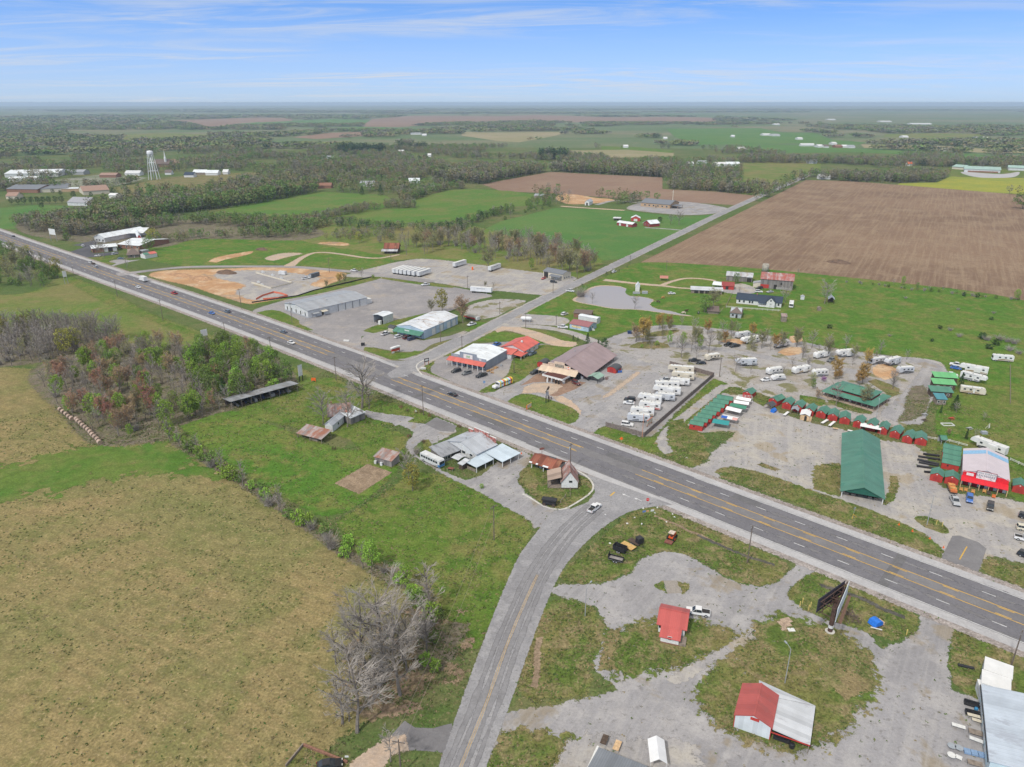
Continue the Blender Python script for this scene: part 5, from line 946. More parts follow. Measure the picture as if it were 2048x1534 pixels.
rt,L=shedroof('tin_shelter','open shelter with striped rusty tin roof in the lush meadow','shelter',g('R',225,1125),g('R',535,1205),5.5,2.0,3.2,m_rust,m_wood,3);MB().box(L*.45,L*.75,1,3.5,0,.9).build('stored_lumber',m_wood,rt)
rt,L=house('tin_hut','small rusty-roofed hut beside the garden plot','hut',g('R',1345,1462),g('R',1440,1478) if False else g('R',1450,1440),5,2.6,3.6,'x',m_tin,m_rust,.5) if False else house('tin_hut','small rusty-roofed hut beside the garden plot','hut',g('R',1215,1440),g('R',1430,1500),4.5,2.4,3.4,'m',m_barnw,m_rust,.4);[MB().box(L*u,L*u+.9,-.9,-.3,0,1.2).build('white_drum',m_pale,rt) for u in (.05,.4)]
A=g('S',835,580);B=g('S',1262,775);ev=hh('S',1262,775,1245,642);D=dist('S',(1245,642),(1500,490),ev)
rt,L=house('country_cafe','rambling white shop with grey metal roofs and a cluttered signboard front','shop',A,B,D,ev,ev+2.2,'y',m_pale,m_grey_ry,.4)
win(rt,'f',L*.58,1.6,1.6,1.0);win(rt,'f',L*.83,1.8,1.4,.8);opening(rt,'double_door',(L*.78,L*.9,-.05,-.004,0,1.7),m_steel)
MB().slab([(L+.05,-5,2.3),(L+5.2,-5,2.1),(L+5.2,3.6,2.1),(L+.05,3.6,2.9)],.1).build('porch_roof',ribbed('pale_blue_tin',(.50,.58,.64),'y',.7,.12),rt);MB().slab([(L+.05,3.7,2.9),(L+9,3.7,2.2),(L+9,D+3,2.2),(L+.05,D+3,3.0)],.1).build('porch_roof',ribbed('pale_blue_tin',(.50,.58,.64),'y',.7,.12),rt)
posts(rt,[(L+5,-4.8),(L+5,-.5),(L+5,3.3),(L+8.8,4),(L+8.8,8),(L+8.8,12)],2.05,.12,m_trim);MB().box(L+.5,L+4.5,-4.9,-4.8,0,1.0).box(L+8.7,L+8.8,4.3,8,.2,1.0).build('porch_rail',m_wood,rt);MB().box(L-.2,L+.4,-4.5,-.2,0,2.2).build('plank_screen',m_dkwood,rt)
for u,hgt,w_ in ((.05,3.2,.16),(.25,4.4,.5),(.78,3.6,.2)):
 s_=MB().box(L*u,L*(u+w_),D+.1,D+.35,1.8,2.2+hgt).build('sign_front',plain('worn_sign',(.33,.12,.10),.8,.6,.7,dirt=(.55,.52,.48),dirts=.8),rt);MB().box(L*u-.05,L*(u+w_)+.05,D+.05,D+.4,2.2+hgt,2.36+hgt).build('cap_board',m_trim,s_)
MB().tube((L*.46,D*.3,ev),(L*.46,D*.3,ev+2.6),.12).build('stove_pipe',m_black,rt)
rr=random.Random(4)
for k in range(5):x=L*.35+k*L*.1;MB().tube((x,D-1,ev+.4),(x+rr.uniform(-.8,.8),D-.5,ev+2.2),.06).tube((x,D-1,ev+1.2),(x+1,D-1.2,ev+1.9),.05).build('roof_ornament',plain('rust_iron',(.20,.08,.06),.8),rt)
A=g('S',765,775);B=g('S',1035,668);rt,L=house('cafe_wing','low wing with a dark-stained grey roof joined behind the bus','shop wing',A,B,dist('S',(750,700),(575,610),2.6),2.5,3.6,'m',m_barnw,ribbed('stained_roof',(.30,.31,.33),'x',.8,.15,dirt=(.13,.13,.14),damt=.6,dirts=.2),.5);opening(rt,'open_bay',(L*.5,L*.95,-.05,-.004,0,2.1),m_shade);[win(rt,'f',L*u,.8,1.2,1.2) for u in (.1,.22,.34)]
a=g('S',525,735);b=g('S',715,825);rt=empty('old_bus',(a+b)/2,heading(a,b),'old white and blue bus parked against the cafe wing','bus');f=5
MB().prism([(-f,.5),(-f,2.9),(-f+.2,3.1),(f-.3,3.1),(f,2.6),(f,.5)],'y',-1.25,1.25).build('body',m_pale,rt);[MB().box(-f+.5+k*1.25,-f+1.5+k*1.25,s*1.25-.02,s*1.25+.02,1.7,2.5).build('window',m_glass,rt) for k in range(7) for s in (-1,1)]
MB().box(f-.06,f+.03,-1.1,1.1,1.5,2.6).build('windscreen',m_glass,rt);MB().box(f-.9,f+.02,-1.27,1.27,.6,1.45).build('blue_nose',plain('bus_blue',(.05,.17,.36),.5,.2),rt);wheels(rt,(-f+1.8,f-1.6),2.5,.48)
canopy('picnic_roof','flat pale tin roof on poles over a picnic table by the cafe',g('S',900,775),g('S',1000,815),4.2,2.2,2.5,m_silver,None,m_wood)
rt,L=house('garden_hut','little dark hut with pale tin roof in the cafe yard','hut',g('S',1005,855),g('S',1060,880),3.2,2.0,2.5,'m',m_dkwood,m_silver,.3)
table('S',(850,870),(930,885),'rusty brown table on the grass by the cafe drive',plain('rust_iron',(.20,.08,.06),.8),1.4,.8,group='garden pieces')
A=g('T',478,428);B=g('T',852,545);rt,L=house('rusty_stall','long rusty-roofed open stall with patched tin on the corner island','stall',A,B,6.5,2.5,3.9,'x',None,m_rustred,.7)
posts(rt,[(.2,.1),(L*.5,.1),(L-.2,.1),(.2,6.3),(L-.2,6.3)],2.5,.12,m_trim);MB().box(0,L,6.2,6.3,0,2.6).box(L-.1,L,.2,6.2,0,2.6).build('back_wall',m_tin,rt)
for x0,x1 in ((.22,.30),(.50,.72),(-.06,.06)):MB().slab([(L*x0,-.72,2.36),(L*x1,-.72,2.36),(L*x1,.9,3.03),(L*x0,.9,3.03)],.02).build('tin_patch',m_white_r,rt)
MB().box(L*.5,L*.75,3.3,4.6,3.9,4.0).build('dark_patch',m_shing,rt);rr=random.Random(2)
for k in range(6):MB().box(.8+k*L*.15,1.9+k*L*.15,1.5,4,0,rr.uniform(.6,1.4)).build('stored_junk',plain('junk_%d' % (k % 4),(.16,.14,.12),.9),rt)
p=MB().tube((0,0,0),(0,0,5),.07).prism([(-.9,4.2),(.3,4.4),(1.0,4.9),(.4,5.3),(-.7,5.0)],'y',-.05,.05).build('iron_ornament',plain('rust_iron',(.20,.08,.06),.8),loc=g('T',640,320));setp(p,'rusty iron ornament on a post behind the rusty stall','ornament')
A=g('T',942,745);B=g('T',1190,748);ev=hh('T',1190,748,1192,640);rt,L=house('white_gable_shed','tall white gabled shed with a steep patched rusty roof','shed',A,B,7.5,ev,ev+3.6,'y',m_trim,ribbed('steep_rust',(.34,.28,.26),'y',.8,.3,rough=.85,dirt=(.26,.08,.05),damt=.8,dirts=.6,var=.3),.35)
win(rt,'f',L*.56,2.2,1.1,.8);MB().slab([(-4.6,-.1,2.9),(-.05,-.1,4.2),(-.05,7,4.2),(-4.6,7,2.9)],.12).build('side_porch_roof',ribbed('plank_roof',(.33,.25,.20),'y',.6,.3,rough=.9,var=.2),rt);posts(rt,[(-4.4,.1),(-4.4,3.4),(-4.4,6.8)],2.9,.1);MB().box(-4.4,-.1,.2,6.8,0,.3).build('porch_floor',m_wood,rt);MB().box(-3.6,-.05,5,5.1,.3,3.0).build('porch_wall',m_dkwood,rt)
MB().box(-.04,L+.04,-.12,-.03,0,.35).build('base_board',m_dkwood,rt)
m_red_h=ribbed('house_red_roof',(.44,.095,.085),'x',.4,.2,dirt=(.36,.09,.08),damt=.3);A=g('U',930,1115);B=g('U',1135,1160);ev=hh('U',930,1115,922,1048);rt,L=house('red_roof_house','small white house with a red metal roof on the gravel lot','house',A,B,7.0,ev,ev+1.6,'x',m_trim,m_red_h,.5)
x0,x1=L*.16,L*.84;MB().box(x0,x1,-3.4,-.02,0,ev-.75).build('front_room',m_trim,rt);MB().slab([(x0-.35,-3.8,ev-.72),(x1+.35,-3.8,ev-.72),(x1+.35,-.35,ev+.05),(x0-.35,-.35,ev+.05)],.12).build('front_roof',m_red_h,rt)
o=win(rt,'f',x0+(x1-x0)*.5,1.2,.8,.9);o.location.y=-3.42;win(rt,'f',L*.06,1.2,.7,.9);MB().box(x0,x1,-3.5,-3.42,0,.3).build('brick_base',m_brickw,rt);opening(rt,'door',(L+.003,L+.05,1,2,.2,2.2),m_shade)
MB().box(x1+.05,x1+1.6,-3.2,-.4,0,.5).build('side_steps',m_wood,rt);MB().box(x1+.1,x1+.2,-3.2,-.4,.5,1.4).build('stair_rail',m_wood,rt)
A=g('e',207,897);B=g('e',782,1102);ev=hh('e',207,897,222,710);D=dist('e',(218,703),(368,225),ev)
rt,L=house('red_silver_shed','metal shed with white walls, red roof and a silver lean-to','shed',A,B,D,ev,ev+1.5,'y',ribbed('white_ribbed_wall',(.56,.60,.62),'x',.3,.12),ribbed('dull_red_ribs',(.37,.085,.075),'y',.5,.16,dirt=(.30,.08,.07),damt=.3),.2)
MB().box(L*.42,L*.66,-.05,-.003,ev+.25,ev+.95).build('gable_vent',m_redw,rt);MB().box(-.04,.12,-.05,-.004,0,ev).box(L-.12,L+.04,-.05,-.004,0,ev).build('corner_trim',m_redw,rt)
W2=7.2;MB().slab([(L+.22,-.25,ev-.1),(L+W2,-.25,2.3),(L+W2,D+1.5,2.3),(L+.22,D-.5,ev-.1)],.06).build('lean_to_roof',m_silver,rt);MB().slab([(L*.45,D+.1,ev+.6),(L+.22,D-.4,ev-.1),(L+W2,D+1.6,2.3),(L*.40,D+3.0,2.9)],.06).build('rear_lean_to_roof',m_silver,rt)
MB().box(L+.05,L+W2,-.32,-.26,2.15,2.45).build('edge_board',m_redw,rt);posts(rt,[(L+W2-.2,0),(L+W2-.2,D*.5),(L+W2-.2,D)],2.25,.08);
p=MB().box(-1.6,1.6,-.9,.9,.35,.95).build('utility_wagon',m_black,loc=g('e',975,1100));setp(p,'black wagon bed under the silver lean-to','wagon');p.rotation_euler.z=heading(A,B)
rt2=empty('yellow_machine',g('e',1000,1020),heading(A,B),'yellow mower frame under the silver lean-to','mower');MB().tube((-1,0,1.0),(1,0,1.3),.08).tube((-.6,.3,1.3),(.7,-.3,.9),.08).tube((-.2,.4,.6),(-.2,.4,1.5),.07).build('frame',plain('machine_yellow',(.70,.42,.02),.5),rt2);MB().box(-.9,-.3,-.4,.4,.5,1.1).build('engine',m_steel,rt2)
p=MB().lathe([(.45,0),(.5,.1),(.5,1.0),(.35,1.1)],(0,0,0),10).build('black_drum',m_black,loc=g('e',1132,1228));setp(p,'black drum on the grass in front of the silver lean-to','drum')
A=g('h',640,645);B=g('h',735,1640);rt,L=house('blue_shop','light blue metal shop with pale grey blue roof at the right edge','shop',A,B,22,3.6,5.0,'x',ribbed('pale_blue_wall',(.50,.62,.66),'x',.6,.12),ribbed('pale_blue_roof',(.42,.47,.53),'x',.9,.08,dirt=(.34,.37,.42),damt=.3),.3)
MB().box(-.3,L+.3,-.5,-.36,3.3,3.6).build('gutter',m_black,rt);[opening(rt,'white_panel',(L*u,L*u+1.4,-.05,-.004,.3,2.6),m_trim) for u in (.12,.2,.3,.42,.55,.7)]
Z_=2.8
for k,(p0,p1,p3,lb) in enumerate([((705,250),(1080,385),(735,100),'white flat-roofed shed nearest the highway beside the blue shop'),((675,425),(1060,560),(700,270),'white flat-roofed shed between the blue shop and its twin')]):
 a=g('h',*p0,Z_);b=g('h',*p1,Z_);c=g('h',*p3,Z_);a.z=b.z=0;rt,L=house('white_flat_shed',lb,'shed',a,b,(c-g('h',*p0,Z_)).length,Z_-.1,Z_+.1,'m',m_pale,plain('white_membrane',(.64,.64,.63),.6,.06,.5),.05,group='white flat-roofed sheds')
 MB().box(L*.4,L*.4+1,-.05,-.004,0,2).build('door',m_trim,rt)
a=g('h',672,570,2.2);b=g('h',806,602,2.2);c=g('h',700,475,2.2);a.z=b.z=0;house('white_box_shed','small white box shed squeezed between the blue shop and flat shed','shed',a,b,4,2.2,2.3,'m',m_pale,plain('white_membrane',(.64,.64,.63),.6),.05)
P1=g('i',1180,762,3.6);P0=g('i',395,455,3.6);P1.z=P0.z=0;rt,L=house('ribbed_roof_building','dark grey ribbed-roof building at the bottom edge','building',P1,P0,14,3.5,5.0,'x',m_pale,ribbed('dark_ribbed_roof',(.20,.215,.235),'x',.45,.35),.1);MB().box(L+.1,L+.5,-.2,14.2,3.2,3.75).build('roof_edge',m_trim,rt)
P0=g('i',1200,770,2.4);P1=g('i',1520,770,2.4);P0.z=P1.z=0;canopy('white_tent','white fabric tent with sagging roof at the bottom edge',g('i',1225,830),g('i',1490,850),5.2,2.2,3.2,plain('tent_fabric',(.68,.68,.68),.7,.06,.4),None,m_trim,'y')
table('i',(450,440),(510,290),'brown picnic table behind the ribbed roof building',m_dkwood,1.2,.8,group='tables behind the ribbed roof');table('i',(655,540),(720,385),'light wooden table behind the ribbed roof building',plain('raw_pine',(.55,.38,.22),.7,.2),1.2,.8,group='tables behind the ribbed roof')
A=g('a',190,690);B=g('a',1885,1065);ev=4.6;D=dist('N',(1405,1105),(1490,895),ev)
rt,L=house('flea_market_hall','flea market hall with pale pink roof, blue roof stripe and red awning','market hall',A,B,D,ev,ev+1.9,'y',m_pale,plain('pink_grey_roof',(.52,.46,.485),.6,.05,.3),.25)
m=MB()
for (xa,xb,za,zb) in ((-.26,L/2,ev-.05,ev+1.9),(L/2,L+.26,ev+1.9,ev-.05)):m.slab([(xa,D*.74,za+.20),(xb,D*.74,zb+.20),(xb,D*.9,zb+.20),(xa,D*.9,za+.20)],.03)
m.build('roof_stripe',plain('stripe_blue',(.22,.40,.58),.6),rt)
MB().box(0,L,-.2,-.02,2.6,5.0).build('red_fascia',m_red,rt);MB().slab([(-.2,-2.8,2.5),(L+.1,-2.8,2.5),(L+.1,-.22,3.3),(-.2,-.22,3.3)],.1).build('awning',m_red,rt);posts(rt,[(k*L/5,-2.6) for k in range(6)],2.45,.1,plain('raw_pine',(.55,.38,.22),.7))
sg=MB().box(L*.30,L*.72,-.40,-.22,3.35,6.0).build('sign_board',m_trim,rt);MB().box(L*.295,L*.725,-.42,-.22,6.0,6.12).box(L*.29,L*.30,-.42,-.22,3.35,6.12).box(L*.72,L*.73,-.42,-.22,3.35,6.12).build('sign_frame',plain('frame_maroon',(.22,.03,.04),.5),sg)
m_ink=plain('ink_blue',(.03,.05,.12),.5)
text(sg,'AMISH COUNTRY',.78,(L*.51,-.42,5.45),(math.pi/2,0,0),m_ink);text(sg,'FLEA MARKET',1.08,(L*.51,-.42,4.55),(math.pi/2,0,0),m_ink,w=.92);MB().box(L*.37,L*.41,-.42,-.401,3.7,3.85).box(L*.60,L*.64,-.42,-.401,3.7,3.85).build('sign_marks',m_ink,sg)
MB().box(L*.08,L*.24,-.28,-.21,3.65,4.6).build('white_sign',m_trim,rt);opening(rt,'shop_door',(L*.42,L*.52,-.26,-.21,0,2.2),m_shade);[opening(rt,'red_wall_panel',(L*u,L*u+L*.12,-.1,-.02,0,2.5),plain('wall_red',(.33,.02,.025),.6)) for u in (.05,.25,.6,.8)]
cw=plain('basket_wood',(.52,.27,.09),.8,.3)
for k,(x,y,lb) in enumerate([(215,960,'tan wooden chair left of the awning posts'),(390,980,'wide tan wooden swing seat under the awning'),(660,1040,'pinkish wooden bench in front of the awning'),(1080,1030,'tan rocking chair beside the market door'),(1250,1110,'dark barrel planter under the awning'),(1430,1230,'orange wooden crate at the right awning post')]):
 r_=empty('display_seat',g('a',x,y),heading(A,B),lb,'display goods','wares outside the flea market');mt=plain('orange_wood',(.55,.16,.05),.7) if k == 5 else m_dkwood if k == 4 else cw
 MB().box(-.5,.5,-.35,.35,.35,.45).build('seat',mt,r_);MB().box(-.5,.5,.28,.38,.45,1.15).build('backrest',mt,r_);[MB().box(x_-.05,x_+.05,y_-.05,y_+.05,0,.35).build('leg',mt,r_) for x_ in (-.44,.44) for y_ in (-.29,.29)]
A=g('N',207,1322);B=g('N',628,1402);ev=hh('N',628,1402,640,1342);D=dist('N',(640,1342),(832,790),ev)
rt,L=house('market_pavilion','large open pavilion with a long dark green gable roof','pavilion',A,B,D,ev,ev+2.6,'y',None,m_greeny,.4)
MB().prism([(0,ev),(L,ev),(L/2,ev+2.55)],'y',.05,.15).build('front_gable',plain('dark_green_panel',(.02,.10,.07),.6),rt);MB().prism([(0,ev),(L,ev),(L/2,ev+2.55)],'y',D-.15,D-.05).build('rear_gable',plain('dark_green_panel',(.02,.10,.07),.6),rt)
for k in range(9):
 for x in (.15,L-.15):MB().box(x-.12,x+.12,.2+k*(D-.4)/8-.12,.2+k*(D-.4)/8+.12,0,ev).build('post',m_trim,rt)
MB().box(L*.42,L*.54,.4,D-.4,.0,.08).build('aisle_slab',plain('pad_concrete',(.40,.37,.33),.9),rt);[MB().box(L*u-.6,L*u+.6,2+k*4.5,5+k*4.5,.0,.8).build('stall_counter',m_wood,rt) for u in (.15,.3,.7,.85) for k in range(int((D-4)/4.5))]
A=g('w',245,585);B=g('w',1385,918);D=dist('w',(1385,918),(1715,690));rt,L=house('camp_office','camp office with a green metal roof and a deep porch all round','lodge',A,B,D,3.7,5.9,'x',None,m_green,-2.4,hip=5.5);sh=plain('office_red',(.20,.05,.045),.8)
MB().box(3,L-3,3,D-3,0,3.7).build('wall',sh,rt);m=MB();i_=2.3;pr=[((-.4,-.4),(L+.4,-.4),(L-i_,i_),(i_,i_)),((L+.4,-.4),(L+.4,D+.4),(L-i_,D-i_),(L-i_,i_)),((L+.4,D+.4),(-.4,D+.4),(i_,D-i_),(L-i_,D-i_)),((-.4,D+.4),(-.4,-.4),(i_,i_),(i_,D-i_))]
for q in pr:m.slab([(q[0][0],q[0][1],2.6),(q[1][0],q[1][1],2.6),(q[2][0],q[2][1],3.6),(q[3][0],q[3][1],3.6)],.1)
m.build('porch_roof',m_green,rt);MB().box(0,L,0,D,.0,.35).build('porch_floor',plain('porch_boards',(.40,.31,.24),.85,.2),rt)
posts(rt,[(.2+k*(L-.4)/9,.2) for k in range(10)]+[(L-.2,k*(D-.4)/5+.2) for k in range(1,6)]+[(.2,k*(D-.4)/5+.2) for k in range(1,6)],2.6,.1,m_wood,z0=.35)
for u in (.25,.4,.6,.75):win(rt,'f',L*u,1.0,1.6,1.3).location.y=2.97
o=opening(rt,'door',(L*.5-.5,L*.5+.5,2.93,2.99,.36,2.4),m_trim);MB().box(L*.2,L*.32,D*.3,D*.3+.5,4.4,4.6).build('roof_valley',m_shade,rt) if False else None;MB().prism([(L*.46,4.4),(L*.53,4.4),(L*.50,5.2),(L*.48,5.2)],'y',D*.28,D*.34).build('roof_vent',m_shade,rt)
def red_shed(A,B,D,axis,label,group):
 rt,L=house('red_shed',label,'shed',A,B,D,2.3,3.3,axis,m_redw,m_green if axis == 'x' else m_greeny,.18,.08,group)
 if axis == 'y':d=MB().box(L*.25,L*.75,-.04,-.003,0,1.95).build('double_door',plain('door_red2',(.34,.035,.03),.7),rt);MB().box(L*.5-.02,L*.5+.02,-.06,-.041,0,1.95).build('door_seam',m_dkwood,d);MB().box(L*.45,L*.55,-.04,-.003,2.5,2.8).build('gable_vent',m_trim,rt)
 else:MB().box(L+.003,L+.04,D*.2,D*.8,0,1.95).build('double_door',plain('door_red2',(.34,.035,.03),.7),rt);MB().box(L*.3,L*.4,-.04,-.003,1.2,1.8).build('window',m_glass,rt)
 return rt
v1=g('M',640,430)-g('M',215,728)
for k in range(8):
 t=k/7;a=g('M',217+ (527-217)*t,728+(432-728)*t);b=g('M',365+(700-365)*t,757+(462-757)*t);L_=min(8.2,(b-a).length);b=a+(b-a).normalized()*L_
 red_shed(a,b,2.7,'x','red shed with green roof in the slanted row, %s from the highway end' % ORD[k],'row of red sheds beside the ditch')
red_shed(g('M',822,368),g('M',916,392),5.5,'y','lone red shed at the back end of the slanted row','red sheds with green roofs')
RS=[('M',(1118,440),(1212,472)),('M',(1270,490),(1370,512)),('M',(1392,522),(1490,545)),('M',(1525,565),(1625,588)),('M',(1655,590),(1762,617)),('M',(1787,627),(1897,648)),('N',(190,585),(292,602)),('N',(326,620),(418,642)),('N',(455,652),(546,674)),('N',(575,685),(665,706)),('N',(695,722),(792,747)),('N',(818,770),(915,796)),('N',(945,795),(1062,816))]
RL=['beside the dark blue tarp canopy','second from the dark tarp canopy','behind the grey pop-up roof','behind the white canopy stall','in front of the camp office, fifth in the long row','sixth in the long row, door to the gravel','seventh in the long row, brighter green roof','behind the white panel, eighth in the long row','ninth in the long row, behind the white awning','tenth in the long row, hidden behind the awning','third from the right end of the long row','with a white frame in front, second from the row end','at the right end of the long row']
for (z_,a,b),lb in zip(RS,RL):red_shed(g(z_,*a),g(z_,*b),6.2,'y','red shed ' + lb,'long row of red sheds below the camp office')
red_shed(g('N',1097,1156),g('N',1222,1186),4.6,'y','red shed left of the pair beside the flea market','red sheds by the flea market');red_shed(g('N',1243,1186),g('N',1378,1216),4.6,'y','red shed right of the pair touching the flea market','red sheds by the flea market')
for k,(y0,dx) in enumerate(((1035,0),(985,6),(930,8),(885,12))):
 a=g('N',1212+dx,y0);b=g('N',1385+dx,y0+38);red_shed(a,b,3.0,'x','red shed lying sideways behind the flea market pair, %s from them' % ORD[k],'red sheds by the flea market')
red_shed(g('N',1922,1272),g('N',2060,1304),5.0,'y','red shed at the right edge beyond the flea market','red sheds by the flea market')
for k,(a,b,mt,nm) in enumerate([((1145,172),(1368,186),ribbed('bright_green_roof',(.13,.40,.16),'x',.5,.15),'bright green roofed camping cabin beside the tall cedar, topmost'),((1133,240),(1350,256),ribbed('bright_green_roof',(.13,.40,.16),'x',.5,.15),'bright green roofed camping cabin, second from the top'),((1108,318),(1320,334),m_green,'dark green roofed camping cabin below the bright ones'),((1165,398),(1258,404),ribbed('teal_roof',(.06,.22,.26),'x',.5,.15),'short cabin with a teal roof below the green cabins')]):
 a=g('N',*a);b=g('N',*b);rt,L=house('camping_cabin',nm,'cabin',a,b,4.2,2.6,3.3,'m',m_dkwood if k < 3 else m_wood,mt,.4,group='camping cabins');opening(rt,'door',(L*.45,L*.45+.9,-.05,-.004,0,2.0),m_wood);win(rt,'f',L*.2,1,.8,.8);win(rt,'f',L*.8,1,.8,.8)
shedroof('water_kiosk','small green-roofed kiosk beside the footpath behind the sheds','kiosk',g('N',1210,800),g('N',1262,803),3,2.2,2.4,m_green,m_steel,2,m_steel,axis='x',ridge=3.0)
wf=plain('canopy_white',(.68,.68,.67),.7,.05);tealc=plain('canopy_teal',(.03,.24,.24),.6,.08);dkg=plain('canopy_green',(.05,.20,.13),.6,.08)
for k,(a,b,D_,mt,lb) in enumerate([((475,715),(655,745),4.2,tealc,'teal canopy at the highway end of the stall row'),((625,560),(790,600),3.6,wf,'white canopy third from the highway in the stall row'),((670,520),(850,560),3.4,dkg,'dark green canopy in the middle of the stall row'),((720,485),(885,510),2.8,wf,'white canopy second from the far end of the stall row'),((745,440),(905,470),2.8,wf,'white canopy at the far end of the stall row')]):
 canopy('stall_canopy',lb,g('M',*a),g('M',*b),D_,2.2,2.9,mt)
a=g('M',575,655);b=g('M',750,690);rt=canopy('striped_canopy','flat canopy striped blue, white and faded red in the stall row',a,b,3.4,2.2,2.5,wf);L=(b-a).length;MB().slab([(-.12,-.12,2.23),(L*.36,-.12,2.23),(L*.36,1.7,2.53),(-.12,1.7,2.53)],.02).build('blue_stripe',plain('blue_paint',(.02,.10,.42),.5),rt);MB().slab([(L*.70,-.12,2.23),(L+.12,-.12,2.23),(L+.12,1.7,2.53),(L*.70,1.7,2.53)],.02).build('red_stripe',plain('faded_red',(.62,.34,.30),.6),rt)
a=g('M',780,430);b=g('M',935,440);rt=empty('bare_canopy',a,heading(a,b),'bare white metal canopy frame at the far end of the stalls','frame');L=(b-a).length;m=MB();[m.tube((x,y,0),(x,y,2.4),.05) for x in (0,L/2,L) for y in (0,3)];[m.tube((0,y,2.4),(L,y,2.4),.05) for y in (0,1.5,3)];[m.tube((x,0,2.4),(x,3,2.4),.05) for x in (0,L*.25,L*.5,L*.75,L)];m.build('frame',m_trim,rt)
canopy('tarp_canopy','dark shingled stall roof draped with a bright blue tarp',g('M',1065,505),g('M',1150,530),4.2,2.0,3.0,m_shing,None,m_wood,'y');p=MB().prism([(0,0),(1.6,0),(1.9,.9),(.8,1.7),(.1,1.2)],'y',0,2.0).build('blue_tarp',plain('tarp_blue',(.02,.15,.55),.5,.2),loc=g('M',1140,535));setp(p,'crumpled bright blue tarp beside the dark stall roof','tarp');p.rotation_euler.z=heading(g('M',1065,505),g('M',1150,530))
canopy('grey_popup','grey pop-up roof in front of a red shed in the long row',g('M',1370,560),g('M',1450,575),3.6,2.0,2.8,plain('canopy_grey',(.28,.30,.33),.7),None,m_steel,'y')
rt=canopy('white_stall','white canopy stall with a tan wooden front in the long row',g('M',1470,625),g('M',1580,645),5.5,2.3,3.0,wf,None,m_wood,'y');MB().box(.2,4.4,.3,.4,0,2.2).build('stall_front',plain('raw_pine',(.55,.38,.22),.7),rt);MB().box(1.7,2.6,.25,.3,0,2.0).build('stall_door',m_shade,rt)
a=g('N',395,665);b=g('N',600,705);rt=canopy('long_awning','long white fabric awning in front of the long shed row',a,b,4.0,2.2,2.5,wf,None,m_trim)
for k,(z_,a,b,lb,mt) in enumerate([('M',(1295,590),(1345,550),'white table with blue cloth bundle, left in the gravel',wf),('M',(1725,680),(1790,640),'white table in front of the long shed row, left of two',wf),('M',(1810,710),(1870,660),'white table in front of the long shed row, right of two',wf),('M',(1848,735),(1910,745),'tan wooden crate table right of the white tables',plain('raw_pine',(.55,.38,.22),.7)),('N',(275,670),(380,695),'long white table of goods behind the white pickup',wf)]):table(z_,a,b,lb,mt,1.0,.8,group='tables in front of the sheds')
for k,(a,b) in enumerate([((1035,900),(1195,920)),((985,925),(1205,958)),((975,955),(1195,1005)),((990,985),(1190,1020)),((970,1022),(1135,1045)),((1045,1080),(1105,1085))]):
 a=g('N',*a);b=g('N',*b);p=MB().tube((0,0,.38),((b-a).length,0,.38),.4,n=12,cap=False).tube((0.02,0,.38),((b-a).length-.02,0,.38),.34,n=12).build('drain_pipe',plain('black_plastic',(.018,.018,.022),.45),loc=a);p.rotation_euler.z=heading(a,b);setp(p,'black plastic pipe lying by the sideways sheds, %s from the top' % ORD[k],'pipe','black drain pipes')
# ================================================================== vehicles
car('pickup','white','T',(1375,1125),(1515,1015),'white crew cab pickup turning at the county road mouth','cars near the crossroads')
lanecar('sedan','black','_',918,786,-5.9,'black sedan on the highway in front of the red awning store');lanecar('sedan','white','_',587,686,1.7,'white sedan alone on the highway near the trees')
lanecar('sedan','slate','_',568,665,-5.9,'dark sedan on the highway passing the pale warehouse');lanecar('sedan','blue','E',1630,788,1.7,'blue car, left of the two side by side on the highway')
lanecar('suv','slate','E',1697,788,-5.9,'slate grey car, right of the two side by side on the highway') ;lanecar('pickup','red','E',1378,622,-5.9,'red pickup on the highway beside the clay ground')
lanecar('sedan','white','E',1060,580,1.7,'white car on the near lanes opposite the box truck');lanecar('suv','silver','E',762,414,-5.9,'silver car behind the white pickup with a trailer')
lanecar('pickup','white','E',715,382,-9.4,'white pickup towing a small trailer on the far highway lanes');lanecar('sedan','black','E',108,172,-9.4,'dark car farthest up the highway')
s_=(g('E',748,386)-HA).dot(HU);p=MB().box(-1.8,1.8,-.9,.9,.5,1.1).tube((-1.1,-1,.3),(-1.1,1,.3),.3,n=8).build('small_trailer',m_dkwood,loc=hw(s_,-9.4));p.rotation_euler.z=heading(hw(s_,-9.4),hw(s_+3,-9.4));setp(p,'small loaded trailer behind the white highway pickup','trailer')
s_=(g('E',1140,522)-HA).dot(HU);rt=empty('box_truck',hw(s_,-9.0),heading(hw(s_,-9),hw(s_+3,-9)),'white box truck on the highway near the clay ground','truck')
MB().box(-4.2,2.0,-1.25,1.25,1.0,3.9).build('cargo_box',m_rv[0],rt);MB().prism([(2.1,.5),(4.4,.5),(4.4,1.5),(3.6,1.7),(3.0,2.7),(2.1,2.7)],'y',-1.15,1.15).build('cab',carpaint('paint_white',COLS['white']),rt);MB().box(3.1,3.75,-1.17,1.17,1.75,2.4).build('windscreen',m_glass,rt);wheels(rt,(-2.6,3.2),2.4,.48);MB().box(-4.2,4.3,-.9,.9,.5,.98).build('chassis',m_black,rt)
G_='cars parked on the lots'
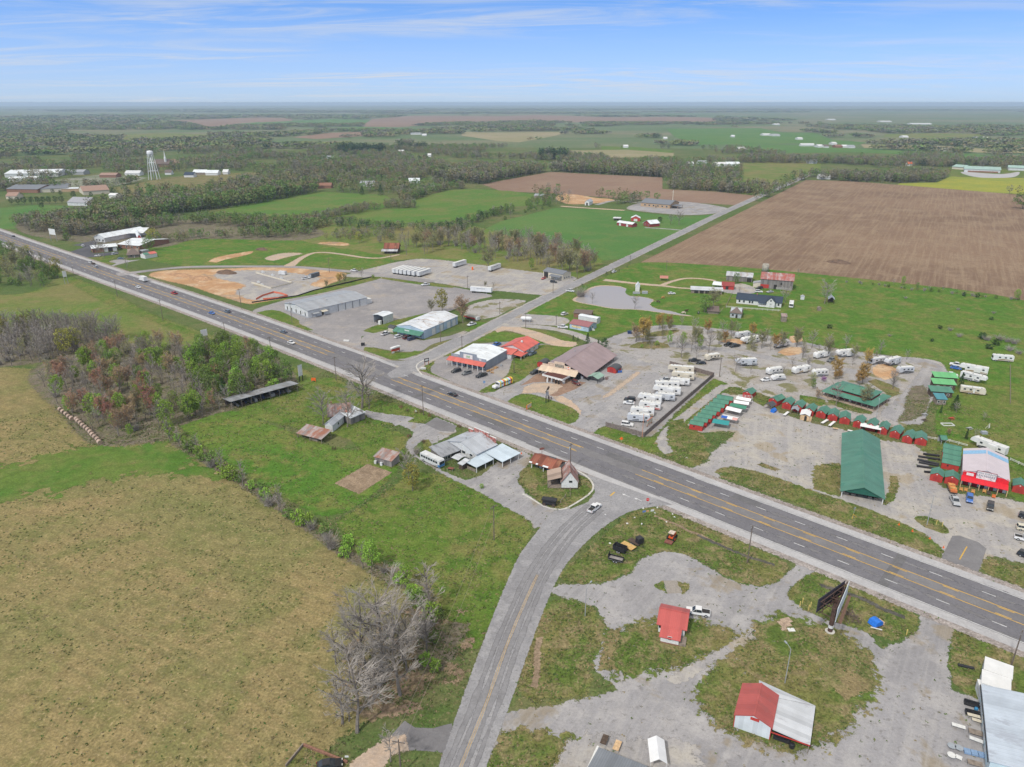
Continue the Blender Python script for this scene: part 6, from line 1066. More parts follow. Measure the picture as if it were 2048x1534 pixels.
for a in [('pickup','white','H',(165,575),(322,515),'white pickup left of the white suv in front of the green awning',G_),('suv','white','H',(380,612),(515,572),'white suv parked in front of the green awning',G_),('suv','maroon','H',(520,628),(640,590),'maroon suv between the white suv and the navy one',G_),('suv','navy','H',(590,650),(712,612),'navy suv nearest the post end of the green awning',G_),
 ('suv','black','c',(640,975),(370,1045),'black suv leftmost of three before the red awning',G_),('suv','grey','c',(975,1040),(700,1115),'dark grey suv middle of three before the red awning',G_),('pickup','black','c',(1450,1110),(1165,1195),'black pickup rightmost of three before the red awning',G_),
 ('pickup','black','I',(838,725),(715,762),'black pickup at the left side of the tan store',G_),('suv','maroon','I',(1295,872),(1388,918),'maroon suv parked on the brown paving by the canopy',G_),('pickup','blue','G',(905,1190),(828,1218),'blue pickup between the white roof and the red roof',G_),('pickup','slate','I',(775,462),(672,508),'slate pickup beside the red-roofed building porch',G_),
 ('pickup','white','G',(632,958),(545,985),'white utility pickup on the grass by the bare tree',G_),('suv','white','G',(1612,862),(1676,842),'white suv behind the blue cabin lot',G_),('pickup','white','G',(1575,1000),(1675,1005),'white pickup beside the blue cabin banner',G_),('pickup','white','G',(98,512),(28,522),'white pickup alone on the asphalt lot near the strip',G_),('sedan','red','G',(1440,430),(1372,460),'red car in front of the cream workshop door',G_),('suv','black','G',(1480,482),(1558,490),'black suv in front of the cream workshop porch',G_),
 ('pickup','white','G',(1675,585),(1745,592),'white service pickup on the side road bend',G_),('pickup','white','F',(592,735),(680,722),'white pickup beside the dark container on the clay pad',G_),('pickup','white','F',(1228,648),(1145,635),'white pickup on the access road past the clay pad',G_),
 ('suv','white','y',(620,490),(555,455),'white car on the dark asphalt by the brick workshop',G_),('sedan','white','y',(905,650),(800,645),'white car at the edge of the dark shop asphalt, left',G_),('suv','white','y',(1100,625),(1200,605),'white van-like car right of the trees at the brick workshop',G_),('sedan','slate','y',(1225,700),(1300,695),'dark car on the drive of the brown house',G_),('sedan','black','y',(1500,565),(1600,555),'black car beside the brick hall',G_),
 ('suv','black','J',(715,805),(535,785),'black car just behind the white sedan in the camper lot',G_),('sedan','white','J',(700,858),(522,842),'white sedan in front of the camper lot cars',G_),('suv','white','J',(480,1180),(695,1205),'white suv behind the wooden fence corner',G_),('pickup','silver','J',(1275,492),(1120,495),'silver pickup between two campers in the fenced lot',G_),
 ('pickup','black','K',(925,1150),(805,1140),'black pickup by the camp road next to a dark car',G_),('sedan','black','K',(978,1168),(885,1165),'dark sedan next to the black pickup by the camp road',G_),('pickup','black','K',(1260,970),(1172,988),'black pickup, left of two by the large fifth wheel',G_),('pickup','black','K',(1325,985),(1228,1000),'black pickup, right of two by the large fifth wheel',G_),('sedan','white','K',(1645,1335),(1540,1345),'white car beside the pair of round campers',G_),('pickup','grey','L',(392,960),(330,985),'grey pickup between two campers on the camp lane',G_),('sedan','white','K',(588,455),(675,450),'white car parked on the grass above the pond cabin',G_),('suv','white','K',(1480,432),(1568,436),'white car behind the farmhouse, left',G_),('sedan','silver','K',(1672,432),(1600,440),'silver car behind the farmhouse, right',G_),('suv','black','K',(1565,395),(1490,402),'black car in front of the old barn',G_),
 ('sedan','blue','L',(1405,1035),(1495,1050),'bright blue car beside a camper in the green field corner',G_),('pickup','white','L',(1510,1025),(1400,1005),'white pickup behind the bright blue car',G_),('pickup','white','L',(1350,1095),(1460,1110),'white pickup above the bright green cabin',G_),
 ('pickup','white','N',(228,735),(388,775),'white pickup at the corner of the green pavilion roof',G_),('suv','grey','N',(232,790),(362,800),'grey suv under the white pickup by the pavilion',G_),('van','white','N',(375,835),(262,865),'white van halfway along the pavilion side',G_),('suv','black','N',(345,885),(305,930),'black suv between the white vans by the pavilion',G_),('van','white','N',(320,935),(240,1020),'white van nearest the highway by the pavilion',G_),
 ('pickup','silver','O',(1322,72),(1378,180),'silver pickup towing a loaded trailer at the flea market',G_),('suv','blue','O',(1497,70),(1497,140),'blue suv parked facing the flea market signs',G_),('suv','black','O',(1710,145),(1702,222),'black suv in the middle of the market lot',G_),
 ('suv','black','x',(715,640),(900,690),'black suv topmost at the right photo edge',G_),('suv','cream','x',(665,840),(880,880),'cream suv second down at the right photo edge',G_),('pickup','white','x',(655,1010),(900,1070),'white pickup third down at the right photo edge',G_),('suv','black','x',(705,1290),(900,1370),'black suv lowest at the right photo edge',G_),
 ('pickup','white','U',(1330,990),(1155,962),'white single pickup beside the small red-roofed house',G_),('sedan','black','j',(400,500),(620,460),'black car in the corner yard at the bottom edge',G_),('suv','white','K',(25,235),(60,222),'white car on the side road by the tilled field',G_)]:car(*a)
a=g('G',520,885);b=g('G',638,915);rt=empty('tank_trailer',(a+b)/2,heading(a,b),'cream and red tank trailer beside the bare tree','tank trailer');MB().tube((-4.5,0,2.1),(4.5,0,2.1),1.15,n=14).build('tank',m_rv[1],rt,True);MB().box(-4.6,4.6,-1.2,1.2,.9,1.5).build('red_skirt',carpaint('paint_red',COLS['red']),rt);MB().box(4.5,6.0,-1.1,1.1,.6,2.4).build('cab',m_rv[0],rt);wheels(rt,(-3.2,-2.1,5.2),2.4,.5)
a=g('G',1172,925);b=g('G',1248,930);rt=empty('propane_tank',(a+b)/2,heading(a,b),'white round-ended tank on the little grass island','tank');MB().lathe([(.3,-3.4),(.85,-3.0),(1.15,-2.3),(1.15,2.3),(.85,3.0),(.3,3.4)],(0,0,0),14).build('tank',m_rv[0],rt,True);rt.children[0].rotation_euler=(0,math.pi/2,0);rt.children[0].location=(0,0,1.9);[MB().box(x-.2,x+.2,-.9,.9,0,1.0).build('saddle',m_steel,rt) for x in (-2,2)]
for z_,p0,p1,lb,mt,h_ in [('F',(700,720),(795,692),'dark grey container on the clay pad',plain('container_grey',(.10,.12,.14),.6),2.9),('F',(325,680),(400,685),'white site trailer on the clay pad',m_rv[0],2.7)]:
 a=g(z_,*p0);b=g(z_,*p1);rt=empty('site_container',a,heading(a,b),lb,'container','site boxes on the clay ground');L=(b-a).length;MB().box(0,L,0,2.5,.3,h_).build('shell',ribbed(mt.name+'_ribs',tuple(mt.node_tree.nodes['Principled BSDF'].inputs['Base Color'].default_value[:3]) if False else ((.10,.12,.14) if 'container' in mt.name else (.6,.6,.6)),'x',.4,.3),rt);MB().box(-.03,0-.001,.2,2.3,.4,h_-.2).build('doors',m_steel,rt);MB().box(.3,L-.3,.2,2.3,0,.29).build('skids',m_black,rt)
m_ribw=ribbed('trailer_side',(.64,.65,.66),'x',.6,.12,var=.03)
def semi(z_,A,B,label,group='white semi trailers'):
 a=g(z_,*A);b=g(z_,*B);ang=heading(a,b);L=14.6
 if 'semi' not in PROT:
  rt=empty('semi_trailer',a,ang,label,'semi trailer',group);MB().box(0,L,0,2.55,1.1,4.0).build('box_body',m_ribw,rt);MB().box(.05,L-.05,.05,2.5,4.0,4.03).build('roof',m_rvroof,rt);d=MB().box(-.04,-.002,.08,2.47,1.2,3.95).build('rear_doors',m_pale,rt);MB().box(-.06,-.041,1.25,1.3,1.2,3.95).build('door_seam',m_steel,d)
  MB().box(.3,L-.5,.6,1.95,.85,1.09).build('chassis',m_black,rt);[MB().tube((x,-.0,.5),(x,2.55,.5),.5,n=12).build('wheel_set',m_tyre,rt) for x in (1.6,2.9)];[MB().box(L-3.6,L-3.4,y,y+.15,0,1.1).build('landing_leg',m_steel,rt) for y in (.5,1.9)];MB().box(L*.3,L*.7,-.02,-.002,2.9,3.3).build('side_lettering_band',m_steel,rt)
  PROT['semi']=rt;return
 copytree(PROT['semi'],a,ang,label,group)
d_=(24/.17578,-8/.17578)
for k,(x,y) in enumerate([(1928,712),(1872,706),(1822,699),(1775,694),(1730,688),(1688,682),(1648,676)]):semi('F',(x,y),(x+d_[0]*1.0,y+d_[1]*1.0),'white semi trailer in the parked row, %s from the right' % ORD[k],'row of parked semi trailers')
semi('G',(402,320),(560,272),'white semi trailer alone at the far edge of the trailer lot');semi('G',(806,365),(936,318),'white semi trailer near the bare wood, right of the portable toilet');semi('G',(572,598),(760,612),'white semi trailer lying along the near edge of the lot')
p=MB().box(-.6,.6,-.6,.6,0,2.2).prism([(-.65,2.2),(.65,2.2),(0,2.4)],'y',-.65,.65).build('portable_toilet',m_orange,loc=g('G',597,340));setp(p,'orange portable toilet at the edge of the trailer lot','portable toilet')
a=g('O',1322,8);rt=empty('loaded_trailer',a,heading(g('O',1300,-20),g('O',1340,70)),'low trailer stacked with orange wooden furniture behind the silver pickup','trailer');MB().box(-3.0,2.6,-1.1,1.1,.55,.75).build('deck',m_dkwood,rt);[MB().box(-2.8+k*1.1,-1.9+k*1.1,-.9,.9,.76,1.5+.3*(k%2)).build('stacked_furniture',cw if k % 2 else plain('orange_wood',(.55,.16,.05),.7),rt) for k in range(5)];wheels(rt,(-.6,.4),2.3,.35);MB().tube((2.5,0,.6),(4,0,.6),.06).build('drawbar',m_black,rt)
for a in [('fifth',11.8,1,2,'J',(1640,380),(1215,345),'large cream fifth wheel at the back of the fenced lot'),('fifth',10,1,3,'J',(1628,478),(1285,450),'cream camper with dark slide-outs second from the back'),('trailer',8.6,0,0,'J',(1545,562),(1272,535),'plain white camper beside the silver pickup'),('motor',10.5,0,3,'J',(1400,600),(1015,590),'white motorhome with a dark front in the fenced lot'),('fifth',11.8,0,0,'J',(1425,720),(985,670),'long white fifth wheel in the middle of the fenced lot'),('trailer',8.4,2,0,'J',(1312,800),(1035,775),'grey roofed camper tucked beside the long fifth wheel'),('fifth',10,0,3,'J',(1130,850),(750,795),'white camper behind the white sedan in the fenced lot'),('trailer',8.8,0,1,'J',(1096,945),(782,905),'white camper with a red lower stripe'),('trailer',9.4,0,2,'J',(1000,1040),(640,1000),'white camper below the red-striped one'),('trailer',8.8,2,0,'J',(920,1130),(598,1108),'grey white camper nearest the highway in the fenced lot'),
 ('fifth',11,0,3,'K',(1545,935),(1312,972),'large white fifth wheel by two black pickups'),('trailer',8.5,2,3,'K',(1420,885),(1290,905),'grey camper half hidden behind the large fifth wheel'),('trailer',8.6,0,0,'K',(1822,975),(1680,1002),'white camper by a red clay pad'),('trailer',7.6,1,3,'K',(1112,1115),(975,1135),'small camper beside the black pickup and sedan'),('fifth',10,2,3,'K',(1475,1180),(1296,1185),'grey and white camper in the middle of the gravel camp'),('trailer',8.0,0,0,'K',(1765,1255),(1592,1280),'plain white camper, upper of the round pair'),('teardrop',6.5,0,0,'K',(1790,1325),(1645,1335),'rounded white camper beside the white car'),('trailer',9.5,0,2,'K',(2030,1240),(1872,1270),'white camper under a pale flowering tree'),
 ('trailer',9,0,0,'L',(348,925),(195,955),'white camper left of the grey pickup'),('fifth',10,0,0,'L',(555,925),(400,940),'white camper right of the grey pickup'),('motor',8.5,2,3,'L',(820,985),(700,1000),'dark-faced motorhome at the end of the camp lane'),('fifth',9.5,2,3,'L',(970,985),(808,1025),'mottled grey camper next to the dark-faced motorhome'),('trailer',7.5,2,3,'L',(1058,1072),(945,1078),'black and white camper at the bend of the camp lane'),('fifth',11.5,0,2,'L',(1695,1090),(1505,1055),'long white camper beside the blue car'),('fifth',10.5,0,0,'L',(1530,1130),(1672,1165),'white fifth wheel behind the tall cedar'),('motor',8.8,0,2,'L',(1930,978),(1780,965),'white motorhome alone in the green pasture'),('trailer',9.5,1,2,'N',(1432,275),(1620,300),'cream camper below the white fifth wheel and cedar'),('fifth',12,0,3,'N',(1832,910),(1540,800),'white fifth wheel behind the flea market hall'),('trailer',7,0,0,'w',(290,120),(120,130),'white camper above the purple flowering tree'),('motor',8,0,0,'K',(1860,545),(1848,615),'white camper van with a teal base by the farmhouse')]:rv(*a)
a=g('I',430,878);b=g('I',190,968);rt=empty('painted_bus',(a+b)/2,heading(a,b),'bonneted bus painted in bright yellow, red and white bands','bus');f=min(6,(a-b).length/2)
cs=[(.70,.52,.02),(.60,.04,.03),(.66,.66,.66),(.25,.55,.65),(.72,.55,.03),(.70,.70,.68)];m=MB();nb=12
for k in range(nb):
 m.cur=k % 6;x0=-f + (2*f-2.2)*k/nb;x1=-f + (2*f-2.2)*(k+1)/nb;m.box(x0,x1-.001,-1.2,1.2,.6,2.5)
 m.prism([(-1.2,2.5),(1.2,2.5),(1.0,2.85),(.4,3.05),(-.4,3.05),(-1.0,2.85)],'x',x0,x1-.001);
bms=[carpaint('bus_band_%s' % n_,c) for n_,c in zip(('yellow','red','white','blue','gold','pale'),cs)]
m.build('body',bms,rt);m=MB();m.cur=2;m.prism([(f-2.2,.6),(f,.6),(f,1.3),(f-.3,1.55),(f-2.2,1.7)],'y',-1.0,1.0);m.build('bonnet',bms,rt);MB().box(f-2.2,f-2.15,-1.05,1.05,1.75,2.6).build('windscreen',m_glass,rt)
[MB().box(-f+.5+k*1.15,-f+1.3+k*1.15,s*1.2-.015,s*1.2+.015,1.7,2.3).build('window',m_glass,rt) for k in range(int((2*f-3)/1.15)) for s in (-1,1)];wheels(rt,(-f+1.8,f-1.0),2.4,.48);[MB().lathe([(.05,0),(.2,.02),(.2,.12)],(f+.02,s*.7,1.1),8).build('headlight',m_lamp,rt) for s in (-1,1)]
a=g('u',1335,905);b=g('u',1420,800);rt=empty('tractor',(a+b)/2,heading(a,b),'orange tractor with a white canopy and rear mower','tractor')
mo=plain('tractor_orange',(.62,.10,.025),.5,.15);MB().prism([(-.3,.8),(2.2,.75),(2.2,1.5),(1.9,1.65),(.2,1.7),(-.3,1.3)],'y',-.42,.42).build('body',mo,rt);MB().box(-1.1,-.3,-.85,.85,.9,1.35).build('rear_fenders',mo,rt);MB().box(-1.3,.5,-.8,.8,2.55,2.68).build('canopy_top',plain('worn_cream',(.52,.44,.36),.7,.3,2),rt);[MB().tube((x,y,1.2),(x,y,2.56),.04,n=5).build('canopy_post',m_black,rt) for x in (-1.1,.2) for y in (-.7,.7)]
MB().box(-.8,-.35,-.3,.3,1.36,1.6).build('seat',m_black,rt);MB().tube((0,0,1.7),(-.1,0,2.0),.03).tube((-.35,0,2.0),(.1,0,2.08),.16,n=8).build('steering_wheel',m_black,rt);MB().tube((1.6,.25,1.6),(1.6,.25,2.4),.05).build('exhaust',m_black,rt)
for s in (-1,1):w1=MB().tube((-.6,s*.75,.78),(-.6,s*1.15,.78),.78,n=16).build('rear_wheel',m_tyre,rt);MB().tube((-.6,s*1.151,.78),(-.6,s*1.17,.78),.42,n=12).build('rim',mo,w1);MB().tube((1.7,s*.55,.45),(1.7,s*.8,.45),.45,n=12).build('front_wheel',m_tyre,rt)
MB().box(-3.1,-1.5,-1.1,1.1,.3,.6).build('mower_deck',plain('rust_iron',(.20,.08,.06),.8),rt);MB().tube((-1.5,.4,.6),(-.8,.4,.9),.05).tube((-1.5,-.4,.6),(-.8,-.4,.9),.05).build('link_arms',m_black,rt)
def util(A,B,label,deck,sides,gate,w=1.9):
 a=g('u',*A);b=g('u',*B);L=(b-a).length;rt=empty('utility_trailer',a,heading(a,b),label,'trailer','utility trailers on the verge')
 MB().box(0,L,-w/2,w/2,.55,.68).build('deck',deck,rt);MB().tube((L,-w/2,.6),(L+1.3,0,.6),.05).tube((L,w/2,.6),(L+1.3,0,.6),.05).build('drawbar',m_black,rt)
 if sides:MB().box(0,L,-w/2-.04,-w/2+.02,.68,.68+sides).box(0,L,w/2-.02,w/2+.04,.68,.68+sides).box(L-.04,L+.02,-w/2,w/2,.68,.68+sides).build('side_rails',m_black,rt)
 if gate:MB().box(-.06,.02,-w/2,w/2,.68,.68+gate).build('ramp_gate',m_black,rt)
 wheels(rt,(L*.42,L*.6),w+.35,.34);return rt
util((170,1225),(440,1295),'open black utility trailer with a raised ramp gate',plain('grey_planks',(.27,.25,.24),.9,.2,2),.45,1.5);util((270,1040),(490,1125),'black mesh-sided trailer between two flat trailers',m_black,1.3,1.3);util((420,945),(650,1065),'flat trailer with a yellow plank deck',plain('yellow_planks',(.52,.34,.13),.85,.2,2),0,0,2.4);util((560,870),(760,985),'old brown flat trailer carrying a black box',m_dkwood,0,0)
p=MB().box(-.9,.9,-.8,.8,.7,2.2).prism([(-.95,2.2),(.95,2.2),(.7,2.4),(-.7,2.4)],'y',-.85,.85).build('black_box',m_black,loc=g('u',755,945));setp(p,'black box standing on the old brown trailer','box');p.rotation_euler.z=.5
a=g('T',665,985);b=g('T',845,1010);rt=empty('black_wagon',(a+b)/2,heading(a,b),'black roofed market wagon on the corner island kerb','wagon');MB().box(-2.1,2.1,-.8,.8,.6,1.0).build('bed',m_black,rt);MB().prism([(-2.4,2.0),(2.4,2.0),(2.3,2.3),(-2.3,2.3)],'y',-1.0,1.0).build('roof',m_black,rt);[MB().tube((x,y,1),(x,y,2.0),.05).build('post',m_black,rt) for x in (-2,2) for y in (-.7,.7)];[MB().tube((x,y-.05,.5),(x,y+.05,.5),.5,n=12).build('wheel',m_dkwood,rt) for x in (-1.5,1.5) for y in (-.9,.9)]
for k,(A,B) in enumerate([((930,965),(1005,880)),((1075,860),(1077,770))]):
 a=g('T',*A);b=g('T',*B);L=(b-a).length;rt=empty('rail_fence',a,heading(a,b),['short grey rail fence between the wagon and the shed','single grey rail post in front of the white gabled shed'][k],'fence');MB().box(-.1,.1,-.1,.1,0,1.1).build('post',m_wood,rt);MB().box(L-.1,L+.1,-.1,.1,0,1.1).build('post',m_wood,rt);MB().box(0,L,-.05,.05,.75,.9).build('rail',m_wood,rt)
def sign(z_,x,y,h,shape,mt,label,w=.75,ang=None,cat='sign',post=None,txt=None):
 rt=empty('road_sign',g(z_,x,y),ang if ang is not None else heading(Vector((0,0,0)),HU)+math.pi/2,label,cat);MB().tube((0,0,0),(0,0,h),.05,n=5).build('post',post or m_steel,rt)
 n={'oct':8,'sq':4,'rect':4,'dia':4}[shape];o0=math.pi/8 if shape == 'oct' else (math.pi/4 if shape != 'dia' else 0);pr=[(w*math.cos(o0+2*math.pi*k/n),h+(.6 if shape == 'rect' else 1)*w*math.sin(o0+2*math.pi*k/n)) for k in range(n)]
 MB().prism(pr,'y',-.1,-.05).build('plate',mt,rt);return rt
rt=sign('u',905,225,2.6,'oct',m_red,'red stop sign at the crossroads verge',.55,0);text(rt,'STOP',.38,(0,-.11,2.6),(math.pi/2,0,0),m_trim)
sign('J',490,1470,2.0,'dia',m_orange,'orange diamond sign on the verge before the wooden fence',.7,0)
for k,(x,y,mt,w,lb) in enumerate([(838,400,plain('sign_blue',(.12,.20,.45),.5),.7,'blue yard sign in the litter of signs at the corner'),(905,390,plain('sign_pale_orange',(.62,.32,.20),.5),.55,'orange and white yard sign beside the blue one'),(995,380,m_trim,.75,'big white yard sign right of the blue one')]):sign('u',x,y,1.6,'rect',mt,lb,w,0.2,post=m_wood)
rr=random.Random(11)
for k,(x,y) in enumerate([(1060,335),(1120,235),(835,248),(680,430),(500,540),(1290,525),(1375,360),(1425,440),(775,565),(195,915),(90,385)]):p=MB().prism([(0,0),(.5,0),(.45,.16),(.1,.2)],'y',0,rr.uniform(.3,.7)).build('litter_scrap',m_trim,loc=g('u',x,y));p.rotation_euler.z=rr.uniform(0,6);setp(p,'scrap of white litter on the corner verge','litter','white litter on the corner verge')
P=g('d',655,1345);rt=empty('billboard',P,0,'brown steel billboard with two panels set in a V','billboard');mbr=plain('billboard_brown',(.085,.05,.04),.8,.2,1)
zt,zb=12.5,8.8;a1=g('d',412,648,zt)-P;b1=g('d',998,232,zt)-P;a2=g('d',838,850,zt)-P;b2=g('d',1092,245,zt)-P
MB().tube((0,0,0),(0,0,zb+1),.55,.5,12).build('column',mbr,rt);MB().lathe([(1.1,0),(1.1,.15)],(0,0,0),14).build('footing',M_kerb,rt);MB().lathe([(.60,1.2),(.60,2.0)],(0,0,0),12).build('white_band',m_trim,rt)
def panel(a,b,name,mt,bk):
 d=(b-a);d.z=0;n_=Vector((-d.y,d.x,0)).normalized()*.12;o=MB().add([(a.x,a.y,zb),(b.x,b.y,zb),(b.x,b.y,zt),(a.x,a.y,zt)]+[((a+n_).x,(a+n_).y,zb),((b+n_).x,(b+n_).y,zb),((b+n_).x,(b+n_).y,zt),((a+n_).x,(a+n_).y,zt)],[(0,1,2,3),(7,6,5,4),(0,4,5,1),(1,5,6,2),(2,6,7,3),(3,7,4,0)]).build(name,bk,rt)
 return o,n_
o,n_=panel(a1,b1,'left_panel',None,plain('panel_back',(.045,.04,.055),.8));o2,n2=panel(a2,b2,'right_panel',None,plain('panel_face',(.55,.60,.63),.5,.2,.3))
for (a,b) in ((a1,b1),(a2,b2)):
 m=MB();off=((a1+b1)/2-(a2+b2)/2);off.z=0;off=off.normalized()*(-.5 if a is a1 else .5)
 for z_ in (zb+.2,zb+1.7,zt-.4):m.tube((a.x+off.x,a.y+off.y,z_),(b.x+off.x,b.y+off.y,z_),.12,n=4)
 for t_ in (.15,.5,.85):q=a.lerp(b,t_);m.tube((q.x+off.x,q.y+off.y,zb-.4),(q.x+off.x,q.y+off.y,zt-.2),.1,n=4)
 m.build('frame',mbr,rt)
m=MB();
for t_ in (.1,.4,.7):q=a1.lerp(b1,t_);r_=a2.lerp(b2,t_);m.tube((q.x,q.y,zb-.2),(r_.x,r_.y,zb-.2),.12,n=4).tube((q.x,q.y,zt-1.2),(r_.x,r_.y,zt-1.2),.08,n=4)
q=a2.lerp(b2,.5);r_=a1.lerp(b1,.5);m.tube((0,0,zb),(q.x,q.y,zb),.25,n=6).tube((0,0,zb),(r_.x,r_.y,zb),.25,n=6);m.build('cross_beams',mbr,rt)
c0=g('d',870,1170,zb-1.2)-P;c1=g('d',1090,560,zb-1.2)-P;MB().box(0,(c1-c0).length,-.35,.35,-.1,.05).build('catwalk',plain('catwalk_brown',(.16,.095,.065),.9),rt,loc=(c0.x,c0.y,zb-1.2)).rotation_euler.z=heading(c0,c1);MB().tube((c0.x,c0.y,zb-1.2),(a2.x,a2.y,zb),.06).tube((c1.x,c1.y,zb-1.2),(b2.x,b2.y,zb),.06).build('catwalk_hangers',mbr,rt)
rr=random.Random(6);a=g('d',1150,1110);m=MB()
for k in range(40):t_=rr.uniform(0,3.1);x,y,z_=rr.uniform(-1.2,1.2),rr.uniform(-1,3.4),rr.uniform(.1,1.2);m.tube((x-.8*math.cos(t_),y-.8*math.sin(t_),z_),(x+.8*math.cos(t_),y+.8*math.sin(t_),z_+rr.uniform(-.2,.3)),.05,n=4)
for x in (-1.4,1.4):m.tube((x,-1.2,0),(x,3.6,0.1),.08).tube((x,-1.2,0),(x,-1.2,1.4),.05).tube((x,3.6,0),(x,3.6,1.4),.05)
setp(m.build('scrap_pile',plain('scrap_brown',(.12,.085,.075),.9,.3),loc=a),'caged pile of brown scrap poles beside the billboard','scrap pile')
rt=empty('tarp_pile',g('d',1650,1190),.4,'pile covered with a bright blue tarp on the verge','covered pile');MB().prism([(-1.4,.2),(1.4,.2),(1.1,1.2),(.2,1.5),(-.9,1.3)],'y',-1.1,1.1).build('blue_tarp',plain('tarp_blue',(.02,.15,.55),.5,.2),rt);MB().box(-1.3,1.5,-1.2,1.2,0,.25).build('pallet',m_dkwood,rt);MB().tube((-2.0,-.4,.15),(-.3,-2.2,.15),.14).build('white_pipe',m_trim,rt);MB().box(1.2,1.6,-1.2,.4,.1,1.0).build('plywood_sheet',plain('raw_pine',(.55,.38,.22),.7),rt)
p=MB().box(-1.6,1.0,-1.2,1.2,.02,.12).box(-.6,2.0,-.2,1.6,.125,.2).box(-2.4,-.9,-2.0,-1.0,.03,.1).build('plywood_stack',plain('weathered_ply',(.36,.27,.20),.9,.3,1.2),loc=g('V',115,470));setp(p,'scattered sheets of weathered plywood on the grass','plywood');p.rotation_euler.z=.3
p=MB().box(-.8,.8,-.6,.6,.02,.06).build('white_sheet',m_trim,loc=g('V',158,517));setp(p,'small white sheet lying beside the plywood','sheet')
for a in [((275,1000),(455,1055),'long white table alone on the gravel, farthest from the wall',m_trim,.9),((505,1175),(690,1245),'white table against the blue shop wall',m_trim,.9),((480,870),(650,915),'cream table with small pots near the wall',m_cream,.8),((540,935),(670,975),'cream table just below the one with pots',m_cream,.8),((495,1085),(685,1140),'brown plank table by the wall',m_wood,1.4),((325,1420),(410,1460),'small white table near the bottom beside the round one',m_trim,1.0),((480,1490),(680,1545),'brown table lowest at the wall',m_wood,1.2)]:table('h',a[0],a[1],a[2],a[3],a[4])
for x,y,lb,mt in [(372,1315,'round pale grey table by the blue shelves',m_ins),(275,1290,'rounded grey table left of the round one',m_ins),(272,1410,'white ring-shaped table near the bottom',m_trim)]:r_=empty('round_table',g('h',x,y),0,lb,'table','folding tables outside the shop');MB().lathe([(.75,.70),(.75,.75)],(0,0,0),18).build('table_top',mt,r_);[MB().tube((.5*c,.5*s,0),(.4*c,.4*s,.7),.03,n=4).build('leg',m_steel,r_) for c,s in ((1,0),(-1,0),(0,1),(0,-1))]
a=g('h',435,1330);b=g('h',720,1400);rt=empty('blue_shelves',a,heading(a,b),'blue grey shelf units lying against the shop wall','shelves');mt=plain('shelf_blue',(.20,.30,.45),.5);L=(b-a).length;[MB().box(k*L/3+.05,(k+1)*L/3-.05,-.6,.6,.1,.5).build('shelf_unit',mt,rt) for k in range(3)]
for A,B,lb,h_ in [((440,700),(640,760),'black upholstered bench topmost at the wall',.8),((455,830),(650,880),'black sofa below the topmost bench',.8)]:a=g('h',*A);b=g('h',*B);L=(b-a).length;rt=empty('black_sofa',a,heading(a,b),lb,'sofa','black seats outside the shop');MB().box(0,L,-.5,.3,.2,.5).build('seat',m_black,rt);MB().box(0,L,.3,.55,.2,1.0).build('backrest',m_black,rt);[MB().box(x,x+.2,-.5,.3,.5,.7).build('armrest',m_black,rt) for x in (0,L-.2)]
p=MB().lathe([(.3,0),(.35,.1),(.35,.8),(.25,.9)],(0,0,0),10).build('blue_pot',plain('pot_blue',(.04,.22,.42),.5),loc=g('h',598,800));setp(p,'blue pot between the black seats','pot');p=MB().box(-1.6,1.6,-.35,.35,0,.35).build('black_trough',m_black,loc=g('h',470,225));setp(p,'long dark trough on the grass above the gravel','trough');p.rotation_euler.z=-.35
rt=empty('yard_wall',g('j',240,262),heading(g('j',240,262),g('j',690,440)),'low brick and timber edging round the corner yard','edging');L=(g('j',240,262)-g('j',690,440)).length;MB().box(0,L,-.2,.2,0,.5).build('brick_row',m_brickw,rt);b=g('j',60,480);d=b-g('j',240,262);o=MB().box(0,d.length,-.12,.12,0,.6).build('timber_row',m_wood,rt);o.rotation_euler.z=heading(g('j',240,262),b)-rt.rotation_euler.z
sign('j',690,430,1.5,'rect',m_trim,'white mail box sign on a post by the corner yard',.5,0,'mailbox',m_black)
board('rail_sign','red and white board sign with a curved white top on the corner lawn','sign','k',(255,925),(575,830),1.0,2.6,plain('sign_red',(.55,.07,.04),.5,.2),m_trim);r_=[o for o in bpy.data.objects if o.name.startswith('rail_sign')][0];L=(g('k',255,925)-g('k',575,830)).length;MB().prism([(-.2,2.75),(L+.2,2.75),(L+.1,3.3),(L*.5,3.5),(-.1,3.3)],'y',-.8,.8).build('white_roof',m_rv[0],r_);MB().box(.1,1.6,-.25,-.15,.3,1.3).build('white_placard',m_trim,r_)
board('wood_sign','dark sign with white lettering hung between wooden posts at the side road','sign','k',(1515,1370),(1690,1330),1.9,3.4,m_black,m_dkwood,txt=[('OPEN',.01,0,m_trim)] if False else None,post=plain('sign_post',(.30,.12,.06),.8));r_=[o for o in bpy.data.objects if o.name.startswith('wood_sign')][0];MB().box(.3,2.1,-.13,-.075,2.3,3.1).build('white_lettering',m_trim,r_)
p=MB().box(-1.2,1.2,-.5,.5,0,.5).prism([(-1.3,.5),(1.3,.5),(1.1,.7),(-1.1,.7)],'y',-.55,.55).build('stone_planter',m_pale,loc=g('k',1470,1500));setp(p,'pale planter under the dark hanging sign','planter')
rt,L=board('post_sign','tall two-post sign with a dark emblem on the store lawn','sign','l',(1212,1120),(1310,1075),3.0,4.8,plain('sign_grey_face',(.38,.37,.40),.5),None,post=m_black);MB().prism([(-.2,4.9),(L*.3,5.0),(L*.5,6.4),(L+.2,7.0),(L+.4,6.2),(L*.7,5.2)],'y',-.15,.15).build('dark_emblem',m_dkwood,rt);MB().box(0,L*.8,-.17,-.151,5.2,5.5).build('white_stroke',m_trim,rt)
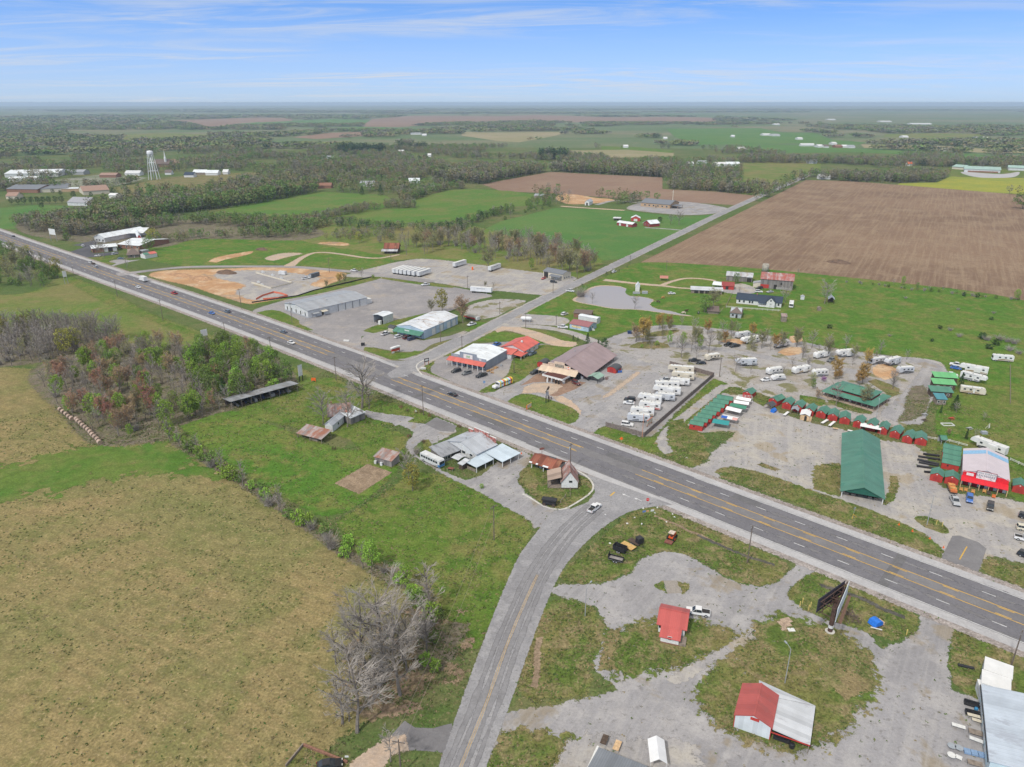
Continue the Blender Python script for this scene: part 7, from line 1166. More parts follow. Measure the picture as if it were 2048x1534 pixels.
rt,L=board('yellow_board','yellow and orange roadside letter board near the highway','sign','l',(580,1350),(725,1260),.4,2.0,plain('letter_face',(.62,.50,.42),.5),plain('machine_yellow',(.70,.42,.02),.5),post=m_orange);MB().box(-.3,-.02,-.1,.1,.2,2.1).build('orange_end',m_orange,rt)
rt,L=board('lot_banner','cream banner with orange edge inside the wooden fence corner','sign','J',(895,1215),(975,1150),.6,2.6,m_cream,m_orange)
P=g('J',822,1370);p=MB().tube((0,0,0),(0,0,9.5),.12,.09,7).build('flag_pole',plain('rusty_pole',(.55,.26,.16),.7),loc=P);setp(p,'tall pinkish orange pole at the wooden fence corner','pole')
board('white_sign_back','pale sign seen from behind at the edge of the thicket, stepped panels','sign','Q',(385,255),(450,240),4.5,8.0,m_rv[0],None,post=m_black);board('oval_sign_back','pale sign seen from behind beside the long lean-to shed','sign','Q',(1375,640),(1415,625),3.0,8.0,m_rv[0],m_ins,post=m_black);board('far_sign_back','pale sign seen from behind far up the highway','sign','E',(510,545),(540,540),5,9,m_rv[0],None,post=m_steel);board('tall_billboard','white billboard with dark spots on tall posts by the shop woods','billboard','y',(20,370),(130,385),6,11,m_trim,m_pale,post=m_steel)
p=MB().box(-1,1,-.06,.06,.7,2.0).box(-.9,-.8,-.05,.05,0,.7).box(.8,.9,-.05,.05,0,.7).build('orange_sign',m_orange,loc=g('R',432,410));setp(p,'orange roadwork board on the grass by the lean-to','sign');p=MB().box(-.5,.5,-.05,.05,1.2,2.2).tube((0,0,0),(0,0,1.2),.05).build('blue_shop_sign',plain('sign_blue2',(.15,.25,.42),.5),loc=g('H',1800,1345));setp(p,'slanted blue panel on posts before the black pickup','sign')
rt=sign('O',330,275,3.2,'rect',m_ins,'narrow sign on a post with yellow feet in the front verge',.7,.6);MB().tube((-.9,-.3,.05),(0,0,1.2),.05).tube((.9,-.6,.05),(0,0,1.2),.05).build('yellow_feet',plain('machine_yellow',(.70,.42,.02),.5),rt)
rr=random.Random(3)
for k,(z_,x,y) in enumerate([('O',792,350),('O',928,415),('O',1102,490),('O',1240,580),('S',1918,640)]):r_=empty('traffic_cone',g(z_,x,y),0,'small orange marker on the %s' % ['front verge, leftmost of four','front verge, second of four','front verge, third of four','front verge by the drive mouth','cafe lot edge'][k],'traffic cone','orange markers');MB().lathe([(.2,.05),(.04,.75)],(0,0,0),8).build('cone',m_orange,r_);MB().box(-.25,.25,-.25,.25,0,.05).build('base',m_orange,r_)
for k,(z_,x,y) in enumerate([('O',1165,350),('O',1225,365),('V',220,345),('V',240,320),('V',285,372),('V',300,350),('V',1010,555)]):p=MB().box(-.08,.08,-.08,.08,0,1.6).build('marker_post',plain('post_yellow',(.62,.48,.16),.6),loc=g(z_,x,y));setp(p,['yellow marker post left of two on the market island','yellow marker post right of two on the market island','pale stake left of four beside the billboard','pale stake second of four beside the billboard','pale stake third of four beside the billboard','pale stake fourth of four beside the billboard','slanted yellow guy marker at the end of the billboard verge'][k],'marker post')
mh=plain('hay',(.40,.30,.24),.95,.3,3,rnd=.12,dirt=(.28,.20,.16),dirts=1.5);HB=[(620,1135),(650,1158),(682,1182),(708,1208),(737,1228),(787,1235),(803,1254),(828,1275),(852,1300),(880,1322),(906,1344),(930,1368),(950,1395),(975,1418),(1003,1442),(1020,1470)];pr=None
for k,(x,y) in enumerate(HB):
 P=g('P',x,y);ang=heading(g('P',620,1135),g('P',1020,1470))
 if pr is None:
  pr=MB().tube((-.8,0,.8),(.8,0,.8),.82,n=18).build('hay_bale',mh,loc=P);o=pr;pr['category']='hay bale'
  MB().lathe([(.2,0),(.55,.01),(.78,.012)],(0,0,0),16).build('cut_face',plain('hay_core',(.33,.24,.17),.95,.3,3),pr,loc=(.801,0,.8)).rotation_euler=(0,math.pi/2,0)
  o.rotation_euler.z=ang
 else:o=copytree(pr,P,ang)
 o['group']='row of round hay bales';o['label']='round hay bale in the row at the wood edge, %s from the top' % ORD[k]
for a in [('E',580,467,575,415,'wooden pole by the highway near the far sign'),('E',335,412,323,330,'pale wooden pole in the grass opposite the shops'),('E',925,642,890,515,'wooden pole in the field across from the box truck'),('E',1285,832,1262,665,'wooden pole with a grass mound in the roadside field'),('E',1772,928,1763,845,'wooden pole on the highway shoulder by the thicket'),('E',1900,718,1885,580,'brown pole at the corner of the clay ground'),('Q',1088,350,1062,165,'wooden pole with a transformer by the long shoulder'),('Q',1752,618,1735,372,'wooden pole between the highway and the lean-to sign'),('R',1836,838,1828,445,'wooden pole among old machinery by the highway'),('T',1076,448,1078,45,'tall pole behind the white gabled shed'),('U',1633,572,1660,280,'wooden pole in the south verge with a guy wire'),('V',1785,788,1842,520,'pole behind the white flat sheds'),('H',1112,668,1095,340,'wooden pole beside the blue warehouse drive'),('H',1450,772,1440,560,'wooden pole on the island by the store'),('G',907,842,907,700,'wooden pole on the verge of the side road'),('G',1203,1002,1203,820,'wooden pole rising by the white round tank'),('G',1550,968,1550,860,'short pole beside the blue cabin pickup'),('G',543,556,543,405,'thin pole at the middle of the trailer lot'),('G',1513,607,1513,430,'pole beside the cream workshop drive'),('G',1790,442,1790,300,'pole right of the cream workshop'),('F',905,652,895,490,'pole on the clay edge of the access road'),('F',1605,547,1600,425,'pole in the green verge by the rusty barn'),('K',575,218,575,110,'thin pole in the farm pasture'),('K',1120,1298,1135,1100,'white-topped pole by the camp road fence'),('K',205,142,215,55,'pole beside the side road at the tilled field'),('_',988,1080,984,1010,'pole on the mown field by the cafe lot'),('I',475,742,485,500,'pole on the store lawn by the red-roofed building'),('F',480,1232,470,995,'pole in front of the pale warehouse facade')]:
 upole(*a,trans=a[5].endswith('shoulder') or 'tall' in a[5])
rt=upole('j',1240,560,1215,200,'pole with pale double crossarms in the bottom yard',rot=-.2);MB().box(-1.3,1.3,.12,.24,9,9.15).build('second_crossarm',m_ins,rt) if False else None
P0=Vector((rt.location.x,rt.location.y,hh('j',1240,560,1215,200) if True else 11));P1=g('_',988,1080);h0=max(6,min(15,P0.z));m=MB()
for o_ in (-1.0,1.0):
 pts=[Vector((P0.x+o_,P0.y,h0-.4)).lerp(Vector((P1.x+o_,P1.y,9.5)),t_/12) - Vector((0,0,1.6*math.sin(math.pi*t_/12))) for t_ in range(13)]
 for i_ in range(12):m.tube(pts[i_],pts[i_+1],.025,n=3,cap=False)
setp(m.build('power_line',plain('wire',(.30,.24,.20),.6)),'pair of thin wires along the county road','power line')
lamp('U',355,992,373,775,'curved lamp post at the gravel entrance near the county road',1.0);lamp('V',110,912,130,660,'lamp post behind the red and silver shed',1.9,1.5);lamp('N',560,548,590,365,'white-headed lamp post behind the long shed row',1.2,1.5);lamp('O',1072,352,1120,52,'tall dark lamp post on the market island',2.0,1.6);lamp('V',1300,1000,1300,1000,'',0) if False else None
m_fw=plain('fence_boards',(.185,.15,.135),.9,.3,1.2,rnd=.05)
def fence(z_,pts,h,label,mt,name='board_fence',rails=False):
 P=G(z_,pts);rt=empty(name,P[0],0,label,'fence')
 for i in range(len(P)-1):
  a=P[i]-P[0];b=P[i+1]-P[0];L=(b-a).length;ang=heading(a,b);m=MB()
  if rails:m.box(0,L,-.04,.04,h-.2,h-.05).box(0,L,-.04,.04,h*.45,h*.45+.12)
  else:
   n=int(L/.2);rr=random.Random(i)
   for k in range(n):m.box(k*L/n+.008,(k+1)*L/n-.008,-.02,.02,.05,h+rr.uniform(-.05,.05))
  o=m.build('rails' if rails else 'boards',mt,rt,loc=a);o.rotation_euler.z=ang
  for k in range(int(L/3)+1):q=MB().box(-.07,.07,.03,.17,0,h+.08).build('post',mt,rt,loc=a.lerp(b,min(1,k*3/L)));q.rotation_euler.z=ang
 return rt
fence('J',[(245,1205),(850,1375),(1950,420),(1640,335),(1250,235)],2.0,'tall weathered board fence round the camper lot',m_fw)
fence('K',[(1190,592),(1745,632)],1.2,'white fence in front of the farmhouse',m_trim,'white_fence',True);fence('K',[(1185,590),(1250,450)],1.2,'grey fence beside the farmhouse yard',m_wood,'rail_fence',True)
fence('N',[(1060,740),(1300,775),(1480,825)],1.1,'low pale rail fence behind the market sheds',m_trim,'rail_fence',True);fence('N',[(1905,960),(2060,1030)],1.1,'pale rail fence behind the flea market',m_trim,'rail_fence',True)
fence('N',[(1905,20),(1905,400)],1.4,'wire fence line with posts in the right pasture',m_wood,'wire_fence',True);fence('F',[(10,1005),(280,990),(540,945),(900,880),(1400,712)],.9,'black silt fence along the clay ground',m_black,'silt_fence',False) if False else None
P=G('F',[(20,1000),(540,925),(730,862),(1000,800),(1390,708)]);m=MB()
for i in range(4):d=(P[i+1]-P[i]).normalized();n_=Vector((-d.y,d.x,0))*.04;a,b=P[i],P[i+1];m.add([(a-n_)[:],(b-n_)[:],(b-n_+Vector((0,0,.8)))[:],(a-n_+Vector((0,0,.8)))[:],(a+n_)[:],(b+n_)[:],(b+n_+Vector((0,0,.8)))[:],(a+n_+Vector((0,0,.8)))[:]],[(0,1,2,3),(7,6,5,4),(3,2,6,7),(0,3,7,4),(1,5,6,2)])
setp(m.build('silt_fence',m_black),'low black silt fence along the edge of the clay ground','fence')
P=G('F',[(70,965),(140,925),(270,885),(360,900),(430,925),(330,950),(150,965)]);m=MB();mo2=plain('safety_orange',(.62,.16,.09),.6)
for i in range(6):a,b=P[i],P[i+1];d=(b-a).normalized();n_=Vector((-d.y,d.x,0))*.03;m.add([(a-n_)[:],(b-n_)[:],(b-n_+Vector((0,0,1.1)))[:],(a-n_+Vector((0,0,1.1)))[:],(a+n_)[:],(b+n_)[:],(b+n_+Vector((0,0,1.1)))[:],(a+n_+Vector((0,0,1.1)))[:]],[(0,1,2,3),(7,6,5,4),(3,2,6,7)])
setp(m.build('safety_fence',mo2),'loop of orange safety fence at the front of the clay ground','fence')
for k,(x,y) in enumerate([(150,655),(260,690),(360,725),(100,770),(140,800)]):p=MB().box(-1.2,1.2,-.5,.5,0,.8).box(-.8,.4,-.4,.4,.8,1.3).build('block_pallet',m_pale,loc=g('F',x,y));setp(p,'pallet of pale building blocks on the clay pad, %s from the top' % ORD[k],'pallet','block pallets on the pad')
P=g('_',309,359);ht=hh('_',309,359,300,301);rt=empty('water_tower',P,.4,'tall white water tower on six legs beyond the cemetery','water tower');mw=plain('tower_white',(.66,.67,.68),.5,.05);R_=ht*.105
MB().lathe([(R_*.25,ht*.80),(R_*.85,ht*.84),(R_,ht*.88),(R_,ht*.955),(R_*.8,ht*.985),(R_*.2,ht)],(0,0,0),24).build('tank',mw,rt,True);MB().lathe([(R_*.17,0),(R_*.17,ht*.82)],(0,0,0),10).build('riser',mw,rt,True)
for k in range(6):
 t_=2*math.pi*k/6;MB().tube((ht*.19*math.cos(t_),ht*.19*math.sin(t_),0),(R_*.9*math.cos(t_),R_*.9*math.sin(t_),ht*.86),ht*.011,n=6).build('leg',mw,rt)
for f_ in (.3,.58):
 m=MB();q=ht*.19+(R_*.9-ht*.19)*f_/.86
 for k in range(6):t0,t1=2*math.pi*k/6,2*math.pi*(k+1)/6;m.tube((q*math.cos(t0),q*math.sin(t0),ht*f_),(q*math.cos(t1),q*math.sin(t1),ht*f_),ht*.006,n=4)
 m.build('brace_ring',mw,rt)
MB().lathe([(R_*1.1,ht*.895),(R_*1.1,ht*.9)],(0,0,0),24).build('catwalk',mw,rt)
m_far=plain('far_white',(.60,.60,.59),.7);FB='far buildings'
def fb(name,label,cat,z_,A,B,D,ev,rd,axis,w,r):return house(name,label,cat,g(z_,*A),g(z_,*B),D,ev,rd,axis,w,r,.5)
fb('school_block','long brick school block with grey roof, left','school','A',(55,808),(300,812),40,5,9,'x',m_brickw,plain('slate_roof',(.16,.17,.19),.6));fb('school_wing','cream school wing with grey roof right of the brick block','school','A',(290,810),(535,800),45,5,9,'x',m_cream,plain('slate_roof',(.16,.17,.19),.6));fb('clay_roof_hall','cream hall with an orange clay roof by the cedars','hall','A',(660,828),(865,815),40,5,10,'x',m_cream,plain('clay_roof',(.30,.195,.15),.8));fb('flat_annex','long flat white annex between the school and the clay roof','annex','A',(485,802),(715,798),18,4,4.6,'x',m_tanb,m_white_r)
fb('white_factory','very long white-roofed factory at the far left','factory','A',(40,690),(460,682),60,6,10,'x',m_pale,m_white_r);fb('white_factory_wing','lower white-roofed factory wing in front','factory','A',(70,725),(325,718),25,5,7,'x',m_pale,m_white_r);fb('grey_house','grey-roofed house among cedars below the school','house','A',(535,910),(690,915),22,4,9,'x',m_pale,plain('grey_shingle',(.30,.30,.32),.8));fb('white_hut','small round-topped white hut by the cedar row','hut','A',(860,852),(920,853),9,4,6,'x',m_trim,m_rv[0]);fb('brown_lodge','low brown building behind the cemetery','building','A',(785,690),(915,690),18,4,7,'x',m_brickw,plain('clay_roof',(.30,.195,.15),.8));fb('long_grey_barn','long grey barn behind the lone round tree','barn','A',(465,668),(660,668),20,5,8,'x',m_steel,m_grey_r)
rt,L=fb('church','brick church with a slim white spire behind the water tower','church','A',(1230,608),(1340,605),24,6,14,'x',m_brickw,m_brownr);MB().lathe([(2.2,6),(2.2,17),(1.6,18),(.1,30)],(L*.72,6,0),8).build('spire',m_trim,rt)
for k,(x0,x1,y,D,wl,rf,lb) in enumerate([(985,1100,675,16,m_far,m_pale,'pale house left of the water tower legs'),(1450,1525,688,14,m_far,m_navy,'white house with dark steep roof right of the tower'),(1520,1620,668,16,m_wood,m_white_r,'long shed with white roof next to the steep house'),(1620,1715,672,16,m_far,m_white_r,'white long house in the row by the tower'),(1755,1795,665,12,m_far,m_far,'small white house farther right in the tower row'),(1300,1350,668,10,m_far,m_brownr,'small house just right of the tower base'),(50,135,860,14,m_cream,plain('clay_roof',(.30,.195,.15),.8),'small clay-roofed house left of the cedar row')]):fb('house',lb,'house','A',(x0,y),(x1,y),D,4,8,'x',wl,rf)
for k,(z_,x0,x1,y,D,rf,lb) in enumerate([('B',865,975,760,14,m_grey_r,'pale house hidden by the dark conifers in the clearing'),('B',1250,1335,735,10,m_white_r,'long white roof among the budding trees'),('B',1405,1490,785,14,m_grey_r,'grey-roofed house at the end of the hedgerow'),('B',520,640,775,12,m_brickw,'brown house at the top of the curved lane'),('B',1265,1350,352,30,m_grey_r,'dark-roofed farm building on the far hill'),('B',1355,1390,362,20,m_far,'white farmhouse on the far hill'),('B',1170,1210,498,18,m_far,'white house in front of the dark pine block'),('B',1400,1425,528,14,m_far,'little white chapel-like house in the woods'),('B',600,710,548,16,m_grey_r,'row of pale roofs beside the ball field'),('B',480,530,216,60,m_far,'white farm far out on the plain'),('C',290,350,250,70,m_steel,'cluster of grey grain bins on the plain, left'),('C',355,410,252,70,m_shade,'dark shed beside the grain bins'),('C',1480,1525,598,16,m_pale,'pale barn leftmost in the roadside farm group'),('C',1565,1630,588,18,m_grey_r,'brick barn with pale roof in the roadside farm group'),('C',1690,1780,602,20,m_far,'white gabled house in the roadside farm group'),('C',1785,1890,600,20,m_white_r,'long white-roofed barn right in the roadside farm group'),('C',975,1010,455,18,m_far,'white house at the edge of the green clearing'),('C',1290,1318,388,16,m_far,'white house on the wooded slope'),('C',1825,1850,372,20,m_far,'white house in the hill pasture'),('C',1870,1935,475,30,m_far,'white farm at the right of the hill pasture'),('D',100,160,342,40,m_far,'white farmstead beside the far road, left'),('D',165,225,345,40,m_steel,'grey barn beside the white farmstead'),('D',360,395,372,30,m_far,'white house below the far farmstead'),('D',510,550,430,30,m_far,'white gabled farmhouse in the valley'),('D',555,590,432,25,m_brownr,'brown barn in the valley farm group'),('D',618,650,410,30,m_far,'white house standing above the valley farm'),('D',640,690,432,25,m_brickw,'dark barn in the middle of the valley farm'),('D',695,735,432,25,m_far,'white shed right in the valley farm'),('D',740,785,434,25,m_grey_r,'grey shed at the right end of the valley farm'),('D',380,480,420,14,m_pale,'long low shed left of the valley farm'),('D',440,500,550,14,m_white_r,'white mobile house at the end of the side road'),('D',520,600,668,12,m_pale,'long pale trailer house by the wood edge'),('D',610,680,655,14,m_grey_r,'grey-roofed house among the trees above the tilled field'),('D',1145,1185,358,30,m_far,'white houses behind the pale field'),('D',1685,1715,368,25,m_far,'white house left of two at the far right'),('D',1755,1785,368,25,m_far,'white house right of two at the far right'),('D',1180,1215,568,12,m_orange,'orange-roofed cabin between the woods'),('D',980,1060,240,60,m_far,'white barns far out near the horizon'),('D',1205,1360,258,50,m_far,'long white barns below the horizon wood'),('D',185,225,262,50,m_far,'white barn near the far left of the hill wood'),('D',590,640,225,60,m_far,'white barns among trees near the horizon')]):fb('farm_building',lb,'building',z_,(x0,y),(x1,y),D,4,7.5,'x',m_far if rf is not m_brickw else m_brickw,rf)
def beast(z_,x,y,col,col2,label,graze=True,ang=0.0):
 P=g(z_,x,y);hd=(1.55,0,.45) if graze else (1.5,0,1.75)
 vs=[(0,0,1.15),(-.75,0,1.2),(.65,0,1.15),(1.05,0,1.2 if graze else 1.45),hd,(hd[0]+.3,0,hd[2]-.12)];rad=[.42,.40,.40,.22,.15,.1];ed=[(0,1),(0,2),(2,3),(3,4),(4,5)]
 for bx,dx in ((2,.05),(1,-.12)):
  for s in (-1,1):
   k=len(vs);vs += [(vs[bx][0]+dx,s*.26,.75),(vs[bx][0]+dx*1.8,s*.26,.38),(vs[bx][0],s*.26,.04)];rad += [.16,.09,.08];ed += [(bx,k),(k,k+1),(k+1,k+2)]
 k=len(vs);vs += [(-1.1,0,1.1),(-1.15,0,.55)];rad += [.06,.04];ed += [(1,k),(k,k+1)]
 me=bpy.data.meshes.new('body');me.from_pydata(vs,ed,[]);o=bpy.data.objects.new('grazing_cow',me);COL.objects.link(o);o.location=P;o.rotation_euler.z=ang
 md=o.modifiers.new('skin','SKIN');
 for i,r_ in enumerate(rad):me.skin_vertices[0].data[i].radius=(r_,r_)
 me.skin_vertices[0].data[0].use_root=True;o.modifiers.new('sub','SUBSURF').levels=1
 me.materials.append(plain('hide_%s' % label.split()[0],col,.9,.1,1.2,dirt=col2,dirts=1.1));setp(o,label,'cow','cattle by the pond')
beast('K',495,540,(.06,.04,.03),(.55,.52,.48),'brown and white cow on the pond bank',ang=2.6);beast('K',540,498,(.42,.20,.08),(.40,.18,.07),'tan cow grazing above the pond arm',ang=.4);beast('K',755,655,(.50,.42,.35),(.20,.08,.04),'pale cow at the tip of the pond',ang=3.0);beast('K',780,635,(.06,.025,.015),(.05,.02,.012),'dark cow behind the pale one',False,.2);beast('K',905,655,(.025,.025,.025),(.62,.60,.58),'black and white cow under the big tree',ang=1.0)
mr=plain('rust_iron',(.20,.08,.06),.8);mr2=plain('rust_dark',(.09,.045,.04),.9)
for k,(z_,x,y,lb) in enumerate([('R',1550,742,'rusty wheel ornament leftmost of the old machinery'),('R',1632,790,'rusty rake frame second among the old machinery'),('R',1740,805,'pale and rusty plough third among the old machinery'),('R',1805,798,'small dark iron wheel behind the plough'),('R',1915,850,'black and white iron cart nearest the drive'),('R',690,1278,'ring of dark iron scrap in the meadow'),('R',1655,1115,'rusty iron piece by the gravel drive'),('S',490,480,'dark iron ornament by the cafe yard bush'),('S',1015,255,'tangle of red rusty machinery at the corner of the cafe front'),('I',980,1105,'dark red shrub-like iron piece under the tall sign'),('I',1765,830,'dark rusty iron tangle by the green carport')]):
 r_=empty('old_implement',g(z_,x,y),k*.9,lb,'old machinery','rusty machinery ornaments')
 for s in (-.55,.55):
  m=MB();
  for q in range(12):t0,t1=2*math.pi*q/12,2*math.pi*(q+1)/12;m.tube((.6*math.cos(t0),s,.6+.6*math.sin(t0)),(.6*math.cos(t1),s,.6+.6*math.sin(t1)),.05,n=4)
  for q in range(4):t0=math.pi*q/4;m.tube((.6*math.cos(t0),s,.6+.6*math.sin(t0)),(-.6*math.cos(t0),s,.6-.6*math.sin(t0)),.03,n=4)
  m.build('wheel',mr2 if k % 2 else mr,r_)
 MB().tube((0,-.6,.6),(0,.6,.6),.06).tube((0,0,.6),(1.7,.1,.7),.06).tube((0,.3,.6),(-1.2,.3,1.0),.05).tube((-.6,-.4,.9),(.7,.4,1.1),.07).build('frame',[mr,mr2,m_pale][k % 3] if k == 2 else mr2,r_)
p=MB().prism([(-1.3,0),(1.3,0),(1.6,.5),(-1.5,.6)],'y',-.6,.6).build('row_boat',m_trim,loc=g('Q',1855,215));setp(p,'white upturned boat on the grass by the asphalt lot','boat');p=MB().box(-.9,.9,-.6,.6,.4,1.5).tube((-.5,-.7,.3),(-.5,.7,.3),.3,n=8).build('black_cart',m_black,loc=g('Q',2025,262));setp(p,'black cart at the end of the lawn by the asphalt lot','cart')
for z_,x,y,lb,mt in [('K',200,855,'dark blue dumpster at the camp entrance',plain('dumpster_blue',(.02,.045,.12),.5)),('K',258,835,'black dumpster beside the dark blue one',m_black)]:p=MB().prism([(-1,0),(1,0),(1.15,1.4),(-1.15,1.4)],'y',-.8,.8).box(-1.2,1.2,-.85,.85,1.4,1.47).build('dumpster',mt,loc=g(z_,x,y));setp(p,lb,'dumpster','camp dumpsters')
for z_,x,y,lb,nm,mt in [('N',1320,545,'reddish picnic table in the camp garden','picnic_table',m_redw),('N',1500,645,'grey picnic table by the small cedar','picnic_table',m_steel),('N',1045,560,'long brown log bench beside the brush','picnic_table',m_dkwood),('N',1050,505,'grey bench frame above the log bench','picnic_table',m_steel)]:
 r_=empty(nm,g(z_,x,y),.4,lb,'picnic table','garden tables in the camp');MB().box(-1,1,-.4,.4,.70,.76).build('table_top',mt,r_);[MB().box(-1,1,s*.75-.14,s*.75+.14,.42,.47).build('bench',mt,r_) for s in (-1,1)];[MB().tube((x_,-.75,0),(x_,.3,.72),.04,n=4).tube((x_,.75,0),(x_,-.3,.72),.04,n=4).build('leg_frame',mt,r_) for x_ in (-.75,.75)]
p=MB().box(-2.2,2.2,-1.2,-1.0,0,.35).box(-2.2,2.2,1.0,1.2,0,.35).box(-2.2,-2.0,-1,1,0,.35).box(2.0,2.2,-1,1,0,.35).build('sand_box',m_trim,loc=g('N',1280,600));setp(p,'white framed rectangle on the camp grass','garden frame');p=MB().tube((0,0,0),(.3,0,2.2),.06).tube((-.9,.2,0),(.3,0,2.2),.05).tube((1,.5,0),(.3,0,2.2),.05).tube((-.2,-.9,.8),(.9,.8,1.4),.08).build('white_swing',m_trim,loc=g('N',1685,640));setp(p,'white tangle of swing frame in the camp grass','swing frame');p=MB().box(-1,1,-.7,.7,0,1.0).build('metal_bin',m_ins,loc=g('N',1645,690));setp(p,'pale metal bin below the white swing frame','bin')
for k,(a,b) in enumerate([((70,662),(480,775)),((20,775),(240,838)),((240,838),(480,775))]):
 a=g('F',*a);b=g('F',*b);L=(b-a).length;p=MB().box(0,L,-.25,.25,0,.5).box(0,L,-.12,.12,.5,.9).build('foundation_wall',m_rv[1],loc=a);p.rotation_euler.z=heading(a,b);setp(p,'pale foundation wall on the clay pad, %s' % ['long side far from the highway','short side near the highway','long near side'][k],'foundation','new foundation walls')
def mound(z_,x,y,rx,ry,h,mt,label):
 r_=random.Random(x);m=MB();n=16;pr=[(1,0),(.8,.35),(.5,.75),(.2,.95)];vs=[]
 for q,hz in pr:vs += [(rx*q*math.cos(2*math.pi*k/n)*r_.uniform(.85,1.15),ry*q*math.sin(2*math.pi*k/n)*r_.uniform(.85,1.15),h*hz*r_.uniform(.8,1.15)) for k in range(n)]
 vs.append((0,0,h));f=[(i*n+k,i*n+(k+1)%n,(i+1)*n+(k+1)%n,(i+1)*n+k) for i in range(3) for k in range(n)] + [(3*n+k,3*n+(k+1)%n,4*n) for k in range(n)]
 m.add(vs,f);o=m.build('soil_mound',mt,loc=g(z_,x,y));o.rotation_euler.z=-.5;return setp(o,label,'soil mound','soil mounds')
md=plain('dark_soil',(.13,.085,.06),.95,.35,.6);mc=plain('clay_soil',(.36,.215,.12),.95,.3,.4)
mound('E',1785,455,9,5,2.2,md,'dark soil mound at the top of the clay ground');mound('E',1580,500,11,6,1.6,mc,'long clay mound in the middle of the clay ground');mound('E',1420,475,14,5,1.2,mc,'low clay bank at the left of the clay ground');mound('F',135,395,6,4,1.8,md,'dark mound alone in the green verge');mound('L',430,110,9,6,2.2,md,'brush covered mound in the tilled field')
# ================================================================== trees
def leafmat(name,col,var=.35,tint=None):
 m,t,p,o=newmat(name);ge=N(t,'ShaderNodeNewGeometry');oi=N(t,'ShaderNodeObjectInfo')
 c=mix_n(t,step(t,ge.outputs['Random Per Island'],0,1),tuple(x*(1-var) for x in col),tuple(min(1,x*(1+var)) for x in col))
 if tint:c=mix_n(t,step(t,noise(t,.35,3,.6,N(t,'ShaderNodeTexCoord').outputs['Object']),.45,.6),c,tint)
 hs=N(t,'ShaderNodeHueSaturation');t.links.new(math_n(t,'ADD',.78,math_n(t,'MULTIPLY',oi.outputs['Random'],.44)),hs.inputs['Value']);t.links.new(math_n(t,'ADD',.485,math_n(t,'MULTIPLY',oi.outputs['Random'],.03)),hs.inputs['Hue']);t.links.new(c,hs.inputs['Color'])
 t.links.new(hs.outputs[0],p.inputs['Base Color']);p.inputs['Roughness'].default_value=.8;p.inputs['Specular IOR Level'].default_value=.1
 return m
L_green=leafmat('spring_leaves',(.20,.32,.05));L_mid=leafmat('mid_leaves',(.135,.21,.05));L_dark=leafmat('dark_leaves',(.042,.085,.028));L_yel=leafmat('yellow_leaves',(.27,.255,.055));L_bud=leafmat('bud_leaves',(.32,.215,.12));L_red=leafmat('red_buds',(.33,.165,.11));L_gold=leafmat('gold_leaves',(.36,.225,.065));L_pink=leafmat('redbud_flowers',(.34,.12,.36));L_pale=leafmat('pale_blossom',(.42,.42,.26));L_olive=leafmat('olive_buds',(.235,.23,.10))
M_bark=plain('grey_bark',(.19,.165,.145),.9,.3,1.5,rnd=.2);M_twig=plain('grey_twigs',(.31,.28,.25),.9,.2,.5,rnd=.15);M_bark2=plain('dark_bark',(.11,.09,.075),.9,.3,1.5,rnd=.2)
def skeleton(seed,h,sp,up,nl=11,ns=7,nt=12,base=.22,tr_=.0017):
 """trunk and limbs, then branches and twigs; returns two meshes and the twig ends"""
 r=random.Random(seed);tr=MB();tw=MB();ends=[]
 p=Vector((0,0,0));rad=h*.017;pts=[p.copy()]
 for k in range(5):
  q=p + Vector((r.uniform(-.02,.02)*h,r.uniform(-.02,.02)*h,h*.17));r2=rad*.78;tr.tube(p,q,rad,r2,6,False);p,rad=q,r2;pts.append(p.copy())
 a0=r.uniform(0,6)
 for i in range(nl):
  f=base + (.8-base)*(i+.5)/nl;j=min(4,int(f/.17));b=pts[j].lerp(pts[j+1],f/.17-j if f/.17-j < 1 else 1)
  az=a0 + i*2.4 + r.uniform(-.3,.3);ln=h*sp*(1.05-.45*f)*r.uniform(.8,1.15)
  d=Vector((math.cos(az),math.sin(az),up*r.uniform(.8,1.2))).normalized();q=b + d*ln*.55;d2=(d+Vector((0,0,.45))).normalized();e=q + d2*ln*.5
  tr.tube(b,q,h*.0075,h*.005,5,False).tube(q,e,h*.005,h*.0025,4,False)
  for s in range(ns):
   t=(s+.6)/ns;c=b.lerp(q,t*1.8) if t < .55 else q.lerp(e,(t-.55)/.45);da=az+r.uniform(-1.2,1.2);dd=Vector((math.cos(da),math.sin(da),r.uniform(.1,1.3)*max(.5,up))).normalized();f2=c + dd*ln*r.uniform(.25,.5);tw.tube(c,f2,h*.0036,h*.0022,3,False)
   for u in range(nt):
    g0=c.lerp(f2,.25+.75*(u+.5)/nt);db=da+r.uniform(-1.3,1.3);g1=g0 + Vector((math.cos(db),math.sin(db),r.uniform(.0,1.5))).normalized()*ln*r.uniform(.10,.26);tw.tube(g0,g1,h*tr_,h*tr_*.5,3,False);ends.append(g1)
 tr.tube(p,p+Vector((0,0,h*.12)),rad,rad*.3,4,False);ends.append(p+Vector((0,0,h*.13)))
 return tr,tw,ends
def leaves(mb,c,s,r):
 a=Vector((r.gauss(0,1),r.gauss(0,1),r.gauss(.9,1))).normalized();b=a.orthogonal().normalized();d=a.cross(b)*s*.5;b=b*s*.5;k=r.uniform(.5,.9)
 mb.add([c-b,c+d*k,c+b,c-d*k],[(0,1,2,3)])
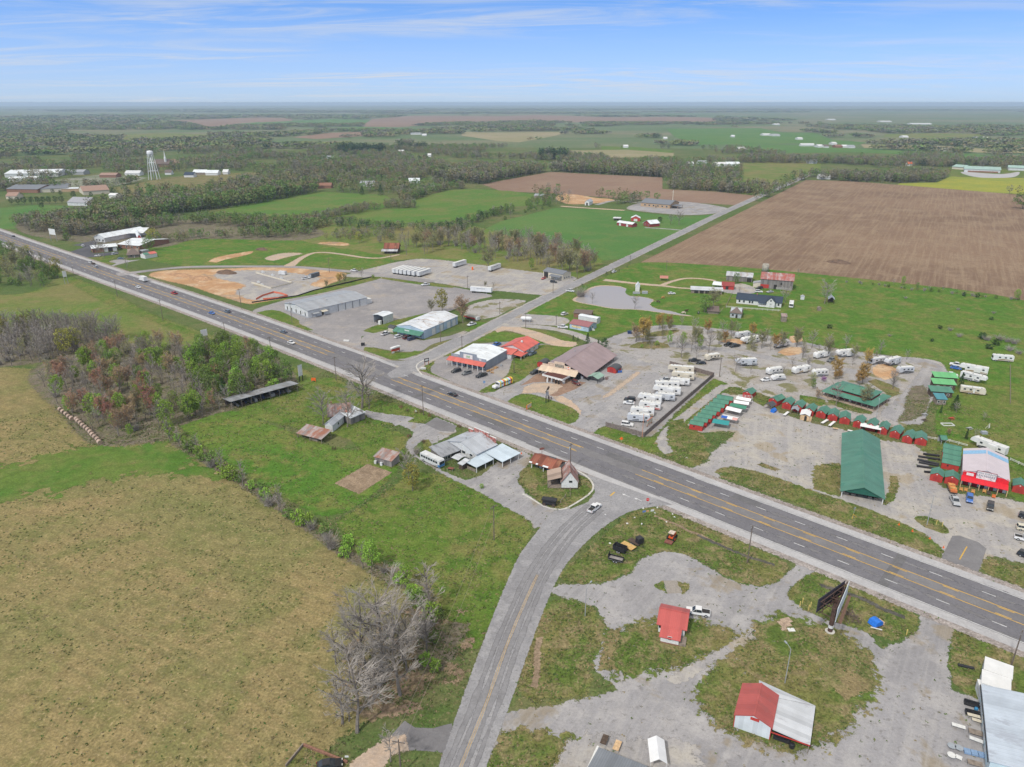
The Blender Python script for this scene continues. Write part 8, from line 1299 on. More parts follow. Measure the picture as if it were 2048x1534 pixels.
def crown(mb,seed,h,w,z0,n,nc,size,shape='round'):
 r=random.Random(seed);cl=[]
 for k in range(nc):
  f=(k+.5)/nc;z=z0 + (h-z0)*f
  rr=w*(math.sin(math.pi*(.12+.8*f))**.7 if shape == 'round' else (1.02-f) if shape == 'cone' else .8)
  a=k*2.4+r.uniform(-.5,.5);q=rr*math.sqrt(r.uniform(.15,1));cl.append((Vector((q*math.cos(a),q*math.sin(a),z)),max(.35,(w*.36 if shape == 'round' else rr*.4+.2)*r.uniform(.7,1.2))))
 for i in range(n):
  c,s=cl[r.randrange(nc)];v=Vector((r.gauss(0,1),r.gauss(0,1),r.gauss(0,.8))).normalized()*s*r.uniform(.55,1.0)
  leaves(mb,c+v,size*r.uniform(.6,1.3),r)
TP={}
def proto(kind,var):
 key=(kind,var)
 if key in TP:return TP[key]
 sd=hash((len(kind),ord(kind[0]),ord(kind[-1]),var)) % 9999;h=10.0;rr=random.Random(sd);tb=M_bark
 if kind == 'hugebare':tr,tw,en=skeleton(sd,h,.40,1.25,12,7,14,.2,.0016);mats=[M_twig]
 elif kind == 'smallbare':tr,tw,en=skeleton(sd,h,.36,1.1,10,6,6,.25,.0042);mats=[M_twig]
 elif kind in ('bare','olive','bud','red','gold','pale','pink'):
  tr,tw,en=skeleton(sd,h,.34 if kind != 'pink' else .4,1.1);lm={'olive':L_olive,'bud':L_bud,'red':L_red,'gold':L_gold,'pale':L_pale,'pink':L_pink}.get(kind)
  if lm:
   tw.cur=1
   for e in en:
    for q in range({'olive':3,'bud':3,'red':3,'gold':5,'pale':5,'pink':5}[kind]):leaves(tw,e+Vector((rr.gauss(0,.28),rr.gauss(0,.28),rr.gauss(0,.28))),rr.uniform(.16,.34),rr)
  mats=[M_twig,lm] if lm else [M_twig]
 elif kind == 'sapling':
  tr,tw,en=skeleton(sd,h,.27,1.9,10,5,7,.10,.0026);mats=[M_twig]
 elif kind in ('bushy','budsap'):
  tr,tw,en=skeleton(sd,h,.27,1.8,9,5,6,.12,.0024);tw.cur=1;lm=L_olive if kind == 'bushy' else L_red
  for e in en:
   for q in range(3):leaves(tw,e+Vector((rr.gauss(0,.3),rr.gauss(0,.3),rr.gauss(0,.3))),rr.uniform(.18,.36),rr)
  mats=[M_twig,lm]
 elif kind in ('leafy','mid','yellow'):
  tr,tw,en=skeleton(sd,h,.26,1.4,7,3,2);tw.cur=1;crown(tw,sd,h,2.7,2.6,1500,30,.42);mats=[M_twig,{'leafy':L_green,'mid':L_mid,'yellow':L_yel}[kind]]
 elif kind in ('cedar','spire'):
  tr=MB().tube((0,0,0),(0,0,9),.16,.04,5,False);tw=MB();crown(tw,sd,h,2.9 if kind == 'cedar' else 1.5,.5,1500,34,.38,'cone');mats=[L_dark];tb=M_bark2
 elif kind == 'pine':
  tr=MB().tube((0,0,0),(0,0,9),.2,.05,5,False);tw=MB();crown(tw,sd,h,2.9,3.0,1300,26,.45);mats=[L_dark];tb=M_bark2
 else:
  tr=MB();[tr.tube((0,0,0),(rr.uniform(-.9,.9),rr.uniform(-.9,.9),rr.uniform(1,2.2)),.05,.02,4,False) for k in range(7)];tw=MB()
  if kind == 'brush':tw=MB();[tw.tube((rr.uniform(-.8,.8),rr.uniform(-.8,.8),.2),(rr.uniform(-1.8,1.8),rr.uniform(-1.8,1.8),rr.uniform(1.2,2.8)),.03,.012,3,False) for k in range(110)];mats=[M_twig]
  else:crown(tw,sd,3.0,1.5,.3,520,16,.36);mats=[{'shrub':L_green,'darkshrub':L_dark,'midshrub':L_mid}[kind]]
 nm={'bare':'bare_tree','smallbare':'bare_tree','hugebare':'bare_tree','sapling':'bare_tree','leafy':'leafy_tree','mid':'leafy_tree','yellow':'leafy_tree','cedar':'cedar_tree','spire':'cedar_tree','pine':'pine_tree','shrub':'shrub','darkshrub':'shrub','midshrub':'shrub','brush':'shrub'}.get(kind,'budding_tree')
 TP[key]=(nm,tr.mesh('trunk',tb),tw.mesh('crown',mats));return TP[key]
NV={'bare':4,'sapling':4,'leafy':3,'mid':3,'bud':2,'olive':2,'red':2,'gold':2,'budsap':2,'bushy':2}
TR=random.Random(77);TREES=[];THK=[]
def tree(kind,P,h,label,group=None,fat=1.0):
 nm,a,b=proto(kind,TR.randrange(NV.get(kind,2)));s=h/(3.0 if 'shrub' in kind or kind == 'brush' else 10.0)
 rt=empty(nm,(P.x,P.y,0),TR.uniform(0,6.28),label,nm.replace('_',' '),group);rt.scale=(s*fat*TR.uniform(.9,1.1),s*fat*TR.uniform(.9,1.1),s)
 part('trunk',a,rt);part('crown',b,rt);TREES.append((P.x,P.y));return rt
def T(z,xb,yb,xt,yt,kind,label,fat=1.0):
 h=max(1.5,hh(z,xb,yb,xt,yt));return tree('smallbare' if kind == 'bare' and h < 11 else kind,g(z,xb,yb),h,label,None,fat)
for a in [('R',1050,745,1040,165,'hugebare','huge bare spreading tree beside the highway behind the old house',1.6),('R',1140,755,1140,400,'sapling','slim bare tree right of the huge spreading one'),('R',865,985,825,480,'hugebare','bare tree in front of the rusty house roof'),('R',555,960,480,520,'hugebare','bare tree left of the white side shed',1.1),
 ('S',280,1060,230,560,'bare','half bare tree beside the cafe drive'),('S',330,1180,300,800,'yellow','yellow green tree on the mown field by the cafe drive',1.1),('S',390,640,420,520,'brush','thicket of bare stems behind the old bus'),('S',1340,1140,1330,1080,'shrub','small bush in the cafe yard'),
 ('W',880,910,860,330,'hugebare','tall pale bare tree at the back of the corner grove',1.2),('W',790,880,740,400,'hugebare','wide bare tree at the centre of the corner grove',1.3),('W',1015,1050,1000,480,'hugebare','bare tree with a pale base at the right of the corner grove',1.1),('W',725,1300,690,830,'hugebare','big bare tree at the front of the corner grove',1.3),('W',625,1240,590,920,'sapling','leaning thin tree at the front left of the corner grove',1.4),('W',670,1225,630,980,'sapling','dark slim tree between two front trees of the grove'),('W',830,960,900,830,'brush','tangle of fallen grey branches inside the grove',2),('W',1060,880,1060,500,'bare','greyish tree right of the grove centre'),('W',580,840,560,600,'bare','low bare tree at the left edge of the grove',1.3),('W',1215,480,1215,140,'sapling','tall bare tree with green growth at its foot by the hedge',1.4),('W',1225,540,1235,430,'shrub','bright green bush at the foot of the tall bare hedge tree'),('W',1190,840,1190,770,'shrub','green bush in the wet scrub, left'),('W',1255,880,1255,810,'shrub','green bush in the wet scrub, right'),('j',1135,430,1100,110,'bare','bare tree beside the pole in the bottom yard',1.0),
 ('G',490,945,460,640,'bud','rusty pink budding tree at the corner of the blue warehouse',1.15),('G',250,830,240,570,'yellow','yellow green tree behind the blue warehouse',1.1),('G',130,830,120,680,'olive','low olive tree left of the yellow green one'),('F',875,830,880,740,'olive','small bare tree on the strip behind the silt fence, left'),('F',1020,790,1020,660,'gold','golden budding tree on the strip behind the silt fence'),('F',1080,780,1075,660,'olive','olive tree right of the golden one on the strip'),('F',1275,725,1275,600,'bare','bare tree at the end of the silt fence strip'),('F',1400,720,1400,680,'shrub','round green bush at the end of the silt fence'),('F',1240,320,1235,190,'yellow','bright yellow tree in the scrub meadow'),('F',1240,210,1240,90,'cedar','dark cedar behind the bright yellow tree'),
 ('G',745,540,745,470,'olive','small budding tree behind the white trailer'),('G',840,570,840,465,'bare','small bare tree at the end of the white trailer'),('G',1270,345,1275,210,'leafy','bright green tree at the bare wood edge'),('G',780,340,780,80,'olive','large budding tree at the wood edge by the toilet',1.2),('G',1700,350,1720,110,'olive','pale budding tree behind the cream workshop'),('G',1880,350,1890,160,'olive','budding tree at the right end of the bare wood'),('G',1830,640,1830,530,'brush','brushy willow at the left end of the pond',1.5),('G',1960,720,1950,590,'bare','bare round tree on the pond edge'),
 ('K',255,605,255,460,'bare','bare tree standing alone on the pond bank',1.2),('K',1290,345,1290,235,'mid','green leafing tree in front of the farm shed',1.2),('K',965,640,960,460,'mid','big dark green tree over the collapsed shed',1.3),('K',1060,600,1060,400,'olive','olive budding tree behind the big dark green one',1.2),('K',1790,540,1790,370,'bare','bare tree right of the farmhouse',1.2),('K',1320,440,1320,370,'bare','small bare tree behind the farmhouse'),('L',300,470,300,270,'hugebare','large bare tree alone in the right pasture',1.3),('K',1925,250,1925,190,'bare','small bare tree at the edge of the tilled soil'),
 ('L',905,310,905,250,'bare','first bare bush tree along the field fence'),('L',985,310,985,230,'leafy','light green tree along the field fence'),('L',1110,350,1115,285,'mid','rounded dark tree along the field fence'),('L',1215,360,1215,310,'bare','bare bush right of the rounded dark tree'),('L',1335,365,1335,315,'bare','second bare bush along the field fence'),('L',1520,405,1520,370,'darkshrub','dark bush along the field fence'),('L',1640,415,1640,380,'darkshrub','small dark bush right along the field fence'),('L',1980,440,1985,345,'leafy','light green tree near the right end of the field fence'),
 ('I',1500,350,1490,180,'cedar','dark cedar behind the mauve roof',1.1),('I',1730,420,1720,265,'pine','dark spreading pine behind the mauve roof corner',1.4),('I',1650,400,1640,270,'cedar','dark cedar between the pine and the tall cedar'),('I',1300,290,1295,210,'cedar','small dark cedar on the drive verge, left'),('I',1365,295,1360,230,'cedar','small dark cedar on the drive verge, right'),
 ('N',1405,235,1410,75,'cedar','tall pointed cedar among the camping cabins',.9),('N',1350,450,1350,300,'cedar','broad cedar below the camping cabins',1.2),('N',1210,480,1215,395,'spire','slim pointed cedar below the teal cabin'),('N',1465,745,1475,640,'spire','slim dark cypress in the camp garden'),('N',1365,480,1370,370,'bare','small bare tree in front of the broad cedar'),('N',1290,710,1290,640,'bud','small reddish bare tree in the camp garden'),('N',1560,750,1560,640,'bare','small bare tree right of the slim cypress'),('N',1640,560,1640,470,'bare','grey bare tree at the fence of the camp garden'),('N',730,240,735,60,'bare','dark bare tree on the camp lane bend',1.3),
 ('w',570,780,590,270,'bare','bare tree in front of the camp office, left',1.1),('w',1190,830,1210,330,'olive','bare tree with yellow buds before the camp office, right',1.1),('w',165,670,150,420,'bud','pinkish bare tree at the left end of the camp office'),('w',1820,400,1830,150,'bare','dark bare tree right of the camp office'),('w',300,260,290,150,'pink','purple flowering redbud behind the camp office',1.5),('w',60,420,60,200,'mid','dark green bush tree left of the camp office'),('w',550,220,560,20,'gold','golden tree behind the camp office, left'),('w',640,200,650,0,'gold','golden tree second behind the camp office'),('w',1080,330,1060,20,'gold','large orange budding tree behind the camp office',1.4),('w',60,250,70,60,'pale','pale flowering tree over the campers',1.2)]:T(*a)
CT=[(500,815,650,'gold'),(600,800,670,'gold'),(335,950,700,'gold'),(360,920,690,'gold'),(420,1030,930,'bare'),(610,975,830,'leafy'),(745,985,840,'leafy'),(920,1025,870,'leafy'),(735,780,670,'bare'),(860,840,690,'bare'),(875,930,800,'olive'),(1000,860,720,'gold'),(1010,1060,820,'bare'),(730,1100,860,'bare'),(830,1040,860,'bare'),(885,1110,970,'bare'),(1150,880,720,'bare'),(1180,950,800,'bare'),(1300,870,740,'bare'),(1455,890,750,'gold'),(1600,940,800,'bare'),(1465,1040,930,'bare'),(1640,1030,960,'bare'),(1755,925,850,'bare'),(1910,990,790,'olive'),(1970,1110,970,'bare'),(1865,1200,1090,'bare'),(1285,1245,1060,'bare'),(1440,1265,1170,'bare'),(1770,1320,1180,'bare'),(2020,1200,1080,'bare'),(685,1010,880,'bare'),(480,975,930,'shrub'),(325,1000,965,'shrub'),(270,940,850,'bare'),(300,930,840,'bare')]
for k,(x,yb,yt,kd) in enumerate(CT):
 q='back' if yb < 880 else 'middle' if yb < 1010 else 'front';o=sum(1 for c in CT[:k] if c[3] == kd and (c[1] < 880) == (yb < 880) and (c[1] < 1010) == (yb < 1010));rk=sorted([c[0] for c in CT if c[3] == kd and ('back' if c[1] < 880 else 'middle' if c[1] < 1010 else 'front') == q]).index(x)
 T('K',x,yb,x,yt,kd,{'bare':'bare camp tree','gold':'golden budding camp tree','leafy':'bright green slim camp tree','olive':'olive budding camp tree','shrub':'round green camp bush'}[kd]+' in the %s of the gravel camp, %s from the left' % (q,ORD[rk]),.8 if kd == 'leafy' else 1)['group']='trees in the gravel camp'
CL2=[(60,845,700,'olive'),(190,860,700,'bare'),(335,865,735,'bare'),(490,865,740,'bare'),(785,920,790,'bare'),(1020,960,870,'bare'),(110,940,820,'bare'),(160,1030,930,'bare'),(250,900,820,'bare'),(545,1010,920,'bare'),(400,1120,940,'gold'),(630,1170,990,'gold'),(860,1000,920,'bare'),(900,1180,1040,'bare')]
for k,(x,yb,yt,kd) in enumerate(CL2):T('L',x,yb,x,yt,kd,('golden' if kd == 'gold' else 'olive' if kd == 'olive' else 'bare')+' tree on the right camp lane, %s from the left of its kind' % ORD[sorted(c for c,_,_,q_ in CL2 if q_ == kd).index(x)])['group']='trees in the gravel camp'
def pip(P,n,seed,skip=lambda p:False):
 q=np.array([(p.x,p.y) for p in P]);lo,hi=q.min(0),q.max(0);r=np.random.RandomState(seed);out=[];k=0
 while len(out) < n and k < 400:
  s=lo + (hi-lo)*r.rand(n*2,2);s=s[inside(s,q)];k += 1
  for p in s:
   if len(out) < n and all((p[0]-o[0])**2+(p[1]-o[1])**2 > 5 for o in out[-60:]):out.append(p)
 return out
def wood(z,pts,n,mix,h0,h1,where,seed,quota=999):
 """individual trees, nearest first; bare ones past the quota go into the one bare thicket"""
 r=random.Random(seed);nb=0
 for p in sorted(pip(G(z,pts),n,seed),key=lambda p:p[1]):
  k=r.choices([m[0] for m in mix],[m[1] for m in mix])[0];P=Vector((p[0],p[1],0))
  ds={'bare':'bare grey tree','sapling':'slim bare grey tree','leafy':'bright green leafing tree','mid':'mid green tree','yellow':'yellow green tree','bud':'brown budding tree','budsap':'slim reddish budding tree','bushy':'slim olive budding tree','olive':'olive budding tree','red':'rusty red budding tree','cedar':'dark cedar','brush':'bare brushwood bush','shrub':'bright green bush','midshrub':'mid green bush','darkshrub':'dark green bush','pine':'dark pine','gold':'golden tree'}[k]
  if k in ('sapling','bare'):
   nb += 1
   if nb > quota:THK.append((proto(k,TR.randrange(4)),P,r.uniform(h0,h1)/10,r.uniform(0,6.28)));continue
  tree(k,P,r.uniform(h0,h1)*(.35 if k in ('brush','shrub','midshrub','darkshrub') else 1),ds+' '+where,where)
wood('P',[(0,690),(400,640),(800,540),(1240,410),(1000,310),(500,290),(-20,320),(-120,500)],165,[('sapling',6),('bare',4),('brush',2),('bushy',1),('yellow',.3)],9,14,'in the grey wood beyond the hay bales',1,55)
wood('_',[(75,760),(210,700),(340,695),(400,705),(390,760),(350,850),(205,880),(130,825)],220,[('sapling',5),('bare',2),('budsap',.7),('red',.5),('bushy',2.2),('leafy',1.4),('brush',2),('bud',1),('mid',.5)],7,11,'in the reddish half of the mixed wood',2,75)
wood('_',[(395,705),(470,690),(560,735),(588,765),(480,806),(365,848),(385,780)],140,[('leafy',4),('mid',3),('bushy',2),('sapling',2),('bare',1),('shrub',2),('cedar',.4),('budsap',.5)],7,11.5,'in the green half of the mixed wood',3)
for x,y,t_,k,lb in [(275,800,770,'leafy','bright green tree in the middle of the mixed wood, left'),(298,815,772,'leafy','bright green tree in the middle of the mixed wood, right'),(232,858,825,'leafy','bright green tree at the corner near the hay bales'),(262,874,848,'leafy','small round green tree by the corner of the mixed wood'),(343,880,842,'leafy','green tree at the corner of the lush meadow, left'),(372,893,872,'leafy','green bush tree at the meadow corner, right'),(540,770,722,'leafy','large bright tree behind the lean-to shed'),(415,690,672,'mid','green tree beside the stepped sign back'),(395,735,690,'leafy','bright tree in the thicket below the sign'),(430,760,728,'mid','green tree in the thicket behind the shed end')]:T('_',x,y,x,t_,k,lb)
wood('E',[(-20,620),(250,600),(420,560),(520,520),(420,440),(300,400),(100,330),(-20,330)],45,[('bare',3),('bushy',2),('mid',3),('olive',2),('midshrub',2),('yellow',1)],9,15,'in the wood at the left edge below the highway',4);T('E',245,400,240,280,'cedar','dark cedar beside the highway at the left edge')
wood('_',[(800,512),(860,508),(940,510),(1000,520),(1060,530),(1120,548),(1180,552),(1195,530),(1150,505),(1060,490),(960,480),(860,482),(800,492)],130,[('bare',4),('sapling',3),('olive',2),('bud',1),('bushy',1),('brush',1)],11,17,'in the bare wood behind the trailer lot',5,25)
wood('_',[(690,1360),(720,1290),(780,1235),(840,1225),(880,1270),(850,1340),(790,1400),(720,1415)],9,[('bare',4),('sapling',1)],8,13,'in the corner grove by the county road',8)
wood('_',[(1260,690),(1300,662),(1450,668),(1600,690),(1760,716),(1740,735),(1560,705),(1400,690)],22,[('olive',3),('gold',1),('bushy',2),('bud',1)],6,10,'along the back row of the gravel camp',12)
hp=openc(G('_',[(345,880),(385,905),(450,945),(510,985),(560,1020),(640,1070),(700,1110),(770,1150),(820,1180),(850,1230),(862,1290)]),3.2);r_=random.Random(9)
for i,P in enumerate(hp):
 k=r_.choices(['shrub','midshrub','sapling','leafy','brush','bare'],[3,3,2,1.2,3,1])[0];tree(k,P+Vector((r_.uniform(-1.5,1.5),r_.uniform(-1.5,1.5),0)),r_.uniform(2.6,5) if k in ('shrub','midshrub','brush') else r_.uniform(6,10),{'shrub':'bright green bush','midshrub':'mid green bush','sapling':'slim bare tree','leafy':'small green tree','brush':'bare brush clump','bare':'small bare tree'}[k]+' in the hedge between hayfield and meadow','in the hedge between hayfield and meadow')
wood('C',[(0,1035),(150,990),(350,940),(470,905),(460,870),(300,870),(60,950),(-60,990)],30,[('mid',3),('bare',2),('midshrub',2),('bushy',1)],8,12,'in the hedge at the corner of the green field',6)
for k,x in enumerate((95,145,195,250,300,345,390,440,490)):T('A',x,905-k*1.5,x,845-k,'pine','dark round cedar in the row below the school, %s from the left' % ORD[k],1.25)['group']='cedar row below the school'
for a in [('A',335,940,335,885,'pine','lone dark round tree before the cedar row',1.3),('A',420,820,420,780,'pine','dark conifer by the cream school wing, left',1.3),('A',480,835,480,790,'pine','dark conifer by the cream school wing, right',1.3),('A',585,855,585,795,'pine','dark conifer before the flat annex',1.2),('A',720,850,720,805,'pine','dark conifer before the clay roof',1.2),('A',765,905,765,840,'mid','green tree left of the white hut',1.2),('A',825,890,825,815,'mid','taller green tree beside the white hut',1.2),('A',895,825,895,775,'pine','dark conifer behind the white hut',1.3),('A',1020,830,1020,785,'pine','dark bush tree in the tower meadow',1.4),('A',570,690,570,600,'mid','lone round green tree before the factory barn',1.5),('A',280,1060,275,1020,'cedar','dark cedar in the brush by the far signs'),('B',885,825,885,755,'cedar','dark conifer in front of the pale house, left',1.3),('B',1030,830,1030,745,'cedar','dark conifer in front of the pale house, right',1.3),('C',545,865,545,780,'bare','bare tree in the clay yard',1.4),('C',1260,1045,1260,1000,'pine','dark round bush beside the dark red house',1.5),('C',1345,1060,1345,970,'bare','bare tree left of two by the red house lawn',1.2),('C',1410,1065,1410,940,'bare','bare tree right of two by the red house lawn',1.4),('y',1760,550,1750,320,'mid','big dark green bush behind the portable building',1.6),('y',1850,420,1850,150,'yellow','yellow green tree behind the dark bush',1.3),('y',860,660,900,300,'bare','bare tree before the brick workshop, left'),('y',970,680,950,330,'bare','bare tree before the brick workshop, right'),('y',1430,560,1430,330,'bare','bare tree before the brick hall'),('y',300,360,260,230,'midshrub','green bush behind the billboard legs'),('y',1380,860,1370,640,'sapling','thin bare tree on the verge by the access road'),('D',2040,890,2045,770,'mid','dark tree clump at the right photo edge',2)]:T(*a)
r_=random.Random(21)
for k in range(26):t_=k/25;P=g('L',500+1500*t_,285+160*t_);tree(r_.choice(['brush','midshrub','brush']),P+Vector((r_.uniform(-4,4),r_.uniform(-2,2),0)),r_.uniform(1.5,2.6),'low bush along the fence of the tilled field','bushes along the tilled field fence')
for k,(x,y,s) in enumerate([(1310,690,2),(1400,705,2),(1480,760,2.4),(1680,775,3.2),(1720,790,3.2),(1830,790,3.6),(1800,830,3),(1900,805,3),(1960,820,3.4),(1740,865,2.6),(1920,880,3),(2000,910,2.6),(1240,800,1.5),(870,755,1.4),(1010,425,1.6),(345,685,2.2),(1470,525,1.6),(1780,555,1.6),(1760,610,1.6)]):tree('darkshrub' if k % 3 == 0 else 'brush',g('L',x,y),s,'low dark thorn bush in the green pasture','thorn bushes in the green pasture',1.5)
def thicket():
 V=[];L=[];M=[];nv=0
 for (nm,a,b),P,s,rz in THK:
  for me,mi in ((a,0),(b,1)):
   v=np.empty(len(me.vertices)*3);me.vertices.foreach_get('co',v);v=v.reshape(-1,3)*s;c,q=math.cos(rz),math.sin(rz);V.append(np.stack([v[:,0]*c-v[:,1]*q+P.x,v[:,0]*q+v[:,1]*c+P.y,v[:,2]],-1))
   l=np.empty(len(me.loops),np.int32);me.loops.foreach_get('vertex_index',l);L.append(l+nv);M.append(np.full(len(l)//4,mi));nv += len(v)
 V=np.concatenate(V);L=np.concatenate(L).astype(np.int32);me=bpy.data.meshes.new('bare_thicket');me.vertices.add(len(V));me.vertices.foreach_set('co',V.ravel());me.loops.add(len(L));me.loops.foreach_set('vertex_index',L);me.polygons.add(len(L)//4);me.polygons.foreach_set('loop_start',np.arange(0,len(L),4,dtype=np.int32));me.materials.append(M_bark);me.materials.append(M_twig);me.polygons.foreach_set('material_index',np.concatenate(M).astype(np.int32));me.update();me.validate()
 o=bpy.data.objects.new('bare_thicket',me);COL.objects.link(o);o['kind']='stuff'
thicket()
rng=np.random.RandomState(5)
def template(n,squash,trunk,mi,size,low=.0):
 v=[];f=[];mm=[]
 for k in range(n):
  d=rng.normal(size=3);d /= np.linalg.norm(d);rr=rng.uniform(.55,1)
  c=np.array([d[0]*rr*squash,d[1]*rr*squash,low+(1-low)*(.58+.40*d[2]*rr)]);n_=rng.normal(size=3)+np.array([0,0,.9]);a=np.cross(n_,rng.normal(size=3));a /= np.linalg.norm(a);b=np.cross(n_,a);b /= np.linalg.norm(b);s=size*rng.uniform(.6,1.3)
  i=len(v);v += [c+a*s,c-a*s*.5+b*s*.87,c-a*s*.5-b*s*.87];f.append((i,i+1,i+2));mm.append(mi)
 if trunk:
  i=len(v);w_=.018;v += [np.array(q) for q in ((-w_,0,0),(w_,0,0),(0,0,.75),(0,-w_,0),(0,w_,0),(0,0,.75))];f += [(i,i+1,i+2),(i+3,i+4,i+5)];mm += [5,5]
 return np.array(v),np.array(f),np.array(mm)
FM=[leafmat('wood_green',(.130,.205,.058),.18),leafmat('wood_bud',(.205,.170,.095),.18),leafmat('wood_grey',(.185,.175,.135),.18),leafmat('wood_dark',(.045,.078,.035),.2),leafmat('wood_olive',(.165,.19,.070),.18),M_bark]
MIDT=[template(90,.30,True,mi,.058) for mi in (0,0,1,1,2,2,2,4,4)] + [template(90,.27,True,3,.058,-.1)];BLOB=[template(48,.62,False,mi,.14) for mi in (0,1,2,2,4,4,3)]
BV=[];BF=[];BM=[];nv=0
def plant(xy,h,wid,temps,wts=None):
 global nv
 if not len(xy):return
 idx=rng.choice(len(temps),len(xy),p=None if wts is None else np.array(wts)/sum(wts))
 for ti,(v,f,mm) in enumerate(temps):
  s=np.where(idx == ti)[0]
  if not len(s):continue
  hh_=h[s]*rng.uniform(.75,1.2,len(s));ww=wid[s]*rng.uniform(.8,1.2,len(s));a=rng.uniform(0,6.28,len(s));ca,sa=np.cos(a),np.sin(a)
  X=(v[None,:,0]*ca[:,None]-v[None,:,1]*sa[:,None])*ww[:,None]+xy[s,0][:,None];Y=(v[None,:,0]*sa[:,None]+v[None,:,1]*ca[:,None])*ww[:,None]+xy[s,1][:,None];Z=v[None,:,2]*hh_[:,None]
  BV.append(np.stack([X,Y,Z],-1).reshape(-1,3));BF.append((f[None]+(np.arange(len(s))*len(v))[:,None,None]+nv).reshape(-1,3));BM.append(np.tile(mm,len(s)));nv += len(s)*len(v)
def belt(z,pts,width,h,sp=6.5,wts=None,fat=1.0):
 P=G(z,pts);out=[]
 for i in range(len(P)-1):
  a,b=P[i],P[i+1];L=(b-a).length;n=max(1,int(L*width/(sp*sp)));t_=rng.rand(n);w_=rng.rand(n)*width;d=(b-a).normalized();q=Vector((-d.y,d.x,0));q=q if q.y > 0 else -q
  out += [(a.x+d.x*L*t+q.x*w,a.y+d.y*L*t+q.y*w) for t,w in zip(t_,w_)]
 xy=np.array(out);n=len(xy);plant(xy,np.full(n,h),np.full(n,h*fat),MIDT,wts)
GR=[3,3,1,1,.6,.6,.6,2,2,.3];BR=[.8,.8,2,2,2,2,2,1.5,1.5,.2];DK=[1,1,.3,.3,.5,.5,.5,.5,.5,4]
belt('_',[(205,460),(360,430),(520,407),(640,383)],50,17,6,GR);belt('_',[(10,446),(60,464),(150,474),(290,458)],60,11,6,BR);belt('_',[(290,462),(370,448),(480,455),(600,466),(640,452)],40,10,5,GR);belt('_',[(300,490),(420,478),(560,476),(640,470)],22,8,5,GR)
belt('_',[(600,452),(711,431),(764,418),(832,417)],26,9,5,BR);belt('_',[(828,400),(900,379),(930,378)],26,11,5,GR);belt('_',[(500,470),(620,452),(700,454),(770,462),(830,460),(920,463),(970,440),(1020,424)],16,8,5,DK);belt('_',[(640,480),(760,487),(830,475),(940,470)],45,8,9,BR)
belt('C',[(-140,745),(0,716),(380,643),(800,666),(1285,690)],90,18,6.5,BR);belt('C',[(1285,783),(1700,803),(2045,832)],75,14,6.5,BR);belt('B',[(500,792),(640,740),(900,700),(1340,700)],130,16,9,BR);belt('B',[(640,665),(900,640),(1400,650),(1900,700)],130,16,8,BR)
belt('D',[(500,672),(800,690),(1115,697),(1400,692),(1495,645)],80,14,6.5,BR);belt('D',[(-60,545),(530,552),(1000,560),(1600,580)],80,15,7,BR);belt('D',[(1500,560),(2200,575)],60,15,7,BR);belt('B',[(680,505),(1010,508)],60,24,8,[0]*9+[1]);belt('C',[(300,550),(530,550)],50,24,8,[.3]*9+[4]);belt('B',[(1140,470),(1310,480)],40,22,9,[.2]*9+[4]);belt('_',[(1270,530),(1200,562),(1150,590)],5,3,6,DK)
EX=[(b,lo,hi) for (b,lo,hi,l) in SHEETS]
def free(xy):
 ok=np.ones(len(xy),bool)
 for (b,lo,hi) in EX:
  s=np.where(ok & (xy[:,0] > lo[0]) & (xy[:,0] < hi[0]) & (xy[:,1] > lo[1]) & (xy[:,1] < hi[1]))[0]
  if len(s):ok[s[inside(xy[s],b)]]=False
 bl=np.array([(o.location.x,o.location.y) for o in bpy.data.objects if o.type == 'EMPTY' and o.parent is None and o.location.y > 700 and 'tree' not in o.name and 'shrub' not in o.name])
 for q in bl:ok &= ((xy[:,0]-q[0]-12)**2+(xy[:,1]-q[1]+12)**2 > 32**2)
 return ok
def vnoise(xy,s,seed):
 r=np.random.RandomState(seed);gN=r.rand(128,128);p=xy/s;i=np.floor(p).astype(int);f=p-i;f=f*f*(3-2*f);a=gN[i[:,0]%128,i[:,1]%128];b=gN[(i[:,0]+1)%128,i[:,1]%128];c=gN[i[:,0]%128,(i[:,1]+1)%128];d=gN[(i[:,0]+1)%128,(i[:,1]+1)%128]
 return (a*(1-f[:,0])+b*f[:,0])*(1-f[:,1])+(c*(1-f[:,0])+d*f[:,0])*f[:,1]
def sector(d0,d1,sp):
 n=int(.70*(d1*d1-d0*d0)/(sp*sp));d=np.sqrt(rng.uniform(d0*d0,d1*d1,n));a=rng.uniform(-.70,.70,n);return np.stack([d*np.sin(a),d*np.cos(a)],-1)
q=sector(900,2100,10.5);q=q[(vnoise(q*np.array([1,.8]),150,3)*.6+vnoise(q,60,4)*.4 > .53)];q=q[free(q)];pn=vnoise(q,90,6)
for lo_,hi_,wts in ((-1,.4,BR),(.4,.62,GR),(.62,2,BR)):s=q[(pn > lo_) & (pn <= hi_)];plant(s,np.full(len(s),13.5),np.full(len(s),15.0),MIDT,wts)
q=sector(2100,4800,24);q=q[vnoise(q*np.array([.6,1]),420,8)*.6+vnoise(q,160,9)*.4 > .51];q=q[free(q)];plant(q,np.full(len(q),14.0),np.full(len(q),26.0),BLOB,[1,1.4,1,1,1.4,1,.7])
q=sector(4800,15000,85);q=q[vnoise(q*np.array([.4,1]),1100,12) > .44];q=q[free(q)];plant(q,np.full(len(q),16.0),np.full(len(q),75.0),BLOB,[1,1.2,1,1,1.2,1,1])
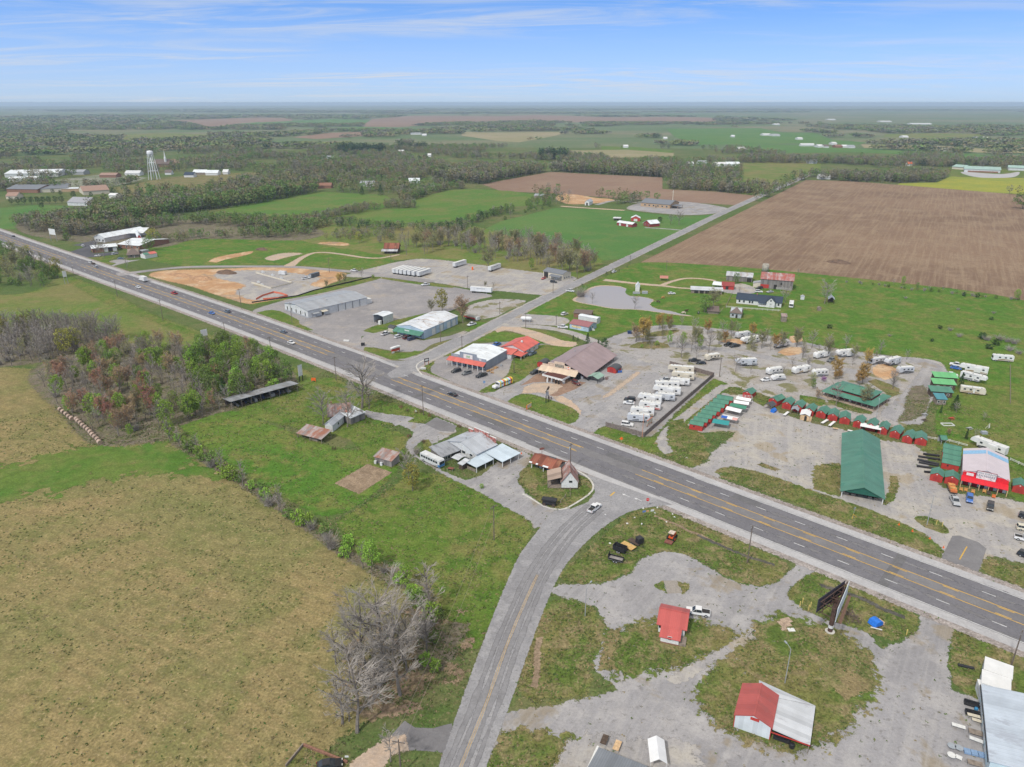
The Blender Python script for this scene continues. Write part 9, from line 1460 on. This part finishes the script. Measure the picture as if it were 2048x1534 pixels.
V_=np.concatenate(BV);F_=np.concatenate(BF);Mi=np.concatenate(BM);me=bpy.data.meshes.new('far_woodland');me.vertices.add(len(V_));me.vertices.foreach_set('co',V_.ravel());me.loops.add(F_.size);me.loops.foreach_set('vertex_index',F_.ravel().astype(np.int32));me.polygons.add(len(F_));me.polygons.foreach_set('loop_start',np.arange(0,F_.size,3,dtype=np.int32))
for m_ in FM:me.materials.append(m_)
me.polygons.foreach_set('material_index',Mi.astype(np.int32));me.update();me.validate();o=bpy.data.objects.new('far_woodland',me);COL.objects.link(o);o['kind']='stuff'
print('TREES',len(TREES),'far tris',len(F_))
# ================================================================== tufts: small weeds and grass clumps on the near turf and along the gravel edges
def tufts():
 r=np.random.RandomState(31);n=150000;d=np.sqrt(r.uniform(95**2,330**2,n));a=r.uniform(-.72,.72,n);xy=np.stack([d*np.sin(a),d*np.cos(a)],-1)
 top=np.full(n,-1);lv=np.zeros(n)
 for k,(b,lo,hi,l) in enumerate(SHEETS):
  s=np.where((lv < l) & (xy[:,0] > lo[0]) & (xy[:,0] < hi[0]) & (xy[:,1] > lo[1]) & (xy[:,1] < hi[1]))[0]
  if len(s):q=s[inside(xy[s],b)];top[q]=k;lv[q]=l
 nm=np.array(TOPM+['land'])[top];pr=np.zeros(n)
 for k,v in dict(verge_grass=.75,mown_lawn=.28,lush_grass=.2,dry_turf=.7,land=.5,hayfield=.14,brush_floor=.8,leaf_litter=.7,gravel=.018,worn_gravel=.02,camp_gravel=.03,roadside_stone=.08,pasture=.4).items():pr[nm == k]=v
 pr *= .25+1.1*(vnoise(xy,7,3) > .45);xy=xy[(r.rand(n) < pr)];m=len(xy);V=np.zeros((m,3,3,3));F=np.arange(m*9).reshape(-1,3);mi=np.repeat(r.choice(4,m,p=[.45,.27,.25,.03]),3)
 for j in range(3):
  t=r.uniform(0,6.28,m);w=r.uniform(.10,.32,m);h=r.uniform(.10,.38,m);o=r.uniform(-.25,.25,(m,2));lean=r.uniform(-.3,.3,(m,2))
  V[:,j,0]=np.stack([xy[:,0]+o[:,0]-w*np.cos(t),xy[:,1]+o[:,1]-w*np.sin(t),np.full(m,.01)],-1);V[:,j,1]=np.stack([xy[:,0]+o[:,0]+w*np.cos(t),xy[:,1]+o[:,1]+w*np.sin(t),np.full(m,.01)],-1);V[:,j,2]=np.stack([xy[:,0]+o[:,0]+lean[:,0],xy[:,1]+o[:,1]+lean[:,1],h],-1)
 me=bpy.data.meshes.new('grass_tufts');me.vertices.add(m*9);me.vertices.foreach_set('co',V.ravel());me.loops.add(m*9);me.loops.foreach_set('vertex_index',F.ravel().astype(np.int32));me.polygons.add(m*3);me.polygons.foreach_set('loop_start',np.arange(0,m*9,3,dtype=np.int32))
 for c in ((.085,.135,.032),(.16,.155,.065),(.24,.195,.11),(.045,.085,.02)):me.materials.append(plain('tuft_%d' % (c[0]*1000),c,.9,.2,.2))
 me.polygons.foreach_set('material_index',mi.astype(np.int32));me.update();me.validate();o=bpy.data.objects.new('grass_tufts',me);COL.objects.link(o);o['kind']='stuff'
tufts()
# ================================================================== air: the far land fades to blue
hm,t,p,o=newmat('haze');t.nodes.remove(p)
pv=N(t,'ShaderNodeVolumePrincipled',i={'Color':(.66,.83,1.0,1),'Density':7.5e-5,'Anisotropy':0.1});t.links.new(pv.outputs[0],o.inputs['Volume'])
MB().box(-36000,36000,-600,36000,-1.2,121).build('haze',hm)['kind']='stuff'
print('SHEET LEVELS',LV,'objects',len(bpy.data.objects))
